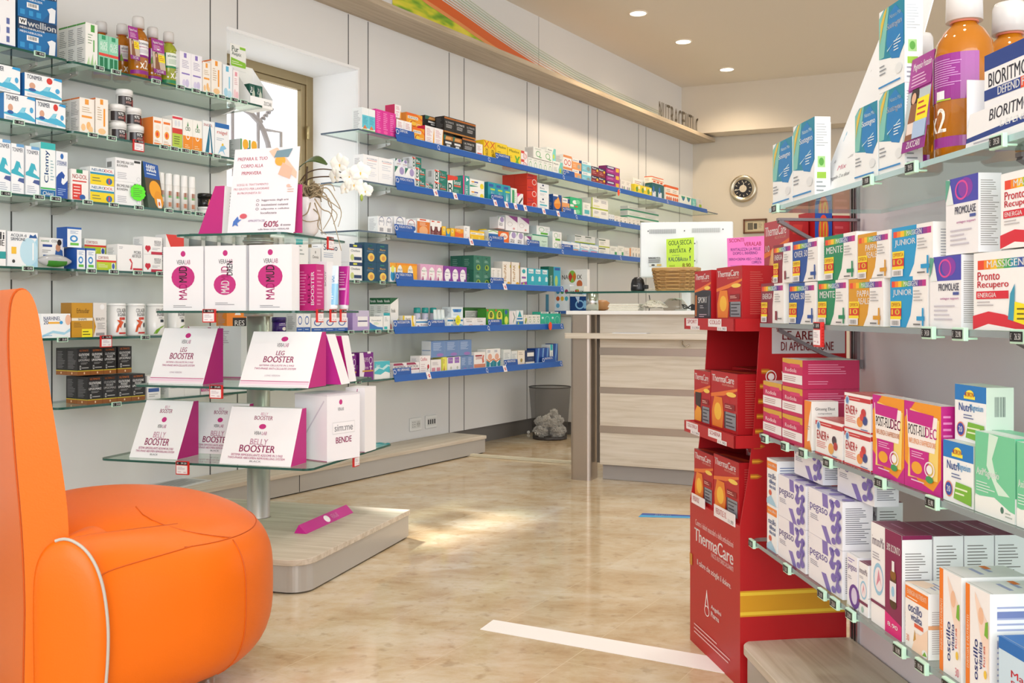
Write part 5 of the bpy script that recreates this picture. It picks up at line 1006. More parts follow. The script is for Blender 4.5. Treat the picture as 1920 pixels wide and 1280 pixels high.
b = MB(); r_ = .05; h_ = 88*LW.dep(LW.at(488, -.17), -.17)/FL; b.lathe([(r_*.97, 0), (r_, .01), (r_, h_*.9), (r_*1.05, h_*.92), (r_*1.05, h_*.96), (r_*.9, h_)], 28)
tag(b.build('steel_container', [STEEL], loc=put(LW, 488, -.17, ZL[3]+.0006), rz=LW.a), 'round steel container under the top tier of the glass display', 'container')
# teal capped lotion bottles and tubes on the fifth blue-edged shelf
for i in range(3):
    mb = MB(); h_ = 40*LW.dep(LW.at(780, -.18), -.18)/FL; mb.lathe([(.019, 0), (.021, h_*.05), (.021, h_*.68), (.018, h_*.74)], 20, col='DCD8EC')
    mb.art([(-.014, -.0215, h_*.1), (.014, -.0215, h_*.1), (.014, -.0215, h_*.6), (-.014, -.0215, h_*.6)], 'l 6 10 90 90 6AAAC0 4')
    o = mb.build('lotion_bottle', [PP], loc=put(LW, 782+i*15, -.16, ZL[4]+.0006), rz=LW.a); 
    c_ = MB(); c_.lathe([(.020, h_*.745), (.021, h_*.80), (.021, h_*.97), (.017, h_)], 20, col='2FA8A4'); c_.build('cap', [PP], o)
    tag(o, 'pale lilac lotion bottle with teal cap, %s of three' % ['left', 'middle', 'right'][i], 'bottle', 'teal capped lotion bottles')
for i in range(3):
    mb = MB(); h_ = .115; n = 12; mb.lathe([(.014, 0), (.014, .012)], n, col='E8F2F2')
    for k_, (z, sx, sy) in enumerate(((.012, .016, .014), (.06, .017, .010), (h_, .018, .0012))):
        for q in range(n): a = 2*math.pi*q/n; mb.v.append((sx*math.cos(a), sy*math.sin(a), z))
    b0 = len(mb.v)-3*n
    for k_ in range(2):
        for q in range(n): j2 = (q+1) % n; mb.f.append((b0+k_*n+q, b0+k_*n+j2, b0+(k_+1)*n+j2, b0+(k_+1)*n+q)); mb.c.append('E4F0F0' if k_ else 'CDE6E4'); mb.m.append(0); mb.sm.append(True)
    tag(mb.build('cream_tube', [PP], loc=put(LW, 816+i*7, -.22, ZL[4]+.0006), rz=LW.a), 'white standing cream tube beside the lotion bottles, %s' % ['left', 'middle', 'right'][i], 'tube', 'white tubes beside the lotion bottles')
# yellow tub
jar(put(LW, 905, -.15, ZL[2]+.0006), LW.a, .030, .105, ('F2C81E', 'F4D020'), 'yellow lidded tub behind the yellow fruit cartons', ops='l 20 20 80 80 F8E48A 4')
# catalogue on the podium
q = fpt(338, 906, .112); b = MB(); b.box(-.11, .11, -.09, .09, 0, .004, 'D2D3D2'); b.art([(-.11, -.09, .004), (.11, -.09, .004), (.11, .09, .004), (-.11, .09, .004)], 'r 8 10 92 90 A8AAAA;l 12 16 88 84 6A6C6C 6')
tag(b.build('catalogue', [PR], loc=(q[0], q[1], .1125), rz=LW.a+.2), 'grey printed catalogue lying on the long wall podium', 'magazine')
# price tags of the left shelves
TG = [(0, 73, '49.90'), (0, 185, '29.00'), (0, 216, '17.90'), (0, 291, '29.90'), (0, 337, '27.90'), (0, 366, '13.90'), (0, 393, '16.90'), (0, 414, '15.90'), (0, 438, '14.90'), (0, 456, '19.90'),
      (1, 34, '19.60'), (1, 173, '24.90'), (1, 208, '34.80'), (1, 306, '17.90'), (1, 325, '17.50'), (1, 346, '16.90'), (1, 364, '19.90'), (1, 381, '25.90'), (1, 405, '18.90'),
      (2, 9, '15.90'), (2, 72, '13.90'), (2, 103, '14.90'), (2, 163, '09.90'), (2, 212, '18.90'), (2, 259, '27.90'), (2, 315, '16.90'), (2, 349, '24.90'), (2, 372, '15.50'),
      (3, 51, '12.90'), (3, 170, '11.50'), (3, 212, '15.90'), (3, 257, '20.50'), (3, 300, '21.90'), (3, 668, '18.00'), (3, 716, '29.90'),
      (4, 116, '33.60'), (4, 271, '37.90'), (4, 657, '21.80'), (4, 685, '19.50'), (4, 708, '16.00'), (4, 731, '17.50'), (5, 217, '29.00'), (5, 671, '24.50')]
import collections
cnt = collections.Counter(t[0] for t in TG); idx = collections.Counter()
for lv, px, tx in TG:
    idx[lv] += 1
    price(LW, px, ZL[lv], D, tx, 'small mint price tag reading %s on the %s' % (tx, nmL[lv]), group='mint price tags on the left shelves')
price(LW, 258, ZL[1], D, '22.90', 'red framed price holder hanging below the stacked jars', True, w=.052, group='red price holders')
price(LW, 197, ZL[4], D, '26.90', 'red framed price holder hanging above the black boxes', True, w=.052, group='red price holders')
# ================================================================ GONDOLA (tiered glass display)
g_ = empty('tiered_glass_display', GO.w(0, 0), GO.a, 'four tier glass display on a steel pole standing on the oak podium', 'display stand')
b = MB(); b.lathe([(.047, .1125), (.0435, .116), (.0435, 1.17)], 32, m=0); b.lathe([(.06, 1.168), (.06, 1.171)], 24, m=0); b.build('pole', [STEEL], g_)
GT = {'top': (1.180, -.17, .28, -.30, .20), 'mad': (.905, -.25, .34, -.31, .20), 'leg': (.637, -.33, .34, -.32, .32), 'belly': (.368, -.45, .41, -.35, .35)}
for k_, (z, x0, x1, y0, y1) in GT.items():
    b = MB(); b.prism(rrect(x0, x1, y0, y1, .035), z-.008, z, m=0, side_m=1); b.build('glass_tier', [GLASS, GLEDGE], g_)
    b = MB(); b.lathe([(.055, z-.022), (.055, z-.0085)], 24); b.build('tier_collar', [STEEL], g_)
def gprice(px, tier, y, txt, lab, side=False):
    z, x0, x1, y0, y1 = GT[tier]
    if not side:
        x = GO.at(px, y0); e = price(GO, px, z, -y0, txt, lab, True, w=.052, group='red price holders')
    else:
        fr = Fr(*GO.w(x1, 0)[:2], math.degrees(GO.a)+90); e = price(fr, px, z, 0.0, txt, lab, True, w=.045, group='red price holders')
    return e
gprice(394, 'mad', 0, '36.00', 'red framed 36.00 price holder under the middle white circle boxes')
gprice(407, 'leg', 0, '39.60', 'red framed 39.60 price holder under the magenta wedge boxes')
gprice(344, 'belly', 0, '39.20', 'red framed 39.20 price holder on the lowest glass tier')
gprice(617, 'top', 0, '12.90', 'red framed price holder at the right edge of the top tier', True)
gprice(597, 'mad', 0, '45.00', 'red price holder on the second tier, nearest the magenta box', True)
gprice(622, 'mad', 0, '29.00', 'red price holder on the second tier, below the blue tube', True)
gprice(641, 'mad', 0, '25.00', 'red price holder on the second tier, below the magenta tube', True)
gprice(665, 'belly', 0, '22.00', 'red price holder at the right edge of the lowest tier', True)
LOGO = 'c 44 82 56 92 C4287E;t 34 72 54 79 6A6A70 0 VERA;t 55 72 68 79 D8A0B8 0 LAB'
def gput(px, y, z): return GO.w(GO.at(px, y), y, z)
def gbox(name, px0, px1, y, z, h, d, ops, lab, cat='box', body='F3F2F6', sops='', yaw=0, group=None, top=''):
    x0, x1 = GO.at(px0, y), GO.at(px1, y); w = x1-x0
    mb = MB(); mb.box(-w/2, w/2, 0, d, 0, h, body)
    if ops: mb.art([(-w/2, 0, 0), (w/2, 0, 0), (w/2, 0, h), (-w/2, 0, h)], ops)
    if sops: mb.art([(w/2, 0, 0), (w/2, d, 0), (w/2, d, h), (w/2, 0, h)], sops)
    if top: mb.art([(-w/2, 0, h), (w/2, 0, h), (w/2, d, h), (-w/2, d, h)], top)
    return tag(mb.build(name, [PR], loc=GO.w((x0+x1)/2, y, z), rz=GO.a+yaw), lab, cat, group)
Z = GT['mad'][0]+.0006; ym = -.27; dd = GO.dep(GO.at(430, ym), ym)/FL; hh = 122*dd
MUD1 = 'c 44 84 56 93 C4287E;t 34 72 54 79 6A6A70 0 VERA;t 55 72 68 79 C87AA0 0 LAB;c 21 34 79 70 C4287E;t 40 44 60 69 2A2A2E 90 MUD;t 40 17 60 42 C4287E 90 MAD;l 26 4 76 9 8A8A90 2'
MUD2 = 'c 44 84 56 93 C4287E;t 34 72 54 79 6A6A70 0 VERA;t 55 72 68 79 C87AA0 0 LAB;c 22 24 76 56 C4287E;t 40 46 58 68 C4287E 90 MUD;t 40 27 60 46 FFFFFF 90 MAD;t 54 54 68 76 2A2A2E 90 DREN;l 26 8 76 13 8A8A90 2'
for nm, (a, c), ops, lab in (('l', (306, 381), MUD1, 'left'), ('m', (384, 461), MUD2, 'middle'), ('r', (467, 547), MUD1, 'right')):
    for q in range(3):
        w_ = .0
        gbox('cosmetic_box', a+q*1.0, c+q*1.0, ym+q*.052, Z, hh, .050, ops if q == 0 else '', 'tall white box with magenta circle, %s stack, %s' % (lab, ['front one', 'second one', 'rear one'][q]), group='tall white boxes with magenta circle')
fr2 = Fr(*GO.w(.34, 0)[:2], math.degrees(GO.a)+62)
def sbox(px0, px1, y, z, hpx, d, body, ops, sops, lab, name='cosmetic_box', cat='box'):
    x0, x1 = GO.at(px0, y), GO.at(px1, y); w = x1-x0; h = hpx*GO.dep(x0, y)/FL
    mb = MB(); mb.box(-w/2, w/2, 0, d, 0, h, body)
    mb.art([(-w/2, 0, 0), (w/2, 0, 0), (w/2, 0, h), (-w/2, 0, h)], ops)
    if sops: mb.art([(w/2, 0, 0), (w/2, d, 0), (w/2, d, h), (w/2, 0, h)], sops)
    return tag(mb.build(name, [PR], loc=GO.w((x0+x1)/2, y, z), rz=GO.a), lab, cat)
sbox(560, 593, -.10, Z, 87, .06, 'C81F7C', 'l 8 10 46 86 E88ABC 12;t 52 16 66 80 8A1456 90 BELLY;t 70 12 88 84 FFFFFF 90 BOOSTER', 'l 10 10 90 90 E88ABC 10', 'magenta carton with white vertical lettering right of the circle boxes')
sbox(595, 613, -.03, Z, 92, .05, 'F0EFF1', 't 46 40 72 80 E8883A 90 GOLDEN;t 78 50 92 80 8A8A90 90 BODY;l 8 10 30 90 C0C0C8 9;c 50 86 70 94 D03A80', '', 'slim white carton with golden lettering beside the magenta one')
def tube_(px, y, z, h, r, cols, capc, lab, ops=''):
    mb = MB(); n = 16; e = empty('cream_tube', gput(px, y, z), GO.a, lab, 'tube')
    mb2 = MB(); mb2.lathe([(r*.8, 0), (r*.86, h*.13)], n, col=capc); mb2.build('cap', [PP], e)
    for (zz, sx, sy) in ((h*.13, r*.95, r*.8), (h*.6, r*1.05, r*.5), (h, r*1.15, .001)):
        for q in range(n): a = 2*math.pi*q/n; mb.v.append((sx*math.cos(a), sy*math.sin(a), zz))
    for k_ in range(2):
        for q in range(n): j2 = (q+1) % n; mb.f.append((k_*n+q, k_*n+j2, (k_+1)*n+j2, (k_+1)*n+q)); mb.c.append(cols[k_]); mb.m.append(0); mb.sm.append(True)
    mb.art([(-r*.8, -r*.86, h*.16), (r*.8, -r*.86, h*.16), (r*.85, -.004, h*.95), (-r*.85, -.004, h*.95)], ops, off0=.0006)
    mb.build('tube_body', [PP], e)
tube_(625, 0.02, Z, .170, .020, ('8FC8EC', 'D8E8F4'), 'F0F0F2', 'pale blue and white cream tube standing on its cap', 't 20 60 76 78 3C9AD0 90 DO!;l 20 10 80 30 F0F8FC 3')
tube_(645, .11, Z, .172, .021, ('C8249A', 'C01E92'), 'EDE6EC', 'magenta cream tube standing on its white cap', 'l 10 50 90 92 E8A0D0 6;r 10 38 90 44 F4D0E8')
# wedge shaped cartons
def wedge(px0, px1, y, z, hpx, d, dt, ops, lab, side='C0127E', nar=.88, col='F4F3F7', yaw=0, shear=.0, front='F4F3F7'):
    x0, x1 = GO.at(px0, y), GO.at(px1, y); w = x1-x0; h = hpx*GO.dep(x0, y)/FL
    a = w/2; F = [(-a, 0, 0), (a, 0, 0), (a, d-dt, h), (-a, d-dt, h)]; Bk = [(-a, d, 0), (a, d, 0), (a, d, h), (-a, d, h)]
    mb = MB(); V = F+Bk
    mb.add(V, [(0, 1, 2, 3)], front); mb.add(V, [(5, 4, 7, 6)], col); mb.add(V, [(1, 5, 6, 2)], side); mb.add(V, [(4, 0, 3, 7)], side); mb.add(V, [(3, 2, 6, 7)], col); mb.add(V, [(0, 4, 5, 1)], col)
    mb.art(F, ops)
    return tag(mb.build('cosmetic_box', [PR], loc=GO.w((x0+x1)/2, y, z), rz=GO.a+yaw), lab, 'box', 'wedge shaped cosmetic boxes')
LEG = 'c 44 82 54 91 C4287E;t 40 72 50 79 6A6A70 0 VERA;t 51 72 57 79 C87AA0 0 LAB;t 42 57 54 65 B0286E 0 LEG;t 26 44 70 55 A81C66 0 BOOSTER;t 22 37 72 40 C46A94 0 SISTEMA CELLULITE IN 2 FASI;t 16 31 76 34.5 C46A94 0 TWO-PHASE ANTI-CELLULITE SYSTEM;t 34 19 56 22 D0C0CC 0 LONG VERSION;r 1 10 99 11 C4287E;r 1 5 99 9 F0D0E2;r 1 2 99 5 F6E6EE'
BEL = 't 44 86 54 91 D890B4 0 BELLY;t 36 78 62 85 A81C66 0 BOOSTER;c 45 62 55 71 C4287E;t 40 52 50 58 6A6A70 0 VERA;t 51 52 58 58 C87AA0 0 LAB;t 37 35 62 45 DCA8C0 0 BELLY;t 24 22 74 34 A81C66 0 BOOSTER;t 14 15 86 19 C46A94 0 SISTEMA RIMODELLANTE ADDOME IN 2 FASI;t 10 10 90 13.5 C46A94 0 TWO-PHASE ABDOMEN REMODELLING SYSTEM;t 42 5 58 8 9A9AA0 0 BLACK'
ZL_ = GT['leg'][0]+.0006; ZB = GT['belly'][0]+.0006; ZT = GT['top'][0]+.0006
wedge(278, 380, -.265, ZL_, 103, .13, .035, LEG, 'leg lettered white wedge box on the third tier, left one')
wedge(447, 578, -.30, ZL_, 102, .13, .030, LEG, 'leg lettered white wedge box on the third tier, right one')
def trap(b0, b1, t0, t1, y, z, hpx, d, lab, col='C0228E'):
    X = [GO.at(q, y) for q in (b0, b1, t1, t0)]; xc = (X[0]+X[1])/2; h = hpx*GO.dep(xc, y)/FL
    V = [(X[0]-xc, 0, 0), (X[1]-xc, 0, 0), (X[2]-xc, 0, h), (X[3]-xc, 0, h)]; V += [(v[0], d, v[2]) for v in V]
    mb = MB(); mb.add(V, [(0, 1, 2, 3), (7, 6, 5, 4)], col); mb.add(V, [(1, 5, 6, 2), (3, 2, 6, 7), (0, 4, 5, 1), (4, 0, 3, 7)], 'F2F0F4')
    return tag(mb.build('cosmetic_box', [PR], loc=GO.w(xc, y, z), rz=GO.a), lab, 'box', 'wedge shaped cosmetic boxes')
trap(583, 640, 586, 612, -.11, ZL_, 93, .07, 'magenta trapezoid box end beside the right leg box')
trap(618, 655, 622, 640, .02, ZL_, 86, .06, 'magenta trapezoid box end at the far right of the third tier', 'C0127E')
gbox('cosmetic_box', 352, 452, .07, ZL_, .205, .14, 'p 0 100 22 50 24 50 2 100 B03A78;r 38 62 44 98 B0286E;l 50 60 80 96 B8A8B8 10;r 0 0 100 3 C86A98;r 60 0 61 100 3A2A34', 'big white box behind the leg lettered wedges')
wedge(242, 332, -.30, ZB, 103, .13, .030, BEL, 'belly lettered wedge box on the lowest tier, left one')
wedge(352, 452, -.14, ZB, 92, .085, .025, BEL, 'belly lettered wedge box on the lowest tier, rear middle one')
wedge(411, 545, -.335, ZB, 103, .11, .030, BEL, 'belly lettered wedge box on the lowest tier, front right one')
# white cube box with lid flap
x_ = GO.at(618, -.20); cb = empty('shipping_box', GO.w(x_-.01, -.2, ZB), GO.a-.32, 'white cube box with magenta capitals on the lowest tier', 'box')
cube = MB(); s_ = .165; hq = 135*GO.dep(x_, -.2)/FL*.93
cube.box(-s_, 0, 0, s_, 0, hq, 'F1F0F5'); cube.box(-s_-.001, .001, -.001, s_+.001, hq-.004, hq+.0012, 'D8D6DE')
cube.art([(-s_, 0, 0), (0, 0, 0), (0, 0, hq), (-s_, 0, hq)], 'p 8 18 10 16 92 90 90 92 D4CEDA;r 0 0 100 1.2 A8487E')
cube.art([(0, 0, 0), (0, s_, 0), (0, s_, hq), (0, 0, hq)], 'c 36 84 46 92 C4287E;t 32 75 50 80 8A8A90 0 VERALAB;r 16 40 84 58 D8D8DC;r 17 41 83 57 F3F2F6;t 22 44 78 54 9A9AA2 0 sim:me;t 26 26 74 35 A81C66 0 BENDE')
cube.build('box_body', [PR], cb)
gbox('shipping_box', 648, 684, .06, ZB, .245, .10, 'p 40 60 60 98 64 98 44 60 B04A84;r 0 0 100 1 A8487E', 'white box edge standing behind the cube box')
# top tier: magenta wedge seen from the side, sign, orchid
x_ = GO.at(398, -.22); b = MB(); hW = 92*GO.dep(x_, -.22)/FL
V = [(-.062, 0, 0), (.040, 0, 0), (.052, 0, hW), (.012, 0, hW)]
b.add(V+[(p[0]+.016, .10, p[2]) for p in V], [(0, 1, 2, 3)], 'C4207E'); b.add(V+[(p[0]+.016, .10, p[2]) for p in V], [(7, 6, 5, 4), (1, 5, 6, 2), (3, 2, 6, 7), (0, 4, 5, 1), (4, 0, 3, 7)], 'F0EFF2')
b.art([(.040, 0, 0), (.056, .10, 0), (.068, .10, hW), (.052, 0, hW)], 'l 30 10 80 90 A8A8B0 12')
tag(b.build('cosmetic_box', [PR], loc=GO.w(x_, -.22, ZT), rz=GO.a), 'magenta wedge box turned sideways on the top tier', 'box', 'wedge shaped cosmetic boxes')
SG = 't 6 86 52 90 CC4A68 0 PREPARA IL TUO;t 12 77.5 46 81.5 CC4A68 0 CORPO ALLA;t 14 69 44 73 CC4A68 0 PRIMAVERA;t 8 56 56 58.5 D8909C 0 SCEGLI IL TRATTAMENTO;t 4 51 58 53.5 D8909C 0 PIU GIUSTO PER LAVORARE;t 10 46 46 48.5 D8909C 0 IN PROFONDITA SU;t 48 36.5 88 39.5 8A6A78 0 leggerezza degli arti;t 48 31.5 88 34 8A6A78 0 inestetismi cutanei;t 48 26.5 90 29 8A6A78 0 adiposita e cellulite;t 48 22 72 24.5 8A6A78 0 localizzata;o 40 36.5 44.5 39.5 8A6A78 30;o 40 31.5 44.5 34.5 8A6A78 30;o 40 26.5 44.5 29.5 8A6A78 30;t 30 13 56 15.5 B8A0C0 0 APPROFITTA DEL;t 54 6.5 76 13.5 B03A68 0 60%;t 79 7.5 94 10 8A6A78 0 di sconto;t 46 2.5 92 5 9A8090 0 sulla linea corpo VERALAB;p 54 96 72 78 98 62 98 70 84 84 66 100 EFC8B0;c 64 78 80 90 F0B048;p 62 88 66 96 90 98 84 88 7A9AA8;p 70 68 76 82 92 74 88 62 E8BCA4;p 8 14 14 20 16 16 20 16 14 12 16 8 11 10 7 8 4C78C8;c 17 17 28 23 D8606E;l 86 46 96 54 E0B8A8 3;c 84 52 90 56 F0C0B0'
x0, x1 = GO.at(428, -.27), GO.at(555, -.27); hS = 160*GO.dep(x0, -.27)/FL
sg = empty('promotion_sign', GO.w((x0+x1)/2-.004, -.27, ZT), GO.a, 'white spring promotion sheet with pink text leaning on the top tier', 'sign')
b = MB(); w2 = (x1-x0)/2; A = [(-w2, 0, 0), (w2*.985, 0, 0), (w2, .035, hS), (-w2*.93, .035, hS)]
b.add(A+[(p[0], p[1]+.002, p[2]) for p in A], [(0, 1, 2, 3), (7, 6, 5, 4), (0, 4, 5, 1), (1, 5, 6, 2), (2, 6, 7, 3), (3, 7, 4, 0)], 'F1EFF5'); b.art(A, SG, off0=.0001)
b.build('printed_sheet', [PR], sg)
b = MB(); b.box(w2*.80, w2*1.02, .037, .048, 0, hS*.56, 'C4307E'); b.build('support_box', [PR], sg)
# orchid
OZ = ZT; ox = GO.at(577, -.07); oc = GO.w(ox, -.07, OZ); sO = GO.dep(ox, -.07)/FL
orc = empty('potted_orchid', oc, GO.a, 'white orchid with tangled roots in a round white pot on the top tier', 'plant')
r0 = 26*sO; hp_ = 72*sO
b = MB(); b.lathe([(r0*.45, 0), (r0*.72, hp_*.12), (r0*.97, hp_*.45), (r0, hp_*.7), (r0*.90, hp_*.98), (r0*.86, hp_*1.0), (r0*.84, hp_*.96), (r0*.6, hp_*.9)], 32)
b.build('pot', [mat('white_ceramic', 'F0EEF0', .12, coat=.5)], orc)
ROOT = mat('orchid_root', 'A39274', .7); STEM = mat('orchid_stem', '5A4634', .5); LEAFM = mat('orchid_leaf', '3E5626', .3); PET = mat('orchid_petal', 'F6F3EA', .5); LIP = mat('orchid_lip', 'E2B83A', .5); BUD = mat('orchid_bud', '9CB046', .5)
PET.node_tree.nodes['Principled BSDF'].inputs['Subsurface Weight'].default_value = .15
def S(px, py, dy=0.0):       # a point of the plant in its own frame, seen at (px, py)
    x = GO.at(px, -.07+dy); return (x-ox, dy, (HOR-py)*GO.dep(x, -.07+dy)/FL+H-OZ)
rnd = random.Random(5)
def smooth(P, n=5):
    out = []
    for i in range(len(P)-1):
        p0, p1, p2, p3 = [Vector(P[max(min(q, len(P)-1), 0)]) for q in (i-1, i, i+1, i+2)]
        for k_ in range(n):
            t = k_/n; out.append(.5*((2*p1)+(-p0+p2)*t+(2*p0-5*p1+4*p2-p3)*t*t+(-p0+3*p1-3*p2+p3)*t**3))
    out.append(Vector(P[-1])); return out
rt = MB()
for i in range(46):
    a = rnd.uniform(0, 6.28); p = [Vector((0, 0, hp_*.97))]; 
    for k_ in range(6):
        rr = r0*rnd.uniform(.3, 1.25); a += rnd.uniform(-.9, .9); p.append(Vector((rr*math.cos(a), rr*.8*math.sin(a), hp_*rnd.uniform(.92, 1.42-.0*k_))))
    rt.tube(smooth(p, 3), [rnd.uniform(.0014, .0026)]*(len(p)*3-2), 5)
for P in ([(590, 360), (612, 352), (628, 372), (640, 398), (634, 425)], [(596, 366), (616, 372), (622, 400), (606, 430)], [(590, 372), (604, 392), (620, 400), (630, 430), (640, 470)], [(590, 380), (600, 410), (604, 440)], [(582, 380), (575, 400), (560, 405), (556, 388)], [(592, 362), (622, 380), (638, 392)], [(560, 372), (552, 400), (575, 415), (600, 412)], [(596, 350), (620, 345), (628, 358)], [(600, 356), (612, 366), (618, 386), (632, 402), (625, 420)], [(588, 392), (598, 404), (596, 425), (612, 440)]):
    pp = smooth([S(x, y, -.05+rnd.uniform(-.02, .01)) for x, y in P], 4); rt.tube(pp, [.0028-.0016*i/len(pp) for i in range(len(pp))], 5)
rt.build('roots', [ROOT], orc)
st = MB()
st.tube(smooth([S(560, 345), S(575, 325), S(600, 317), S(630, 320), S(650, 328)], 5), .0024, 6); st.tube(smooth([S(565, 350), S(580, 335), S(610, 331), (S(640, 333)), S(656, 342)], 5), .0026, 6); st.tube(smooth([S(576, 368), S(575, 340), S(576, 312)], 4), .0035, 6)
st.build('stems', [STEM], orc)
def leaf(p0, p1, wid, droop):
    b = MB(); n = 10; P0, P1 = Vector(p0), Vector(p1)
    for i in range(n+1):
        t = i/n; c = P0.lerp(P1, t)+Vector((0, 0, droop*math.sin(math.pi*t))); w = wid*math.sin(math.pi*min(.97, .12+t*.86))**.7
        for s_, dz in ((-1, .25), (-.5, .06), (0, -.0), (.5, .06), (1, .25)):
            b.v.append((c.x+.15*w*s_, c.y+w*s_*.75, c.z+w*(.55*s_)*.9+dz*w*.4))
    for i in range(n):
        for k_ in range(4): b.f.append((i*5+k_, (i+1)*5+k_, (i+1)*5+k_+1, i*5+k_+1)); b.c.append('FFFFFF'); b.m.append(0); b.sm.append(True)
    o = b.build('leaf', [LEAFM], orc); sd = o.modifiers.new('s', 'SOLIDIFY'); sd.thickness = .002
leaf(S(560, 315, .02), S(613, 308, -.03), .026, .026); leaf(S(560, 320, .03), S(540, 345, .0), .020, .02)
def flower(c, s_, ry, tilt):
    e = MB(); m = Matrix.Rotation(ry, 3, 'Z') @ Matrix.Rotation(tilt, 3, 'X')
    def petal(ang, l, w, mi):
        n, k_ = 6, 5; b0 = len(e.v)
        for i in range(n+1):
            t = i/n; wd = w*math.sin(math.pi*min(.96, .10+.88*t))**.65
            for q in range(k_):
                u_ = (q/(k_-1)-.5)*2; x = wd*u_; z = l*t; y = -.16*l*math.sin(t*2.2)+.12*l*u_*u_
                X = x*math.cos(ang)-z*math.sin(ang); Zz = x*math.sin(ang)+z*math.cos(ang)
                e.v.append(tuple(Vector(c)+m @ Vector((X, y, Zz))))
        for i in range(n):
            for q in range(k_-1): e.f.append((b0+i*k_+q, b0+i*k_+q+1, b0+(i+1)*k_+q+1, b0+(i+1)*k_+q)); e.c.append('FFFFFF'); e.m.append(mi); e.sm.append(True)
    for a, l, w in ((0, 1, .42), (2.3, .95, .42), (-2.3, .95, .42)): petal(a, l*s_, w*s_, 0)
    for a in (1.35, -1.35): petal(a, 1.05*s_, .62*s_, 0)
    for i in range(3): petal(math.pi+(i-1)*.7, .34*s_, .16*s_, 1)
    e.build('flower', [PET, LIP], orc)
q_ = 17*sO
for (x, y, s2, r_, t_) in ((637, 307, 1.15, -.1, .05), (628, 330, .95, -.5, .2), (676, 322, 1.1, .35, .0), (664, 345, 1.0, .1, -.05), (648, 352, .9, -.5, -.2), (685, 357, .85, .2, .05), (655, 330, .9, .5, .2)):
    flower(S(x, y, -.04+.01*(x % 3)), q_*s2, r_, t_)
bb_ = MB(); c = S(678, 370, -.04); bb_.lathe([(.001, c[2]-.014), (.006, c[2]-.006), (.005, c[2]+.006), (.001, c[2]+.012)], 10, c[0], c[1]); bb_.build('bud', [BUD], orc)
# fallen magenta bar on the podium
qa, qb = fpt(563, 1000, .1125), fpt(652, 960, .1125); b = MB(); l_ = math.hypot(qb[0]-qa[0], qb[1]-qa[1])/2; P = [(0, -.024, .0), (0, .024, .0), (0, .006, .030)]
b.v = [(-l_, p[1], p[2]) for p in P]+[(l_, p[1], p[2]) for p in P]; b.f = [(0, 2, 1), (3, 4, 5), (0, 3, 5, 2), (1, 2, 5, 4), (0, 1, 4, 3)]; b.c = ['C0128A']*5; b.m = [0]*5; b.sm = [False]*5
b.art([(-l_, -.024, 0), (l_, -.024, 0), (l_, .006, .030), (-l_, .006, .030)], 'c 44 14 54 86 F4F0F4;t 58 26 72 74 E8A0CC 0 VERALAB')
tag(b.build('sign_bar', [PR], loc=((qa[0]+qb[0])/2, (qa[1]+qb[1])/2, .1125), rz=math.atan2(qb[1]-qa[1], qb[0]-qa[0])), 'fallen magenta lettered bar lying on the gondola podium', 'sign')
# ================================================================ RIGHT HAND SHELVING
K2 = {}
k('mE', 'maroon ENERGIA ampoule box', 'F4F2F0', 'r 0 0 52 100 8A2438;p 52 0 60 0 66 40 60 100 52 100 F4F2F0;p 52 40 60 100 40 100 40 60 8A2438;g 4 80 96 92;t 34 81 70 91 FFFFFF 0 MASSIGEN;t 8 60 52 74 FFFFFF 0 ENERGIA;r 2 38 30 52 F6DC28;t 4 41 28 49 C02818 0 OFFERTA;r 2 22 30 38 D8341E;t 5 25 26 36 F6E04A 0 10;r 2 16 30 22 F6DC28;r 2 2 28 16 EDEBEC;b 6 4 24 13 555555;l 64 50 94 74 B0AEB0 4;r 66 8 74 30 8A2438;r 78 10 94 13 777777', GL)
for kk, nm_, c1, c2 in (('mO', 'OVER 50', '1E4FA0', 'blue OVER 50 ampoule box'), ('mM', 'MENTE', '178A5C', 'green MENTE ampoule box'), ('mP', 'PAPPA REALE', 'D89A1E', 'golden PAPPA REALE ampoule box'), ('mJ', 'JUNIOR', '1E9AD2', 'bright blue JUNIOR ampoule box')):
    txt = 't 8 60 60 75 FFFFFF 0 '+nm_ if kk != 'mP' else 't 26 62 62 75 FFFFFF 0 PAPPA;t 30 46 62 59 FFFFFF 0 REALE'
    k(kk, c2, 'F4F2F0', 'p 0 0 44 0 56 24 62 60 62 100 0 100 '+c1+';g 4 80 96 92;t 38 81 74 91 FFFFFF 0 MASSIGEN;'+txt+';r 2 38 32 52 F6DC28;t 4 41 30 49 C02818 0 OFFERTA;r 2 22 32 38 D8341E;t 5 25 28 36 F6E04A 0 10;r 2 16 32 22 F6DC28;r 2 2 30 16 EDEBEC;b 6 4 26 13 555555;l 66 50 94 74 B0AEB0 4;r 74 14 94 22 '+c1+';r 88 4 92 38 '+c1+';r 66 5 84 8 777777', GL)
k('prom', 'white carton with blue magenta swirl picture', 'F2F1F4', 'p 20 66 100 66 100 100 12 100 4A4AB0;c 40 72 84 98 8A3AA8;o 30 70 70 96 E04A9A 20;p 0 70 16 98 0 100 5FA890;p 4 66 26 66 16 92 E8F0F0;t 30 52 94 62 3A3A5A 0 PROMOLASE;r 76 46 94 50 4A5AA0;t 36 39 94 43 C060A8 0 antiageo support;l 16 10 90 34 C8C4D0 4', 'l 10 8 90 92 9A9692 30')
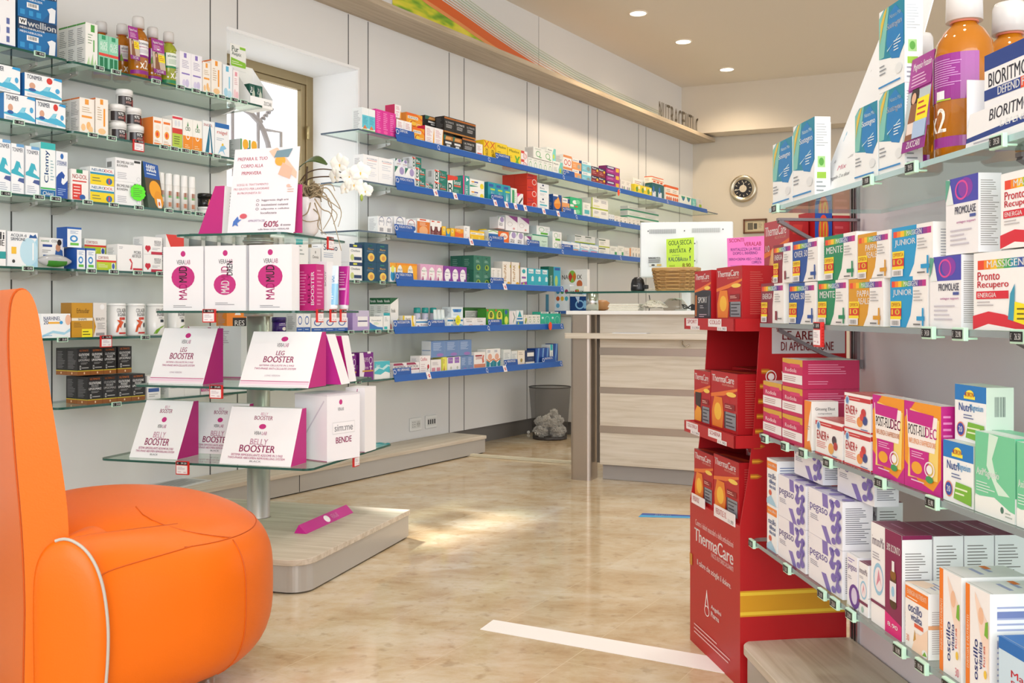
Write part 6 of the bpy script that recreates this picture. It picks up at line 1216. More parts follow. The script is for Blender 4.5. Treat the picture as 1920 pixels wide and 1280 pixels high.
k('mass', 'large red white recovery sachets box', 'F6F5F5', 'g 8 78 130 90;r 100 70 130 92 F6F5F5;t 26 80 92 89 FFFFFF 0 MASSIGEN;t 8 64 50 75 D8283A 0 Pronto;t 8 52 66 63 D8283A 0 Recupero;r 6 40 66 50 D8283A;t 9 42 44 48 FFFFFF 0 ENERGIA;l 8 30 50 38 B8B4B8 2;p 0 0 0 18 30 24 60 20 100 8 100 0 D8283A;p 0 0 30 8 100 0 F6F5F5;p 70 46 78 58 76 12 66 14 3C9AB8;p 78 36 110 30 110 4 76 12 F4E21E;l 82 12 100 30 6A5A10 3', 'l 10 8 90 92 9A9692 30')
k('sost', 'teal joint support carton with fern print', 'F2F5F6', 'p 0 42 0 92 20 100 100 100 100 46 84 36 60 36 1B88A4;p 0 42 0 92 26 100 40 100 20 42 7FC4B8;p 30 56 40 90 66 98 96 80 96 46 80 32 50 36 1C7EC0;t 32 70 90 80 FFFFFF 0 Sostegno;t 44 84 88 89 D8F0F4 0 Natura Mix;p 4 60 8 84 24 98 34 100 14 76 E0C04A;p 34 48 84 58 84 60 34 46 BFE4F4;l 60 42 88 56 E8F4FA 4;c 66 14 92 26 E4E8EA;l 4 20 34 34 8A9098 3;r 0 6 86 8 2C8ACC', 'l 10 62 90 92 B0B6BC 9;r 18 36 66 50 A8D890;c 26 38 58 48 5FA84A;r 14 22 72 30 9CCB4A;l 10 4 70 20 9AA2A8 3', name='supplement_box')
k('rod', 'crimson boxed sachets with floral head', 'C8205A', 'r 0 66 100 100 D8A83A;p 0 66 0 86 100 76 100 66 C8205A;r 40 72 88 84 D83A70;t 14 54 72 68 F4D8E0 0 Rodiola;r 0 14 100 46 F2EEF0;l 8 20 80 40 A8787A 3', 'r 0 0 100 100 B81E50;l 10 50 90 88 E08AA8 5;l 10 14 70 30 E08AA8 2', 'r 0 0 100 100 D8CCCC;l 8 20 92 80 A88A90 4')
k('gin', 'orange and white ginseng carton', 'F6F1EC', 'p 0 0 100 0 60 30 70 60 100 100 0 100 F08A2C;p 40 16 80 20 100 70 100 90 70 70 50 40 F6F1EC;l 30 40 80 50 C0A080 2', 't 14 80 88 88 4A4A4A 0 Ginseng Eleut;t 24 73 76 77 7A7A7A 0 compositum;r 38 40 64 44 555555;l 40 36 62 40 A0A0A0 1')
k('ener', 'white and red honey and berry box', 'F6F4F3', 'r 0 80 100 92 C8323A;l 20 83 70 89 F0C0B8 1;c 4 66 20 92 C8D8E8;c 7 70 17 88 5A8AC0;t 6 42 52 66 C8323A 0 ENER+;l 6 18 48 38 D8706A 4;c 50 12 72 40 E8944A;c 66 40 84 64 C83A3E;c 72 20 90 44 3A4A8A;c 62 30 76 50 D84A4A;l 66 4 92 10 4A6AA8 1;r 0 0 100 4 C8323A', 'r 0 0 100 100 F0EEEC;r 0 0 100 4 C8323A;r 0 82 100 94 C8323A', 'r 0 0 100 100 C85A5A;l 10 20 90 80 E8A0A0 4')
k('ener2', 'white and red honey box, dark berries', 'F6F4F3', 'r 0 80 100 92 C8323A;l 20 83 70 89 F0C0B8 1;c 4 66 20 92 C8D8E8;c 7 70 17 88 5A8AC0;t 6 42 52 66 C8323A 0 ENER+;l 6 18 48 38 D8706A 4;c 50 10 70 40 E8A85A;c 64 38 80 62 4A3A48;c 70 24 84 46 B83A3E;l 66 4 92 10 4A6AA8 1;r 0 0 100 4 C8323A', 'r 0 0 100 100 F0EEEC;r 0 0 100 4 C8323A;r 0 82 100 94 C8323A', 'r 0 0 100 100 C85A5A;l 10 20 90 80 E8A0A0 4')
k('flud', 'magenta and orange flu sachets box', 'F09A1E', 'p 0 0 100 0 100 20 80 4 40 10 0 30 C8188A;p 0 80 30 100 0 100 C8188A;p 10 12 92 16 96 84 16 92 F6D878;p 12 46 84 46 92 86 6 90 F8F2EE;p 10 76 78 74 82 88 8 90 C8188A;t 12 62 60 74 3A2A3A 0 POST-FLU;t 60 62 90 74 C8188A 0 DEC;t 14 52 88 58 E8A060 0 INFLUENZA E RAFFREDDORE;p 18 14 66 14 70 46 16 46 C8188A;l 22 36 62 44 F0C0E0 3;c 22 18 52 32 F0A82C;o 58 18 86 36 F4E8F0 20;c 64 22 80 32 F4F4F4;c 62 12 82 20 3C9A5A;l 22 8 62 12 E8D0E8 1', 'r 0 0 100 100 B8187E;l 14 8 86 92 E088BE 12', 'r 0 0 100 100 EFE6E8;l 10 10 90 90 D8C8D0 3')
k('nutm', 'blue topped white magnesium tablets box', 'F4F7F8', 'r 0 72 100 100 1D7CC8;c 36 78 62 92 F4E64A;r 30 76 66 82 F4E64A;t 34 80 62 88 D83A2A 0 BOIRON;t 14 54 54 68 3A5AA8 0 Nutri;t 50 54 92 68 3AA0D8 0 Magnesium;l 30 40 72 50 5A6A9A 2;o 8 8 34 34 E87A5A 14;c 10 10 32 32 2C4FA8;t 15 16 27 26 FFFFFF 0 20;p 38 8 96 4 96 34 46 36 7AB83A;l 44 14 90 30 E8F4D0 2', 'r 0 0 100 100 C9D6C8;b 30 50 70 84 3A4A4A;l 20 10 80 30 8A9A8A 4', 'r 0 0 100 100 DCE4DC')
k('mint', 'big mint green white magnesium box', 'F0F5F2', 'p 0 22 100 12 100 100 0 100 74CDA0;p 36 100 60 98 44 70 56 44 88 30 60 28 30 60 D4F0E0;p 0 0 100 0 100 10 50 24 0 20 F0F5F2;t 4 44 62 56 FFFFFF 0 AxiMagnesio;l 4 26 52 40 D8F0E4 4;c 66 8 74 16 4A7A6A;l 78 4 96 12 A8B8B0 2', 'r 0 0 100 100 66BE94;r 0 0 100 30 F0F5F2', 'r 0 0 100 100 DCE8E2;r 0 50 100 100 86D0AC')
k('osd', 'slim white carton with orange head band', 'F4F6F8', 'r 0 78 100 94 F08A32;t 10 84 90 90 FFFFFF 0 oscillo;t 14 58 90 70 2C4F9A 0 oscillo;t 24 46 88 56 3A62A8 0 difese;t 24 36 88 44 3A62A8 0 decisi;c 20 20 50 32 D8624A;p 0 0 100 0 80 8 40 20 0 10 A8D0E8', 'l 10 10 90 88 6A7AA8 14')
k('peg', 'white and violet bubble pattern probiotic box', 'F2F0F6', 't 4 50 58 68 6A5AA8 0 pegaso;p 44 72 60 72 58 100 42 100 8474BE;p 40 30 54 32 70 0 56 0 8474BE;l 6 34 34 46 8A8AA0 3;c 66 76 78 94 7C6CBA;c 80 84 94 100 7C6CBA;p 70 88 88 92 88 96 70 90 7C6CBA;c 84 60 98 78 7C6CBA;c 66 50 80 68 7C6CBA;p 74 60 90 68 88 72 74 66 7C6CBA;p 68 54 78 80 74 84 64 60 7C6CBA;c 84 36 98 54 7C6CBA;c 70 26 84 44 7C6CBA;p 76 34 92 44 90 48 76 40 7C6CBA;p 86 40 96 70 90 72 82 46 7C6CBA;c 84 10 98 28 7C6CBA;c 72 4 84 18 7C6CBA;p 88 16 96 46 90 48 84 20 7C6CBA;c 66 86 74 96 7C6CBA', 'l 10 12 92 88 6A6A76 18', 'r 0 0 100 100 DAD4EC;c 4 10 20 60 8A7AC2;c 24 40 42 90 8A7AC2;c 46 10 62 60 8A7AC2;c 66 40 84 90 8A7AC2;c 84 10 98 50 8A7AC2;p 10 40 30 60 30 70 10 50 8A7AC2;p 52 40 72 60 72 70 52 50 8A7AC2')
k('pegs', 'slim violet circle probiotic carton', 'F2F0F6', 't 8 68 94 80 6A4AA0 0 pegaso;l 10 84 80 94 8A7AC2 2;c 20 0 124 46 6A3A96;c 44 8 100 40 D8CCE8;l 12 52 56 60 9A9AA8 2', 'l 10 12 90 88 6A6A76 12')
k('imm', 'slim white immune syrup carton', 'F4F3F5', 't 6 78 94 90 7A6A80 0 immunoMix;c 16 30 88 66 9AC8E4;c 24 34 82 62 F2E8EE;p 40 38 54 60 66 40 56 50 D88AA0;l 10 68 60 74 A8A4B0 2;r 0 20 100 26 7A2A52;c 30 4 56 16 A8C4B8', 'l 10 50 92 92 8A8684 14;r 0 36 100 37 AAAAAA', 'r 0 0 100 100 7C2048;l 20 40 80 60 B87898 1')
k('immg', 'magenta half price syrup carton with bottle', 'F4F3F5', 't 4 78 44 88 7A6A80 0 immunoMix;c 8 30 42 62 9AC8E4;c 12 34 40 58 F2E8EE;p 18 38 26 56 36 40 30 46 D88AA0;l 6 64 34 72 A8A4B0 3;r 0 20 48 23 7A2A52;r 48 0 100 100 84194F;p 48 0 100 0 100 14 48 20 D8187A;t 54 80 96 87 FFFFFF 0 50% SCONTO;r 66 30 84 60 5A3A14;c 64 26 86 36 4A2E10;c 66 54 84 64 8A5A1E;r 71 62 79 72 F0F0F0;r 65 34 85 52 E8E6EA;c 70 38 80 48 9AC8E4;t 58 8 90 12 FFFFFF 0 8.90', 'r 0 96 100 100 84194F;l 10 54 92 84 8A8684 12;l 10 10 92 30 A8A4A2 5', 'r 0 0 100 100 7C2048;l 20 40 80 60 B87898 1;r 0 0 1.5 100 F0E8EC')
k('vit', 'white carton with orange head, oat picture', 'F7F4F2', 'r 0 76 100 96 F07E22;t 8 84 92 92 FFE8D0 0 ENERGIA NUTRIENTI;l 10 77 90 82 FFE8D0 1;t 14 58 74 72 34468E 0 oscillo;t 26 46 74 57 34468E 0 vitalita;r 42 38 80 44 E05A38;p 30 0 100 0 100 46 70 30 50 30 40 14 F6D8C0;p 38 14 44 34 50 20 C89A4A;c 76 0 100 12 F2F4F4;p 78 2 98 4 88 10 7AB83A;t 8 10 20 20 E88A6A 0 30', 'l 10 8 92 74 C0B4B4 20;r 0 46 100 52 E8A878', 'r 0 0 100 100 F2EDEA;l 20 30 80 70 8A8ABE 3;p 0 0 60 20 40 60 0 50 F6D8C0')
k('vitt', 'tall white carton with orange spine', 'F6F3F3', 'r 0 0 18 100 F07E22;t 5 20 14 70 FFE8D0 90 ENERGIA E NUTRIENTI;p 40 96 96 70 96 20 82 40 60 60 40 90 F6DCCC;c 54 68 76 84 EFC0A0;t 34 14 52 52 34468E 90 oscillo;t 56 26 70 52 34468E 90 vitalita;t 74 30 82 50 E05A38 90 forza;p 80 60 84 72 94 74 94 58 7AB83A;t 76 4 92 12 E88A9A 0 30;c 78 20 90 28 F0C84A', 'l 10 8 92 90 A8AED0 16;r 10 78 80 84 7A86B8;r 10 50 90 56 8A96C0', 'r 0 0 100 100 F0EEF0;l 20 30 80 70 A8AED8 2;r 0 60 30 70 F07E22')
k('blum', 'pale blue magnesium tin box with blue lid', 'CDE4F4', 'r 0 84 100 100 1A6FC0;t 28 52 120 64 D8384A 0 Magnesio;t 28 40 110 51 D8384A 0 Supremo;r 28 14 120 26 3A6AB0;p 0 0 40 0 20 14 0 20 8AC8E0;r 100 0 130 100 CDE4F4', GL, 'r 0 0 100 100 1A6FC0')
RD = .27; RY = -.262
ZR = [1.130, .875, .623, .368]
nmR = ['top right shelf', 'second right shelf', 'third right shelf', 'lowest right shelf']
def rx(px, d=RD): return RW.at(px, -d)
ARM = mat('bracket_grey', '8A8084', .4, .6)
for i, (px0, z, ed, r_) in enumerate(((1442, ZR[0], GLEDGE2, 0), (1425, ZR[1], mat('grey_shelf_edge', '8C979A', .3), 0), (1417, ZR[2], MATS['grey_shelf_edge'], 1), (1406, ZR[3], MATS['grey_shelf_edge'], 1))):
    e = shelf(RW, rx(px0), 1.95, RD, z, 'glass shelf of the right unit, %s level' % ['top', 'second', 'third', 'lowest'][i], edge=ed, r0=r_, group='right unit glass shelves', yb=.012)
    for xb in ((.045, 1.0) if i < 2 else ()):
        b = MB(); n = 10
        P = [(-.005+(-.20)*t, z-.012-.075*math.cos(t*math.pi/2)**1.0) for t in [q/n for q in range(n+1)]]
        Q = [(p[0]+.006, p[1]-.012) for p in P]; Q[0] = (-.005, P[0][1]-.022); Q[-1] = (P[-1][0]-.004, z-.020)
        for s_, (x0, x1) in enumerate(((xb-.007, xb+.007),)):
            for a_ in range(n):
                c8 = [(x0, P[a_][0], P[a_][1]), (x0, P[a_+1][0], P[a_+1][1]), (x0, Q[a_+1][0], Q[a_+1][1]), (x0, Q[a_][0], Q[a_][1])]
                d8 = [(x1, p[1], p[2]) for p in c8]
                b.add(c8+d8, [(0, 1, 2, 3), (7, 6, 5, 4), (0, 4, 5, 1), (1, 5, 6, 2), (2, 6, 7, 3), (3, 7, 4, 0)])
        b.box(xb-.007, xb+.007, -.020, -.012, z-.11, z-.011); b.box(xb-.007, xb+.007, -.21, -.012, z-.016, z-.0095)
        b.build('shelf_bracket', [ARM], e)
# back panel with aluminium uprights
e = empty('shelving_back_panel', RW.w(0, 0), RW.a, 'pale lilac grey back panel with aluminium uprights behind the right shelves', 'shelving')
b = MB(); b.box(.022, 1.95, 0, .03, .0, 1.20); b.build('panel', [mat('lilac_panel', 'E2DDE4', .45)], e)
for x in (-.022, .975):
    b = MB(); b.box(x, x+.044, -.006, .036, 0, 1.22); b.box(x+.012, x+.018, -.0075, -.006, .01, 1.21, m=1); b.box(x+.027, x+.033, -.0075, -.006, .01, 1.21, m=1)
    b.build('upright', [ALU, DK], e, bevel=.001)
rowof(RW, RY, ZR[0], nmR[0], [
 ('sost', 1449, 1486, 1, 118, dict(tn='far left one', d=.030)), ('sost', 1487, 1528, 1, 140, dict(tn='second one', d=.032)), ('sost', 1494, 1530, 1, 140, dict(tn='behind the second one', dy=.036, d=.032)),
 ('sost', 1603, 1646, 1, 136, dict(tn='left of the stack', d=.03)), ('sost', 1648, 1697, 1, 152, dict(t=2, tn='of the tall stack', d=.03))], gap=.002)
rowof(RW, RY, ZR[1], nmR[1], [
 ('mE', 1427, 1470, 1, 73, dict(tn='lower', d=.10)), ('mO', 1479, 1529, 1, 75, dict(tn='lower', d=.10)), ('mM', 1533, 1589, 1, 82, dict(tn='lower', d=.10)), ('mP', 1591, 1657, 1, 86, dict(tn='lower', d=.10)), ('mJ', 1669, 1740, 1, 92, dict(tn='lower', d=.10)),
 ('mE', 1450, 1484, 1, 71, dict(tn='upper', d=.10, zb=74)), ('mO', 1486, 1534, 1, 76, dict(tn='upper', d=.10, zb=77)), ('mM', 1545, 1606, 1, 82, dict(tn='upper', d=.10, zb=82)), ('mP', 1608, 1668, 1, 84, dict(tn='upper', d=.10, zb=86)), ('mJ', 1672, 1750, 1, 92, dict(tn='upper', d=.10, zb=92)),
 ('prom', 1743, 1803, 1, 132, dict(tn='lower', d=.035)), ('prom', 1773, 1835, 1, 140, dict(tn='upper', d=.034, zb=137, dy=.004)),
 ('mass', 1825, 1930, 1, 142, dict(tn='lower', d=.06)), ('mass', 1876, 1975, 1, 140, dict(tn='upper', d=.05, zb=152))], gap=.002)
rowof(RW, RY, ZR[2], nmR[2], [
 ('rod', 1431, 1466, 1, 49, dict(t=2, tn='outer', d=.11)), ('rod', 1467, 1505, 1, 51, dict(t=3, tn='inner', d=.12)),
 ('gin', 1508, 1522, 1, 90, dict(tn='front', d=.055)), ('gin', 1510, 1524, 1, 90, dict(tn='rear', d=.055, dy=.058)),
 ('ener2', 1529, 1580, 1, 66, dict(d=.06)), ('ener', 1583, 1633, 1, 66, dict(t=2, d=.06, tn='')),
 ('flud', 1636, 1765, 2, 148, dict(d=.024)), ('nutm', 1768, 1826, 1, 112, dict(tn='lower', d=.05)), ('nutm', 1790, 1850, 1, 104, dict(tn='upper', d=.04, zb=113, dy=.015)),
 ('mint', 1828, 1904, 1, 150, dict(tn='front one', d=.05, dy=.0)), ('mint', 1906, 1980, 1, 158, dict(tn='at the picture edge', d=.05))], gap=.002)
rowof(RW, RY, ZR[3], nmR[3], [
 ('osd', 1438, 1457, 1, 84, dict(t=2, d=.07, tn='')),
 ('peg', 1459, 1511, 1, 76, dict(t=2, tn='left stack', d=.055)), ('peg', 1516, 1580, 1, 84, dict(t=2, tn='right stack', d=.058)), 
 ('peg', 1489, 1543, 1, 74, dict(dy=.02, zb=163, tn='topmost left', d=.045)), ('peg', 1570, 1640, 1, 84, dict(dy=.03, zb=178, tn='topmost right', d=.045)),
 ('imm', 1622, 1645, 1, 170, dict(dy=.075, tn='tall one behind', d=.05)), ('pegs', 1588, 1608, 1, 96, dict(d=.07)), ('imm', 1610, 1628, 1, 96, dict(tn='small one', d=.07, desc='shorter slim white immune syrup carton')),
 ('immg', 1633, 1692, 1, 186, dict(d=.05)), ('imm', 1640, 1668, 4, 176, dict(tn='', d=.05, dy=.056, desc='burgundy topped syrup carton behind') ) if False else ('vit', 1697, 1741, 1, 118, dict(d=.06)),
 ('vitt', 1761, 1803, 1, 190, dict(tn='left one', d=.10)), ('vitt', 1810, 1857, 1, 196, dict(tn='right one', d=.10)), ('blum', 1872, 1960, 1, 140, dict(d=.12))], gap=.002)
# burgundy topped cartons standing in depth behind the magenta one
x_ = RW.at(1633, RY); hI = 186*RW.dep(x_, RY)/FL; xe = RW.at(1692, RY); wI = xe-x_-.002
for i in range(3):
    me = carton_mesh('imm', wI, .05, hI-.002); o = bpy.data.objects.new('medicine_box', me); COL.objects.link(o)
    o.location = RW.w((x_+xe)/2, RY+.0255+.052*(i+1), ZR[3]+.0006); o.rotation_euler = (0, 0, RW.a)
    tag(o, 'burgundy topped syrup carton, %s behind the magenta half price one' % ['first', 'second', 'third'][i], 'box', 'burgundy topped syrup cartons')
for i in range(3):
    me = carton_mesh('imm', .046, .05, hI-.03); o = bpy.data.objects.new('medicine_box', me); COL.objects.link(o)
    o.location = RW.w(x_-.028, RY+.105+.052*i, ZR[3]+.0006); o.rotation_euler = (0, 0, RW.a)
    tag(o, 'burgundy topped syrup carton in the left file, %s from the front' % ['first', 'second', 'third'][i], 'box', 'burgundy topped syrup cartons')
# bottles on the top right shelf
ZT1 = ZR[0]+.0006
def rb(px, y, hpx, lab, leaflet=None, lx=0, ops=None):
    x = RW.at(px, y); h = hpx*RW.dep(x, y)/FL
    return bottle(RW.w(x, y, ZT1), RW.a, h, AMB, '', ops or LOPS, lab, group='supplement bottles on the right', leaflet=leaflet, leafx=lx, r=h*.165)
RO = 'r 0 0 100 100 8E2A86;l 44 30 84 90 C890C8 12;r 50 4 62 22 E8E4E8;r 22 0 40 100 F0EEF0;p 50 0 70 0 70 3 50 3 A8C82A'
LF2 = 'r 0 0 100 12 8E2A86;r 0 12 100 64 B8C4C8;c 14 46 52 70 33201C;p 8 12 60 12 52 50 20 50 8A5A3C;c 20 50 40 62 DDB090;r 14 18 44 30 E8D8D0;r 48 30 100 54 F4E21E;l 54 34 94 52 C03A30 3;r 0 66 100 100 A0328E;t 12 84 92 94 FFFFFF 0 Magnesio Potassio;l 12 68 92 82 E8C0E0 4;t 24 3 84 10 FFFFFF 0 ZUCCARI;r 44 12 100 30 A8C0E0'
rb(1722, -.20, 262, 'left amber bottle with wrapped label on the top right shelf', ops=LOPS.replace('8E2A86', '8E2A86'))
rb(1808, -.215, 318, 'big amber bottle behind the purple leaflet, top right shelf', leaflet=(.072, .150, .172, LF2), lx=-.055, ops=RO)
rb(1893, -.12, 300, 'amber bottle at the picture edge, top right shelf', ops=LOPS)
# bioritmon display tray with carton
x0, x1 = RW.at(1810, -.262), RW.at(1985, -.262)
e = empty('counter_display', RW.w(0, 0), RW.a, 'white display tray with blue stripe on the top right shelf', 'display')
b = MB(); zt = ZT1; hh = 62*RW.dep(x0, -.262)/FL
A = [(x0, -.262, zt), (x1, -.262, zt), (x1, -.262, zt+hh*1.1), (x0+.012, -.262, zt+hh)]
b.add(A+[(p[0], -.260, p[2]) for p in A], [(0, 1, 2, 3), (7, 6, 5, 4), (2, 6, 7, 3), (3, 7, 4, 0)], 'F2F2F4'); b.box(x0, x1, -.260, -.17, zt, zt+.002, 'F2F2F4')
b.box(x0, x0+.002, -.260, -.17, zt, zt+hh*2.1, 'F0F0F3'); b.art(A, 'p 0 16 100 30 100 48 0 30 24408A;t 26 60 80 92 4A4A56 0 BIORITMON;t 40 34 70 50 FFFFFF 0 DEFEND;l 10 4 60 16 B0B0BC 1;p 72 34 100 38 100 54 72 50 E8502A')
b.build('display_tray', [PR], e)
x2 = RW.at(1846, -.255); h2 = 190*RW.dep(x2, -.255)/FL
k('bdef', 'white blue orange lettered carton', 'F2F2F4', 'r 0 82 100 100 24408A;t 8 62 92 78 3A3A46 0 BIORITMON;r 0 48 100 60 24408A;t 26 50 66 59 FFFFFF 0 DEFEND;r 68 48 100 60 E8502A;t 70 50 96 59 FFFFFF 0 PLUS;l 10 14 60 40 B0B0BC 5', GL)
me = carton_mesh('bdef', RW.at(1950, -.255)-x2, .05, h2*.86); o = bpy.data.objects.new('medicine_box', me); COL.objects.link(o); o.location = RW.w((x2+RW.at(1950, -.255))/2, -.23, zt+.0025); o.rotation_euler = (0, 0, RW.a)
tag(o, 'white blue orange defend carton standing in the right display tray', 'box')
# leaning photo card
xa, xb = RW.at(1562, -.20), RW.at(1690, -.20); dC = RW.dep((xa+xb)/2, -.2)/FL
b = MB(); A = [(xa, -.235, ZT1), (xa+.30, -.235, ZT1), (xa+.30, -.14, ZT1+.335), (xa+.09, -.14, ZT1+.315)]
b.add(A+[(p[0], p[1]+.002, p[2]) for p in A], [(0, 1, 2, 3), (7, 6, 5, 4), (0, 4, 5, 1), (1, 5, 6, 2), (2, 6, 7, 3), (3, 7, 4, 0)], 'EDEFF2')
b.art(A, 't 12 84 44 88 6A6A76 0 La tua giornata;p 12 50 62 52 62 76 12 76 8A8E94;p 18 52 40 54 50 72 30 74 5A5E66;p 44 56 60 56 60 70 C8A890;t 10 34 40 40 8ABED8 0 NATURA;t 8 20 40 23 9A9AA0 0 Acquista 2 confezioni;t 20 15 34 18 D88AA0 0 Mix;t 8 9 44 12 9A9AA0 0 in regalo 2 x dosi')
tag(b.build('display_card', [PR], loc=RW.w(0, 0), rz=RW.a), 'tilted white photo card between the teal cartons', 'display card')
# price tags
for lv, px, tx in ((0, 1458, '42.80'), (0, 1633, '19.80'), (0, 1715, '29.95'), (0, 1878, '39.50'), (1, 1747, '34.50'), (1, 1806, '32.90'), (1, 1918, '26.50'), (2, 1438, '16.90'), (2, 1476, '22.90'), (2, 1510, '19.50'), (2, 1557, '19.90'), (2, 1656, '15.95'), (2, 1754, '15.90'),
                   (3, 1414, '18.50'), (3, 1480, '15.00'), (3, 1546, '21.90'), (3, 1570, '25.50'), (3, 1600, '23.90'), (3, 1692, '16.90'), (3, 1734, '19.00'), (3, 1786, '12.90')):
    price(RW, px, ZR[lv], RD, tx, 'mint price tag reading %s on the %s' % (tx, nmR[lv]), group='mint price tags on the right shelves', w=.034, small=.95)
price(RW, 1540, ZR[1], RD, '30.90', 'red framed price holder hanging under the ampoule boxes', True, w=.036, group='red price holders')
# ================================================================ RED CARDBOARD STAND
RED = 'B5131A'; DRED = 'A00E16'
Lw, Dp = .357, .272
def sty(px, y=0): return ST.at(px, y)
sd = empty('cardboard_floor_stand', ST.w(0, 0), ST.a, 'tall red cardboard floor stand with three tiers of heat wrap boxes', 'floor stand')
b = MB(); z0 = .388
b.box(0, Lw, 0, Dp, 0, z0, RED)
b.art([(0, 0, 0), (Lw, 0, 0), (Lw, 0, z0), (0, 0, z0)], 't 12 84 88 88 F4DDDD 0 Contro i dolori muscolari e delle articolazioni;t 10 73 88 82 FFFFFF 0 ThermaCare;t 46 69 88 72 F4DDDD 0 FASCE AUTORISCALDANTI;t 16 56 84 61 FFFFFF 0 Il calore che scioglie il dolore.;o 32 27 42 34 FFFFFF 16;p 33 33 37 45 37.6 43.4 34.4 33 FFFFFF;p 39.6 33 36.4 43.4 37 45 41 33 FFFFFF;t 46 34 66 37.5 FFFFFF 0 Angelini;t 46 29.5 62 33 FFFFFF 0 Pharma;l 10 8 88 16 E8B8B8 3;r 0 54 6 62 C8841E')
b.art([(Lw, 0, 0), (Lw, Dp, 0), (Lw, Dp, z0), (Lw, 0, z0)], 'r 0 44 100 60 D89A1E;r 0 57 100 59 F0C83A;r 0 45 100 47 F0C83A')
b.build('base_box', [PR], sd)
# side panels, back panel
def side(x, name='side_panel'):
    b = MB(); P = [(.0, z0), (.02, .50), (.035, .62), (.05, .86), (.055, .90), (Dp, .93), (Dp, z0)]
    n = len(P); t = .004
    b.add([(x, p[0], p[1]) for p in P]+[(x+t, p[0], p[1]) for p in P], [tuple(reversed(range(n))), tuple(range(n, 2*n))]+[(i, (i+1) % n, n+(i+1) % n, n+i) for i in range(n)], RED)
    for i in range(8 if x else 0):
        z = .50+i*.036; y_ = .026+(z-.50)*.11; b.art([(x+t, y_, z), (x+t, y_+.030, z), (x+t, y_+.030, z+.012), (x+t, y_, z+.012)], 'p 0 0 60 0 100 50 60 100 0 100 B8641A;p 0 30 50 30 80 50 50 70 0 70 E0A02C')
    return b
b = side(0.0); b.build('side_panel', [PR], sd)
b = side(Lw-.004)
b.art([(Lw, .08, .80), (Lw, .268, .80), (Lw, .268, .862), (Lw, .08, .862)], 'r 0 0 100 100 C9C5C9;t 14 54 62 88 8A1A20 0 LE AREE;t 12 12 84 46 8A1A20 0 DI APPLICAZIONE', off0=.0006)
b.art([(Lw, .06, .64), (Lw, .26, .64), (Lw, .26, .78), (Lw, .06, .78)], 'o 2 64 16 86 F4E8E8 16;c 5 69 13 81 F4E8E8;t 22 68 58 84 F4DDDD 0 Versatile;o 0 20 14 42 F4E8E8 18;t 20 24 56 40 F4DDDD 0 Vita;l 22 4 80 14 D89090 1', off0=.0006)
b.build('side_panel', [PR], sd)
b = MB(); b.box(0.004, Lw-.004, Dp-.004, Dp, z0, .93, DRED); b.build('back_panel', [PR], sd)
b = MB(); b.box(.006, Lw-.006, .13, Dp-.006, .922, .929, DRED); b.build('header_shelf', [PR], sd)
tr = [(.600, .0, 'COLLO SPALLA', 'SCHIENA'), (.880, -.0, 'SPORT', 'COLLO')]
for z, y0, a_, c_ in tr:
    b = MB(); b.box(.004, Lw-.004, .01, Dp-.004, z-.004, z, DRED); b.box(-.002, Lw+.002, -.016, -.012, z-.026, z+.004, RED)
    b.box(-.002, .002, -.016, .05, z-.026, z+.004, RED); b.box(Lw-.002, Lw+.002, -.016, .05, z-.026, z+.004, RED); b.box(0, Lw, -.012, .012, z-.004, z, DRED)
    b.art([(0, -.016, z-.026), (Lw, -.016, z-.026), (Lw, -.016, z+.004), (0, -.016, z+.004)], 'r 4 30 30 96 EDE6E8;t 7 52 28 86 C03A48 0 %s;r 14 0 34 34 EDE6E8;t 18 6 32 26 8A8A90 0 11.90;r 52 30 78 96 EDE6E8;t 55 52 76 86 C03A48 0 %s;r 70 0 88 34 EDE6E8;t 73 6 86 26 8A8A90 0 11.90' % (a_, c_))
    b.build('tray', [PR], sd)
b = MB(); b.box(.02, .12, -.003, -.001, z0-.006, z0+.020, 'EDE6E8'); b.art([(.02, -.003, z0-.006), (.12, -.003, z0-.006), (.12, -.003, z0+.020), (.02, -.003, z0+.020)], 't 10 30 60 80 C03A48 0 VERSATILE')
b.build('tier_label', [PR], sd); b = MB(); b.box(.19, .33, -.003, -.001, z0-.008, z0+.022, 'EDE6E8'); b.art([(.19, -.003, z0-.008), (.33, -.003, z0-.008), (.33, -.003, z0+.022), (.19, -.003, z0+.022)], 't 8 30 62 80 C03A48 0 VERSATILE XL;t 70 12 94 40 8A8A90 0 11.90')
b.build('tier_label', [PR], sd)
TH = 't 4 82 88 94 FFFFFF 0 ThermaCare;t 44 77 88 80.5 F4C0B0 0 FASCE AUTORISCALDANTI;p 0 60 40 66 100 76 100 72 50 60 0 54 E8762A;c 60 60 96 68 F6D05A;'
k('thc', 'red heat wrap box with glowing orange knee', 'B5131A', TH+'p 6 4 46 4 50 30 44 56 14 56 4 30 E8821E;c 14 16 42 46 F6C03A;r 54 38 92 48 8A1016;l 56 40 90 46 F0C8B8 2;r 54 6 96 34 8A8E96;l 60 8 94 32 3A3A42 4;r 54 6 58 34 26262C', 'r 0 0 100 100 B0121A;l 20 10 60 90 C0504A 20;t 70 10 84 80 F0D0C8 90 ThermaCare', 'r 0 0 100 100 8E1016;p 10 10 90 30 90 60 10 30 C8502A')
k('ths', 'black SPORT heat wrap box', 'B5131A', TH+'p 0 0 100 0 100 58 50 60 0 56 2A2830;t 22 34 78 46 FFFFFF 0 SPORT;l 34 22 66 30 B8B8C0 2;p 4 6 14 6 16 50 6 50 B8641A;p 84 6 94 8 96 50 86 46 5A5A66;l 30 4 76 12 E0C8D8 2', 'r 0 0 100 100 B0121A;l 20 10 60 90 C0504A 20', 'r 0 0 100 100 8E1016')
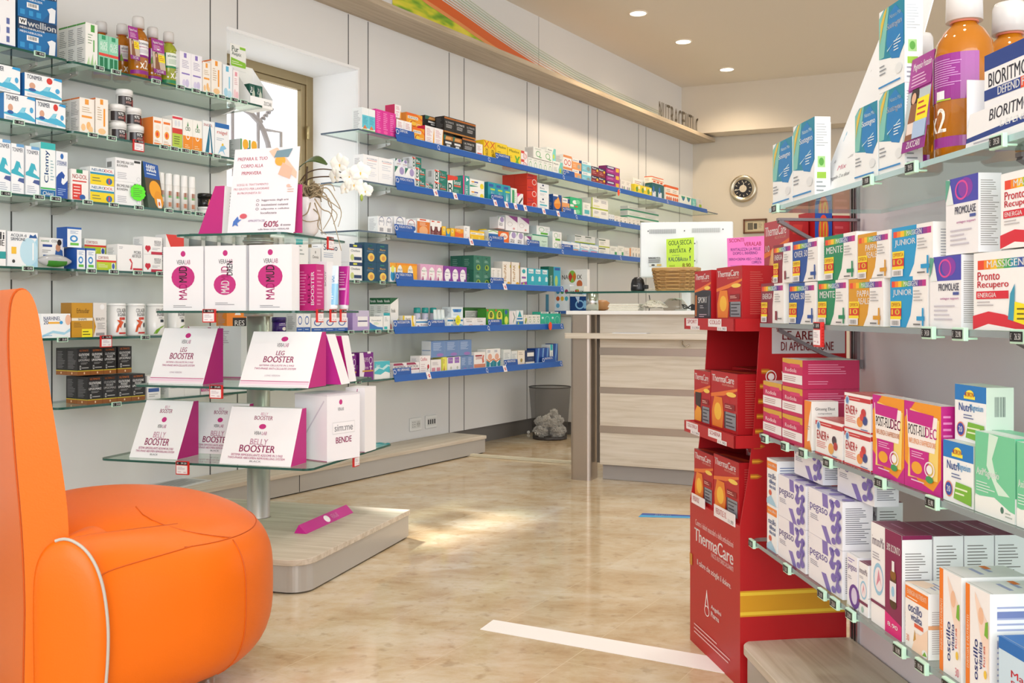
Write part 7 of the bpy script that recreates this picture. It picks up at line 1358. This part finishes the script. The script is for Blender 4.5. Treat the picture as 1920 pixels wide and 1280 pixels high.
k('thk', 'red heat wrap box with dark shoulder picture', 'B5131A', TH+'p 4 4 44 4 46 24 30 40 4 20 F0A42A;p 10 34 40 30 46 58 8 58 3A2420;r 50 38 92 48 8A1016;l 52 40 90 46 F0C8B8 2;r 50 4 96 34 8A8E96;l 58 6 94 32 3A3A42 4;r 50 4 55 34 26262C', 'r 0 0 100 100 B0121A;l 20 10 60 90 C0504A 20', 'r 0 0 100 100 8E1016;p 10 10 90 30 90 60 10 30 C8502A')
k('thx', 'large pinkish heat wrap box with golden body picture', 'B8444E', TH+'c 20 4 56 62 E8A86A;c 28 40 48 66 F0C07A;p 22 4 34 4 36 30 26 34 F0C07A;p 44 4 56 4 54 34 42 30 F0C07A;r 62 34 94 46 C86A70;t 8 62 24 70 F4E8E8 0 10;l 64 14 92 30 E8B8B8 4', 'r 0 0 100 100 B0121A;t 62 10 80 70 FFFFFF 90 ThermaCare;o 30 10 40 60 E89890 8;p 16 80 60 80 70 92 20 92 C8302A;l 34 14 38 54 F4D0D0 2')
def stbox(key, x0, x1, y, z, h, d, lab, grp='heat wrap boxes in the red stand', lean=0):
    me = carton_mesh(key, x1-x0, d, h); o = bpy.data.objects.new('heat_wrap_box', me); COL.objects.link(o)
    o.location = ST.w((x0+x1)/2, y+d/2, z+.0006); o.rotation_euler = (0, 0, ST.a); tag(o, lab, 'box', grp); return o
stbox('thc', .006, .150, .010, .388, .138, .07, 'orange glowing heat wrap box on the lowest tier, far one')
stbox('thc', .155, .325, .010, .388, .146, .07, 'orange glowing heat wrap box on the lowest tier, near one')
stbox('thc', .150, .235, .10, .388, .165, .05, 'red heat wrap box behind on the lowest tier, left')
stbox('thc', .245, .335, .10, .388, .15, .05, 'red heat wrap box behind on the lowest tier, right')
stbox('thk', .006, .130, .010, .600, .142, .09, 'red heat wrap box with dark shoulder picture, middle tier')
stbox('thc', .135, .315, .010, .600, .148, .10, 'red heat wrap box with orange back picture, middle tier')
stbox('thk', .02, .150, .113, .600, .150, .07, 'second row heat wrap box on the middle tier, left')
stbox('ths', .010, .135, .010, .880, .130, .08, 'black sport heat wrap box on the top tier')
stbox('thc', .175, .345, .010, .880, .132, .10, 'orange lit heat wrap box on the top tier')
zz1 = 1.015
stbox('thx', ST.at(1433, .14)-.0, ST.at(1480, .14), .14, .930, .200, .05, 'tall pinkish heat wrap box at the rear of the top tier')
# blue decorated and pink boxes standing on the far side of the shelf
stbox('thk', ST.at(1482, .14)+.004, ST.at(1482, .14)+.075, .14, .880, .235, .115, 'tall dark red heat wrap box at the stand rear near the right shelf') if False else None
def rbox(px0, px1, w, d, z, h, y, ops, body, lab):
    # boxes on the header of the stand that show their long side to the camera
    x1 = Lw-.006; fr3 = Fr(*ST.w(x1, 0)[:2], math.degrees(ST.a)+90); a_ = fr3.at(px0, 0); c_ = fr3.at(px1, 0)
    mb = MB(); mb.box(a_, c_, .0, w, 0, h, body); mb.art([(a_, 0, 0), (c_, 0, 0), (c_, 0, h), (a_, 0, h)], ops)
    return tag(mb.build('heat_wrap_box', [PR], loc=(fr3.o[0], fr3.o[1], z), rz=fr3.a), lab, 'box')
rbox(1528, 1560, .09, 0, .9306, .215, 0, 'p 0 30 100 60 100 100 0 100 1F4FB0;c 20 60 80 96 E84A2A;t 28 66 72 92 F2C83A 0 10;l 10 36 90 52 C8D0F0 2;p 0 0 20 0 10 60 0 70 E86A2A', 'B0121A', 'blue and red ten pack box on the stand header')
rbox(1562, 1594, .09, 0, .9306, .205, 0, 'l 10 20 90 90 D85A62 8', 'C2303C', 'dull red box at the right end of the stand header')
# ================================================================ COUNTER
cx1 = .72
ct = empty('pharmacy_counter', CT.w(0, 0), CT.a, 'counter with pale oak front, steel strips and steel corner post', 'counter')
def cz(py, d=0.0): return H+(HOR-py)*5.30/FL
CO_ = woodmat('counter_oak', 'D3C9BA', 'C4B8A6', 'DBD2C6', 0, (1.2, 12, 26), .4)
W_ = 1.15
for a, c_ in ((626, 583), (725, 665), (797, 737), (870, 811), (651, 634)):
    z0_, z1_ = cz(a), cz(c_)
    if a == 651: z0_, z1_ = cz(651), cz(634)
    b = MB(); b.box(.005, W_, 0, .02, z0_, z1_-.0); b.build('front_panel', [CO_], ct, bevel=.001)
for a, c_ in ((665, 651), (737, 725), (811, 797)):
    b = MB(); b.box(.0, W_, .008, .016, cz(a), cz(c_)); b.build('steel_strip', [STEELD], ct)
b = MB(); b.box(.01, W_, .035, .05, 0.001, cz(868)); b.build('kickboard', [mat('grey_kick', 'A29C98', .4)], ct)
b = MB(); b.box(-.02, W_, .02, .045, cz(868), cz(583)); b.build('carcass', [mat('dark_gap2', '5A524A', .6)], ct)
b = MB(); b.prism(rrect(-.145, -.030, -.055, .060, .02, which=(1, 1, 0, 0)), .0, .885); b.build('corner_post', [STEELD], ct)
b = MB(); b.prism(rrect(-.165, W_, -.095, .012, .012, which=(1, 0, 0, 0)), cz(634), cz(624)); b.build('bag_ledge', [CO_], ct, bevel=.002)
b = MB(); b.box(-.165, W_, -.065, .52, cz(589.5), cz(582.5)); b.build('worktop', [mat('white_top', 'EDEDEC', .25)], ct, bevel=.003)
b = MB(); b.box(-.17, W_, -.05, .26, 1.000, 1.010, m=0); b.build('glass_shelf_top', [GLASS], ct)
b = MB(); b.box(-.171, W_, -.0515, -.05, 1.000, 1.010); b.build('glass_edge', [GLEDGE], ct)
b = MB(); b.lathe([(.034, .909), (.034, 1.0)], 28, -.06, .06); b.build('glass_support', [mat('polished_steel', 'D0CCC8', .2, 1.0)], ct)
b = MB(); hp = [(W_*.405, -.02, cz(634)-.002), (W_*.405, -.03, .735), (W_*.405+.02, -.04, .722), (W_*.405+.04, -.04, .735)]
b.tube(smooth(hp, 4), .004); b.build('bag_hook', [CHROME], ct)
def cput(px, y, z): return CT.w(CT.at(px, y), y, z)
WT = cz(582.5)
def slab(fr, px0, px1, y0, y1, z, th, name, m, lab, cat, ops=None, bevel=0):
    x0, x1 = fr.at(px0, y0), fr.at(px1, y0); b = MB(); b.box(-(x1-x0)/2, (x1-x0)/2, 0, y1-y0, 0, th, m if isinstance(m, str) else 'FFFFFF')
    if ops: b.art([(-(x1-x0)/2, 0, th), ((x1-x0)/2, 0, th), ((x1-x0)/2, y1-y0, th), (-(x1-x0)/2, y1-y0, th)], ops)
    return tag(b.build(name, [PR] if isinstance(m, str) else [m], loc=fr.w((x0+x1)/2, y0, z), rz=fr.a, bevel=bevel), lab, cat)
slab(CT, 1148, 1212, -.085, -.02, cz(624)+.0006, .003, 'leaflet', 'E4E8F0', 'white leaflet lying on the counter ledge', 'leaflet', 'l 10 10 90 90 A8B8D0 3')
# paper stack, gauze bundle, cable under the glass
ps = MB()
for i in range(6):
    o_ = (i % 3-1)*.003; ps.box(-.083+o_, .083+o_, -.055, .055, i*.006, i*.006+.0055, 'EFEBDF' if i % 2 else 'E6E0D0')
tag(ps.build('paper_towels', [PR], loc=cput(1174, .03, WT+.0006), rz=CT.a+.05, bevel=.002), 'stack of cream paper towels under the counter glass', 'paper')
gz = MB(); rnd = random.Random(9)
for i in range(44):
    a = rnd.uniform(0, 6.28); P = []
    for q in range(5):
        rr = rnd.uniform(.01, .065); a += rnd.uniform(.4, 1.4); P.append((rr*1.15*math.cos(a), rr*.6*math.sin(a), .006+max(0, .050*(1-(rr/.075)**2))*rnd.uniform(.6, 1)))
    gz.tube(smooth(P, 3), .0032, 5, 'E9E1D2' if i % 4 else 'D8CCB8')
tag(gz.build('gauze_bundle', [PR], loc=cput(1227, .03, WT+.002), rz=CT.a), 'loose white gauze bundle under the counter glass', 'gauze')
gz = MB(); P = [(.03*math.sin(i*.9), .012*math.cos(i*1.3), .008+.012*(1+math.sin(i*1.7))) for i in range(14)]
gz.tube(smooth(P, 4), .0022, 6, '161616'); gz.box(.02, .06, -.02, .02, 0, .03, '161616')
tag(gz.build('power_cable', [PR], loc=cput(1290, .05, WT+.002), rz=CT.a), 'coiled black cable under the counter glass beside the red stand', 'cable')
bg = MB(); n = 14
P = [(.05, 0), (.052, .02), (.045, .045), (.03, .058), (0, .062)]
bg.lathe(P, 10, sx=1.3, sy=.7)
for i, v in enumerate(bg.v): bg.v[i] = (v[0]*(1+.12*math.sin(i*2.1)), v[1], v[2]*(1+.1*math.sin(i*3.7)))
tag(bg.build('plastic_bag', [glassmat('clear_plastic', 'E4E2DE')], loc=cput(1265, .12, WT+.001), rz=CT.a), 'crumpled clear plastic bag beside the gauze', 'bag')
# scanner
e = empty('barcode_scanner', cput(1196, .03, 1.0106), CT.a, 'black barcode scanner standing on the counter glass', 'scanner')
b = MB(); b.lathe([(.036, 0), (.038, .01), (.037, .04), (.031, .062), (.018, .074), (0, .077)], 28, sy=.85); b.build('scanner_body', [BLACKP], e)
b = MB(); b.box(.03, .056, -.014, .014, .012, .034); b.build('scanner_foot', [BLACKP], e, bevel=.004)
b = MB(); b.art([(-.018, -.032, .024), (.016, -.032, .024), (.016, -.031, .034), (-.018, -.031, .034)], 'r 0 0 100 100 2E2E32;t 10 10 90 90 D8D8D8 0 Datalogic'); b.build('scanner_label', [PR], e)
b = MB(); b.tube(smooth([(.05, .01, .008), (.075, .02, .012), (.10, .01, .004), (.12, 0, .003)], 4), .003); 
tag(b.build('cable_bundle', [mat('cream_cable', 'D8D0BC', .5)], loc=cput(1196, .03, 1.0106), rz=CT.a), 'cream cable lying beside the scanner on the glass', 'cable')
b = MB(); b.tube(smooth([(0, 0, -.004), (.002, .01, -.04), (0, 0, -.09)], 5), .0025); tag(b.build('scanner_cord', [BLACKP], loc=cput(1217, .24, .998), rz=CT.a), 'thin black cord hanging behind the counter glass', 'cable')
# bread / wooden bowl behind
e = tag(MB().lathe([(.02, 0), (.05, .01), (.052, .045), (.03, .06), (0, .062)], 20, sx=.9).build('wooden_bowl', [mat('amber_wood', 'B07A48', .4)], loc=CT.w(CT.at(1128, .35), .35, WT+.001)), 'round brown wooden holder behind the steel glass support', 'holder')
# wicker basket
bk = empty('wicker_basket', cput(1268, .06, 1.0106), CT.a, 'long wicker basket with papers on the counter glass', 'basket')
WK = [mat('wicker', 'C29A62', .55), mat('wicker_dark', 'A07A48', .6)]
b = MB(); rows, n = 11, 44; hx, hy, hh_ = .115, .075, .105
def bask(t, a, off=0):
    f_ = .86+.16*t; return (f_*(hx+off)*math.copysign(abs(math.cos(a))**.55, math.cos(a)), f_*(hy+off)*math.copysign(abs(math.sin(a))**.55, math.sin(a)), .006+t*hh_)
for r_ in range(rows):
    t = (r_+.5)/rows; P = [bask(t, 2*math.pi*i/n, .0042*math.sin(math.pi*(i/2.0+r_)) if True else 0) for i in range(n)]
    b.tube(P, .0052, 5, m=r_ % 2, closed=True)
for i in range(22):
    a = 2*math.pi*i/22; b.tube([bask(0, a), bask(.5, a), bask(1, a)], .0045, 5, m=1)
for q in (1.0, 1.05): b.tube([bask(q, 2*math.pi*i/n, .002*math.sin(i*2.2)) for i in range(n)], .0065, 6, closed=True)
b.build('weave', WK, bk); c_ = MB(); c_.prism([bask(0, 2*math.pi*i/24)[:2] for i in range(24)], .001, .006); c_.build('basket_bottom', WK, bk)
for i, (dx, dz, r_, lab) in enumerate(((-.02, .088, .5, 'white folded paper with red and blue mark sticking out of the basket'), (.045, .09, -.4, 'plain white folded paper sticking out of the basket'))):
    b = MB(); A = [(-.03, 0, 0), (.03, 0, 0), (.022, .01, .035), (-.012, .01, .05)]; b.add(A+[(p[0], p[1]+.002, p[2]) for p in A], [(0, 1, 2, 3), (7, 6, 5, 4), (0, 4, 5, 1), (1, 5, 6, 2), (2, 6, 7, 3), (3, 7, 4, 0)], 'F0EEF0')
    if i == 0: b.art(A, 'p 30 20 60 60 66 54 36 14 C83A4A;p 30 54 60 14 66 20 36 60 3A5AA8')
    q = CT.w(CT.at(1268, .06)+dx, .05, 1.0106+dz-.015); o = b.build('folded_paper', [PR], loc=q, rz=CT.a+r_*.3); tag(o, lab, 'paper', 'folded papers in the wicker basket')
# all in one computer, seen from behind
mx = CT.at(1287, .38); md = CT.dep(mx, .38)/FL; mo = empty('computer_monitor', CT.w(mx, .38, WT+.0006), CT.a+.30, 'white all-in-one computer seen from behind on the counter', 'computer')
mw, mz0, mz1 = 86*md, H+(HOR-520)*md-WT, H+(HOR-416)*md-WT
b = MB(); b.box(-mw, mw, 0, .03, mz0, mz1); WPL = mat('white_plastic', 'E9EDF0', .3); b.art([(-mw, -.0006, mz0), (mw, -.0006, mz0), (mw, -.0006, mz1), (-mw, -.0006, mz1)], ';'.join('r %.2f 79 %.2f 87 8A8E90' % (10+i*1.0, 10.5+i*1.0) for i in range(29))+';'+';'.join('r %.2f 80 %.2f 88 9A9EA0' % (56+i*1.0, 56.45+i*1.0) for i in range(30))+';c 8 82 9.4 84.6 555555;c 47 82 48.4 84.6 555555;c 88 84 89.4 86.6 555555;o 60 24 62 66 C8CCD0 20;c 58 59 59.4 61.6 444444;c 58 28 59.4 30.6 444444;r 9 26 22 36 B8BCC0;l 9 26 22 36 3A3A3A 3;t 9 34 22 36.4 222222 0 MODEL;r 10 20 18 24 E0E0D8;c 12 20.4 16 23.6 222222;r 18 20 23 24 D8B868', off0=.0004, m=1); b.build('monitor_shell', [WPL, PR], mo, bevel=.008)
b = MB(); b.box(-.06, .06, .0, .12, 0, .008); b.box(-.025, .025, .03, .045, .008, mz0+.05); b.build('monitor_stand', [WPL], mo, bevel=.003)
# handwritten notes
def note(px0, px1, py0, py1, y, col, ops, lab, yaw=0, tilt=0):
    x0, x1 = CT.at(px0, y), CT.at(px1, y); z0_, z1_ = CT.z(px0, py1, y), CT.z(px0, py0, y); w = (x1-x0)/2
    b = MB(); A = [(-w+.006, 0, z0_), (w+.004, 0, z0_-.004), (w, .012, z1_), (-w, .012, z1_-.006)]
    b.add(A+[(p[0], p[1]+.001, p[2]) for p in A], [(0, 1, 2, 3), (7, 6, 5, 4), (0, 4, 5, 1), (1, 5, 6, 2), (2, 6, 7, 3), (3, 7, 4, 0)], col); b.art(A, ops)
    o = b.build('handwritten_note', [PR], loc=CT.w((x0+x1)/2, y, 0), rz=CT.a+yaw); tag(o, lab, 'note'); return o
note(1248, 1300, 446, 508, .165, 'C8F04A', 't 8 80 92 94 2A5A3A 0 GOLA SECCA;t 42 70 50 78 2A5A3A 0 E;t 12 56 72 68 2A5A3A 0 IRRITATA;t 82 56 90 70 2A5A3A 0 ?;t 8 30 58 43 1A4A6A 0 KALOBA;t 58 31 78 40 1A4A6A 0 GOLA;t 84 32 88 46 1A4A6A 0 !;t 58 10 88 24 8A5A1A 0 8,90;t 90 6 96 14 8A5A1A 0 €;l 20 47 66 50 5A8A5A 1;t 10 14 30 20 A8B040 0 invece di', 'lime green handwritten sore throat note on the computer')
note(1362, 1432, 444, 505, -.02, 'F27ACB', 't 6 86 46 97 C8204A 0 SCONTI;t 46 72 92 84 C8204A 0 VERALAB;t 10 58 90 67 6A2A8A 0 RIVITALIZZA LA PELLE;t 16 46 82 55 6A2A8A 0 DOPO L INVERNO;t 4 28 92 36 6A2A8A 0 SIERO+CREMA VISO = CURA;t 66 18 92 26 6A2A8A 0 COMPLETA;l 8 4 60 14 B85AA8 2', 'pink handwritten discount note standing behind the red stand')
# low cabinet left of the counter with white panelled side
cb_ = empty('side_cabinet', LW.w(0, 0), LW.a, 'white low cabinet with grey top between wall and counter post', 'cabinet')
SC = Fr(*LW.w(.142, -.004)[:2], -32.2)
cb2 = MB(); cb2.box(.0, .62, .02, .42, .095, .868); o1 = cb2.build('cabinet_body', [mat('cabinet_white', 'DEDBD4', .4)], None)
cb_.location = (SC.o[0], SC.o[1], 0); cb_.rotation_euler = (0, 0, SC.a); o1.parent = cb_
b = MB(); b.box(.0, .62, .05, .40, 0.001, .095); b.build('plinth', [MATS['dark_kick']], cb_)
b = MB(); b.box(-.0, .62, .0, .44, .868, .888); b.build('cabinet_top', [mat('grey_top', '9A948C', .4)], cb_)
def scb(px0, px1, y, hpx, d, body, ops, lab, name='display_box', zb=0, cat='box'):
    x0, x1 = SC.at(px0, y), SC.at(px1, y); w = x1-x0; dp = SC.dep(x0, y)/FL; mb = MB(); h = hpx*dp
    mb.box(-w/2, w/2, 0, d, 0, h, body); mb.art([(-w/2, 0, 0), (w/2, 0, 0), (w/2, 0, h), (-w/2, 0, h)], ops)
    return tag(mb.build(name, [PR], loc=SC.w((x0+x1)/2, y, .8886+zb*dp), rz=SC.a), lab, cat)
NX = 't 4 40 30 56 5A4A3A 0 NA;t 74 40 98 56 5A4A3A 0 IX;c 34 30 66 70 8AC04A;p 34 50 40 70 50 50 40 32 C83A3A;p 50 50 60 70 66 50 60 32 D8742A'
scb(1040, 1068, .04, 54, .07, 'EEF4FA', 'c 10 68 34 84 3C9AD0;c 40 68 62 84 4A9A5A;c 68 68 90 84 A03A6A;c 10 44 34 60 D8602A;c 40 44 62 60 E8B83A;c 68 44 90 60 4AB0C8;c 10 20 34 36 6AB8E0;l 12 88 86 96 A8B8C8 1;r 0 0 100 10 3C6AB0', 'white panel box with seven coloured shields beside the rail end', zb=0)
scb(1069, 1101, .02, 32, .06, '16407E', 'o 30 26 84 80 8AC0E8 30;r 80 30 100 76 8AC0E8;l 14 8 70 20 A8C0E0 2;p 30 100 50 60 56 100 C8D8F0', 'dark blue box with pale looped figure on the side cabinet')
scb(1052, 1101, .14, 82, .04, 'F2F2F0', 't 4 78 28 88 5A4A3A 0 NA;t 62 78 80 88 5A4A3A 0 IX;c 28 70 58 98 8AC04A;p 28 84 36 94 44 84 36 72 C83A3A;p 44 84 52 94 58 84 52 72 D8742A;c 60 58 82 76 C86A3A;r 0 50 46 62 2A5AA0', 'white box with red green round emblem at the back')
scb(1069, 1095, .025, 19, .05, 'F0F0E8', NX, 'small white box with round emblem stacked on dark blue one', zb=32.5)
scb(1012, 1024, .18, 36, .04, '1F8AB0', 'r 0 0 100 30 2F6A9A', 'small blue folder standing at the back of the cabinet')
# waste basket
wb = empty('waste_basket', (*fpt(1031, 822), 0), 0, 'dark wire mesh waste basket full of crumpled paper', 'waste bin'); 
d_ = fpt(1031, 822)[1]; s_ = d_/FL; r1, r2, hb = 39*s_, 32*s_, 97*s_
MESHM = glassmat('wire_mesh', '8C8884'); DM = mat('dark_metal', '4A4644', .4, .6)
b = MB(); b.lathe([(r2, .012), (r1, hb)], 40, cap=False)
mm = bpy.data.materials.new('fine_wire_mesh'); mm.use_nodes = True; nt = mm.node_tree; bs = nt.nodes['Principled BSDF']; bs.inputs['Base Color'].default_value = lin('5A5652'); bs.inputs['Roughness'].default_value = .45; bs.inputs['Metallic'].default_value = .4
tr_ = nt.nodes.new('ShaderNodeBsdfTransparent'); mxs = nt.nodes.new('ShaderNodeMixShader'); mxs.inputs[0].default_value = .45
nt.links.new(tr_.outputs[0], mxs.inputs[1]); nt.links.new(bs.outputs[0], mxs.inputs[2]); nt.links.new(mxs.outputs[0], nt.nodes['Material Output'].inputs[0])
b.build('mesh_wall', [mm], wb)
b = MB(); b.tube([(r1*math.cos(2*math.pi*i/40), r1*math.sin(2*math.pi*i/40), hb) for i in range(40)], .004, 6, closed=True); b.build('rim', [DM], wb)
b = MB(); b.lathe([(r2, .001), (r2*1.01, .018), (r2*.96, .018), (0, .012)], 40); b.build('base_ring', [DM], wb)
rnd = random.Random(3)
def crumple(loc, r, lab, seed):
    from mathutils import noise
    bm = bmesh.new(); bmesh.ops.create_icosphere(bm, subdivisions=4, radius=r); of = Vector((seed*3.1, seed*1.7, seed*.9))
    for v in bm.verts:
        n_ = v.co.normalized(); a = noise.noise(n_*1.6+of); c = abs(noise.noise(n_*3.4+of*1.3)); e_ = abs(noise.noise(n_*7.5+of))
        v.co = n_*r*(1.0+.35*a-.75*c-.30*e_+.15)
    me = bpy.data.meshes.new('crumpled_paper'); bm.to_mesh(me); bm.free(); me.materials.append(MATS['crumpled'])
    o = bpy.data.objects.new('crumpled_paper', me); COL.objects.link(o); o.location = loc; return tag(o, lab, 'paper', 'crumpled papers in the waste basket')
mat('crumpled', 'F2EEE6', .8)
bx0, by0 = fpt(1031, 822); kq = 0
for (dx, dy, z, r_) in ((-.06, -.05, .055, .042), (.05, -.06, .055, .044), (0, .06, .055, .045), (.08, .03, .055, .04), (-.085, .03, .055, .036), (-.03, -.03, .125, .042), (.055, -.02, .130, .042), (.0, .05, .135, .04), (-.07, .03, .120, .034), (.02, -.06, .115, .034), (.03, -.01, .185, .03)):
    kq += 1
    crumple((bx0+dx, by0+dy, z), r_, 'crumpled white paper ball in the waste basket, seen through the wire mesh', kq)
crumple((*fpt(991, 813), .012), .011, 'small crumpled paper on the floor beside the waste basket', 99)
# ================================================================ ORANGE ARMCHAIR
LEA = mat('orange_leather', 'E46A06', .40, spec=.35)
_b = LEA.node_tree.nodes['Principled BSDF']; _n = nd(LEA, 'ShaderNodeTexNoise'); _n.inputs['Scale'].default_value = 260; _n.inputs['Detail'].default_value = 3
_tc = nd(LEA, 'ShaderNodeTexCoord'); ln(LEA, _tc, 'Object', _n, 'Vector'); _bp = nd(LEA, 'ShaderNodeBump'); _bp.inputs['Strength'].default_value = .12; _bp.inputs['Distance'].default_value = .002
ln(LEA, _n, 'Fac', _bp, 'Height'); ln(LEA, _bp, 'Normal', _b, 'Normal')
SEW = mat('orange_seam', 'C85604', .6); PIPE = mat('grey_piping', 'B9B2A8', .35)
ch = empty('armchair', (-.90, 2.35, 0), 0, 'bright orange leather armchair in the left foreground', 'armchair')
# seat drum
def prof(t, p): return max(0.0, 1-abs(t)**p)**(1/p)
b = MB(); n, m_ = 64, 28; zc, hz, R = .252, .212, .322
def seatpt(a, t):
    r = R*prof(t, 3.2); x, y = r*math.cos(a), r*math.sin(a); z = zc+hz*t-(.085*x-.02*y)*max(0, t)
    # gentle dome of the cushion
    s_ = (x-.003)*.80+(y+.35)*.60        # the cushion stops at the backrest
    if s_ < -.05: x += .80*(-.05-s_); y += .60*(-.05-s_)
    return (x, y, z)
T = [math.sin(math.pi*(i/m_-.5)) for i in range(m_+1)]
T = [math.copysign(abs(t)**.75, t) for t in T]
for t in T:
    for i in range(n): b.v.append(seatpt(2*math.pi*i/n, t))
for k_ in range(m_):
    for i in range(n):
        j2 = (i+1) % n; b.f.append((k_*n+i, k_*n+j2, (k_+1)*n+j2, (k_+1)*n+i)); b.c.append('F'); b.m.append(0); b.sm.append(True)
b.build('seat', [LEA], ch)
# seams
def seam(pts, name='seam'): 
    s_ = MB(); s_.tube(pts, .0014, 5); s_.build(name, [SEW], ch)
tt = .72
seam([tuple(Vector(seatpt(math.radians(a), tt)).lerp(Vector((0, 0, zc)), -.0008)) for a in range(-48, 40, 4)])
seam([tuple(Vector(seatpt(math.radians(-22), t_))+Vector((.0006, -.0004, 0))) for t_ in [x/20 for x in range(-17, 15)]])
seam([tuple(Vector(seatpt(math.radians(-22-45*k_/10), min(.999, .72+.27*k_/10)))+Vector((0, 0, .0006))) for k_ in range(11)])
# side panel (padded arch) with grey piping
def fpc(px, py, d): return ((px-960)*d/FL+.90, d-2.35, H-(py-HOR)*d/FL)
arch = [(66, 1384), (63, 1250), (62, 1120), (68, 1060), (88, 1024), (120, 1010), (152, 1024), (176, 1054), (192, 1098), (201, 1160), (202, 1220), (197, 1290), (188, 1340), (178, 1384)]
DP = 1.985
A2 = smooth([fpc(x, y, DP) for x, y in arch], 4); n = len(A2)
cen = sum(A2, Vector())/n
rings = [[p+Vector((.006, .12, 0)) for p in A2], A2, [p.lerp(cen, .07)+Vector((0, -.007, 0)) for p in A2], [p.lerp(cen, .25)+Vector((0, -.013, 0)) for p in A2], [p.lerp(cen, .6)+Vector((0, -.016, 0)) for p in A2]]
b = MB()
for r_ in rings: b.v += [tuple(p) for p in r_]
for k_ in range(4):
    for i in range(n):
        j2 = (i+1) % n; b.f.append((k_*n+i, k_*n+j2, (k_+1)*n+j2, (k_+1)*n+i)); b.c.append('F'); b.m.append(0); b.sm.append(True)
b.f.append(tuple(4*n+i for i in range(n))); b.c.append('F'); b.m.append(0); b.sm.append(True)
sp = b.build('side_panel', [LEA], ch)
i0 = 18
pp = MB(); pp.tube([p+Vector((.001, -.001, 0)) for p in A2[i0:]], .0034, 8); o_ = pp.build('piping', [PIPE], None); o_.parent = sp
# side body joining panel and seat
b = MB(); secs = []
side_pts = []
for k_ in range(9):
    t = k_/8
    row = []
    for q, p in enumerate(A2[18:]):
        tgt = Vector(seatpt(math.radians(-78+34*t), max(-.98, min(.985, (p.z-zc)/hz))))
        row.append(p.lerp(tgt, t**.8)+Vector((0, 0, .002*0)))
    secs.append(row)
m2 = len(secs[0])
for row in secs: b.v += [tuple(p) for p in row]
for k_ in range(8):
    for q in range(m2-1): b.f.append((k_*m2+q, (k_+1)*m2+q, (k_+1)*m2+q+1, k_*m2+q+1)); b.c.append('F'); b.m.append(0); b.sm.append(True)
b.build('side_body', [LEA], ch)
sp_ = []
for k_, row in enumerate(secs):
    zt_ = .368+.022*k_/8; 
    for p0, p1 in zip(row, row[1:]):
        if (p0.z-zt_)*(p1.z-zt_) <= 0 and p0.z != p1.z:
            sp_.append(p0.lerp(p1, (zt_-p0.z)/(p1.z-p0.z))+Vector((.0005, -.0010, 0))); break
seam(smooth(sp_, 3))
# backrest: leaning slab
ex, ey = -.60, .80; tx_, ty_ = .80, .60
N0 = Vector((-.897+.90, 2.0-2.35, 0))
prf = [(0.0, .30), (.0, .46), (-.012, .56), (-.040, .70), (-.066, .84), (-.080, .905), (-.098, .940), (-.122, .948), (-.142, .930), (-.150, .88), (-.150, .80), (-.135, .62), (-.118, .46), (-.110, .30), (-.108, .02), (-.02, .02)]
P2 = smooth([(a, z, 0) for a, z in prf], 3)
b = MB(); wd = .56; ks = [0, .012, .03, wd-.03, wd-.012, wd]; ins = [.012, .004, 0, 0, .004, .012]
cx_ = sum(p.x for p in P2)/len(P2); nP = len(P2)
for s_, i_ in zip(ks, ins):
    for k2, p in enumerate(P2):
        nx = P2[(k2+1) % nP]-P2[k2-1]; nx = Vector((nx.y, -nx.x, 0)); nx = nx.normalized() if nx.length else nx
        q = p+nx*(i_ if False else 0); a = q.x+(cx_-q.x)*i_*2.2; z = q.y+(.5-q.y)*i_*.6
        b.v.append((N0.x+tx_*a*.92+ex*s_, N0.y+ty_*a*.0+ey*s_+ty_*a*.25, z))
for k_ in range(len(ks)-1):
    for i in range(nP):
        j2 = (i+1) % nP; b.f.append((k_*nP+i, k_*nP+j2, (k_+1)*nP+j2, (k_+1)*nP+i)); b.c.append('F'); b.m.append(0); b.sm.append(True)
b.f.append(tuple(range(nP))); b.f.append(tuple((len(ks)-1)*nP+i for i in reversed(range(nP)))); b.c += ['F']*2; b.m += [0]*2; b.sm += [False]*2
bk_ = b.build('backrest', [LEA], ch)
s_ = MB(); s_.tube([Vector(b.v[nP+i])+Vector((0, -.001, 0)) for i in range(nP)], .0016, 5, closed=True); o_ = s_.build('seam', [SEW], None); o_.parent = bk_
b = MB()
for a in (45, 135, 225, 315): b.lathe([(.02, 0), (.02, .05)], 12, .2*math.cos(math.radians(a)), .2*math.sin(math.radians(a)))
for k_, a in enumerate((45, 135, 225, 315)):
    q = MB(); q.lathe([(.02, 0.001), (.02, .06)], 12, .19*math.cos(math.radians(a)), .19*math.sin(math.radians(a))); q.build('leg', [CHROME], ch)
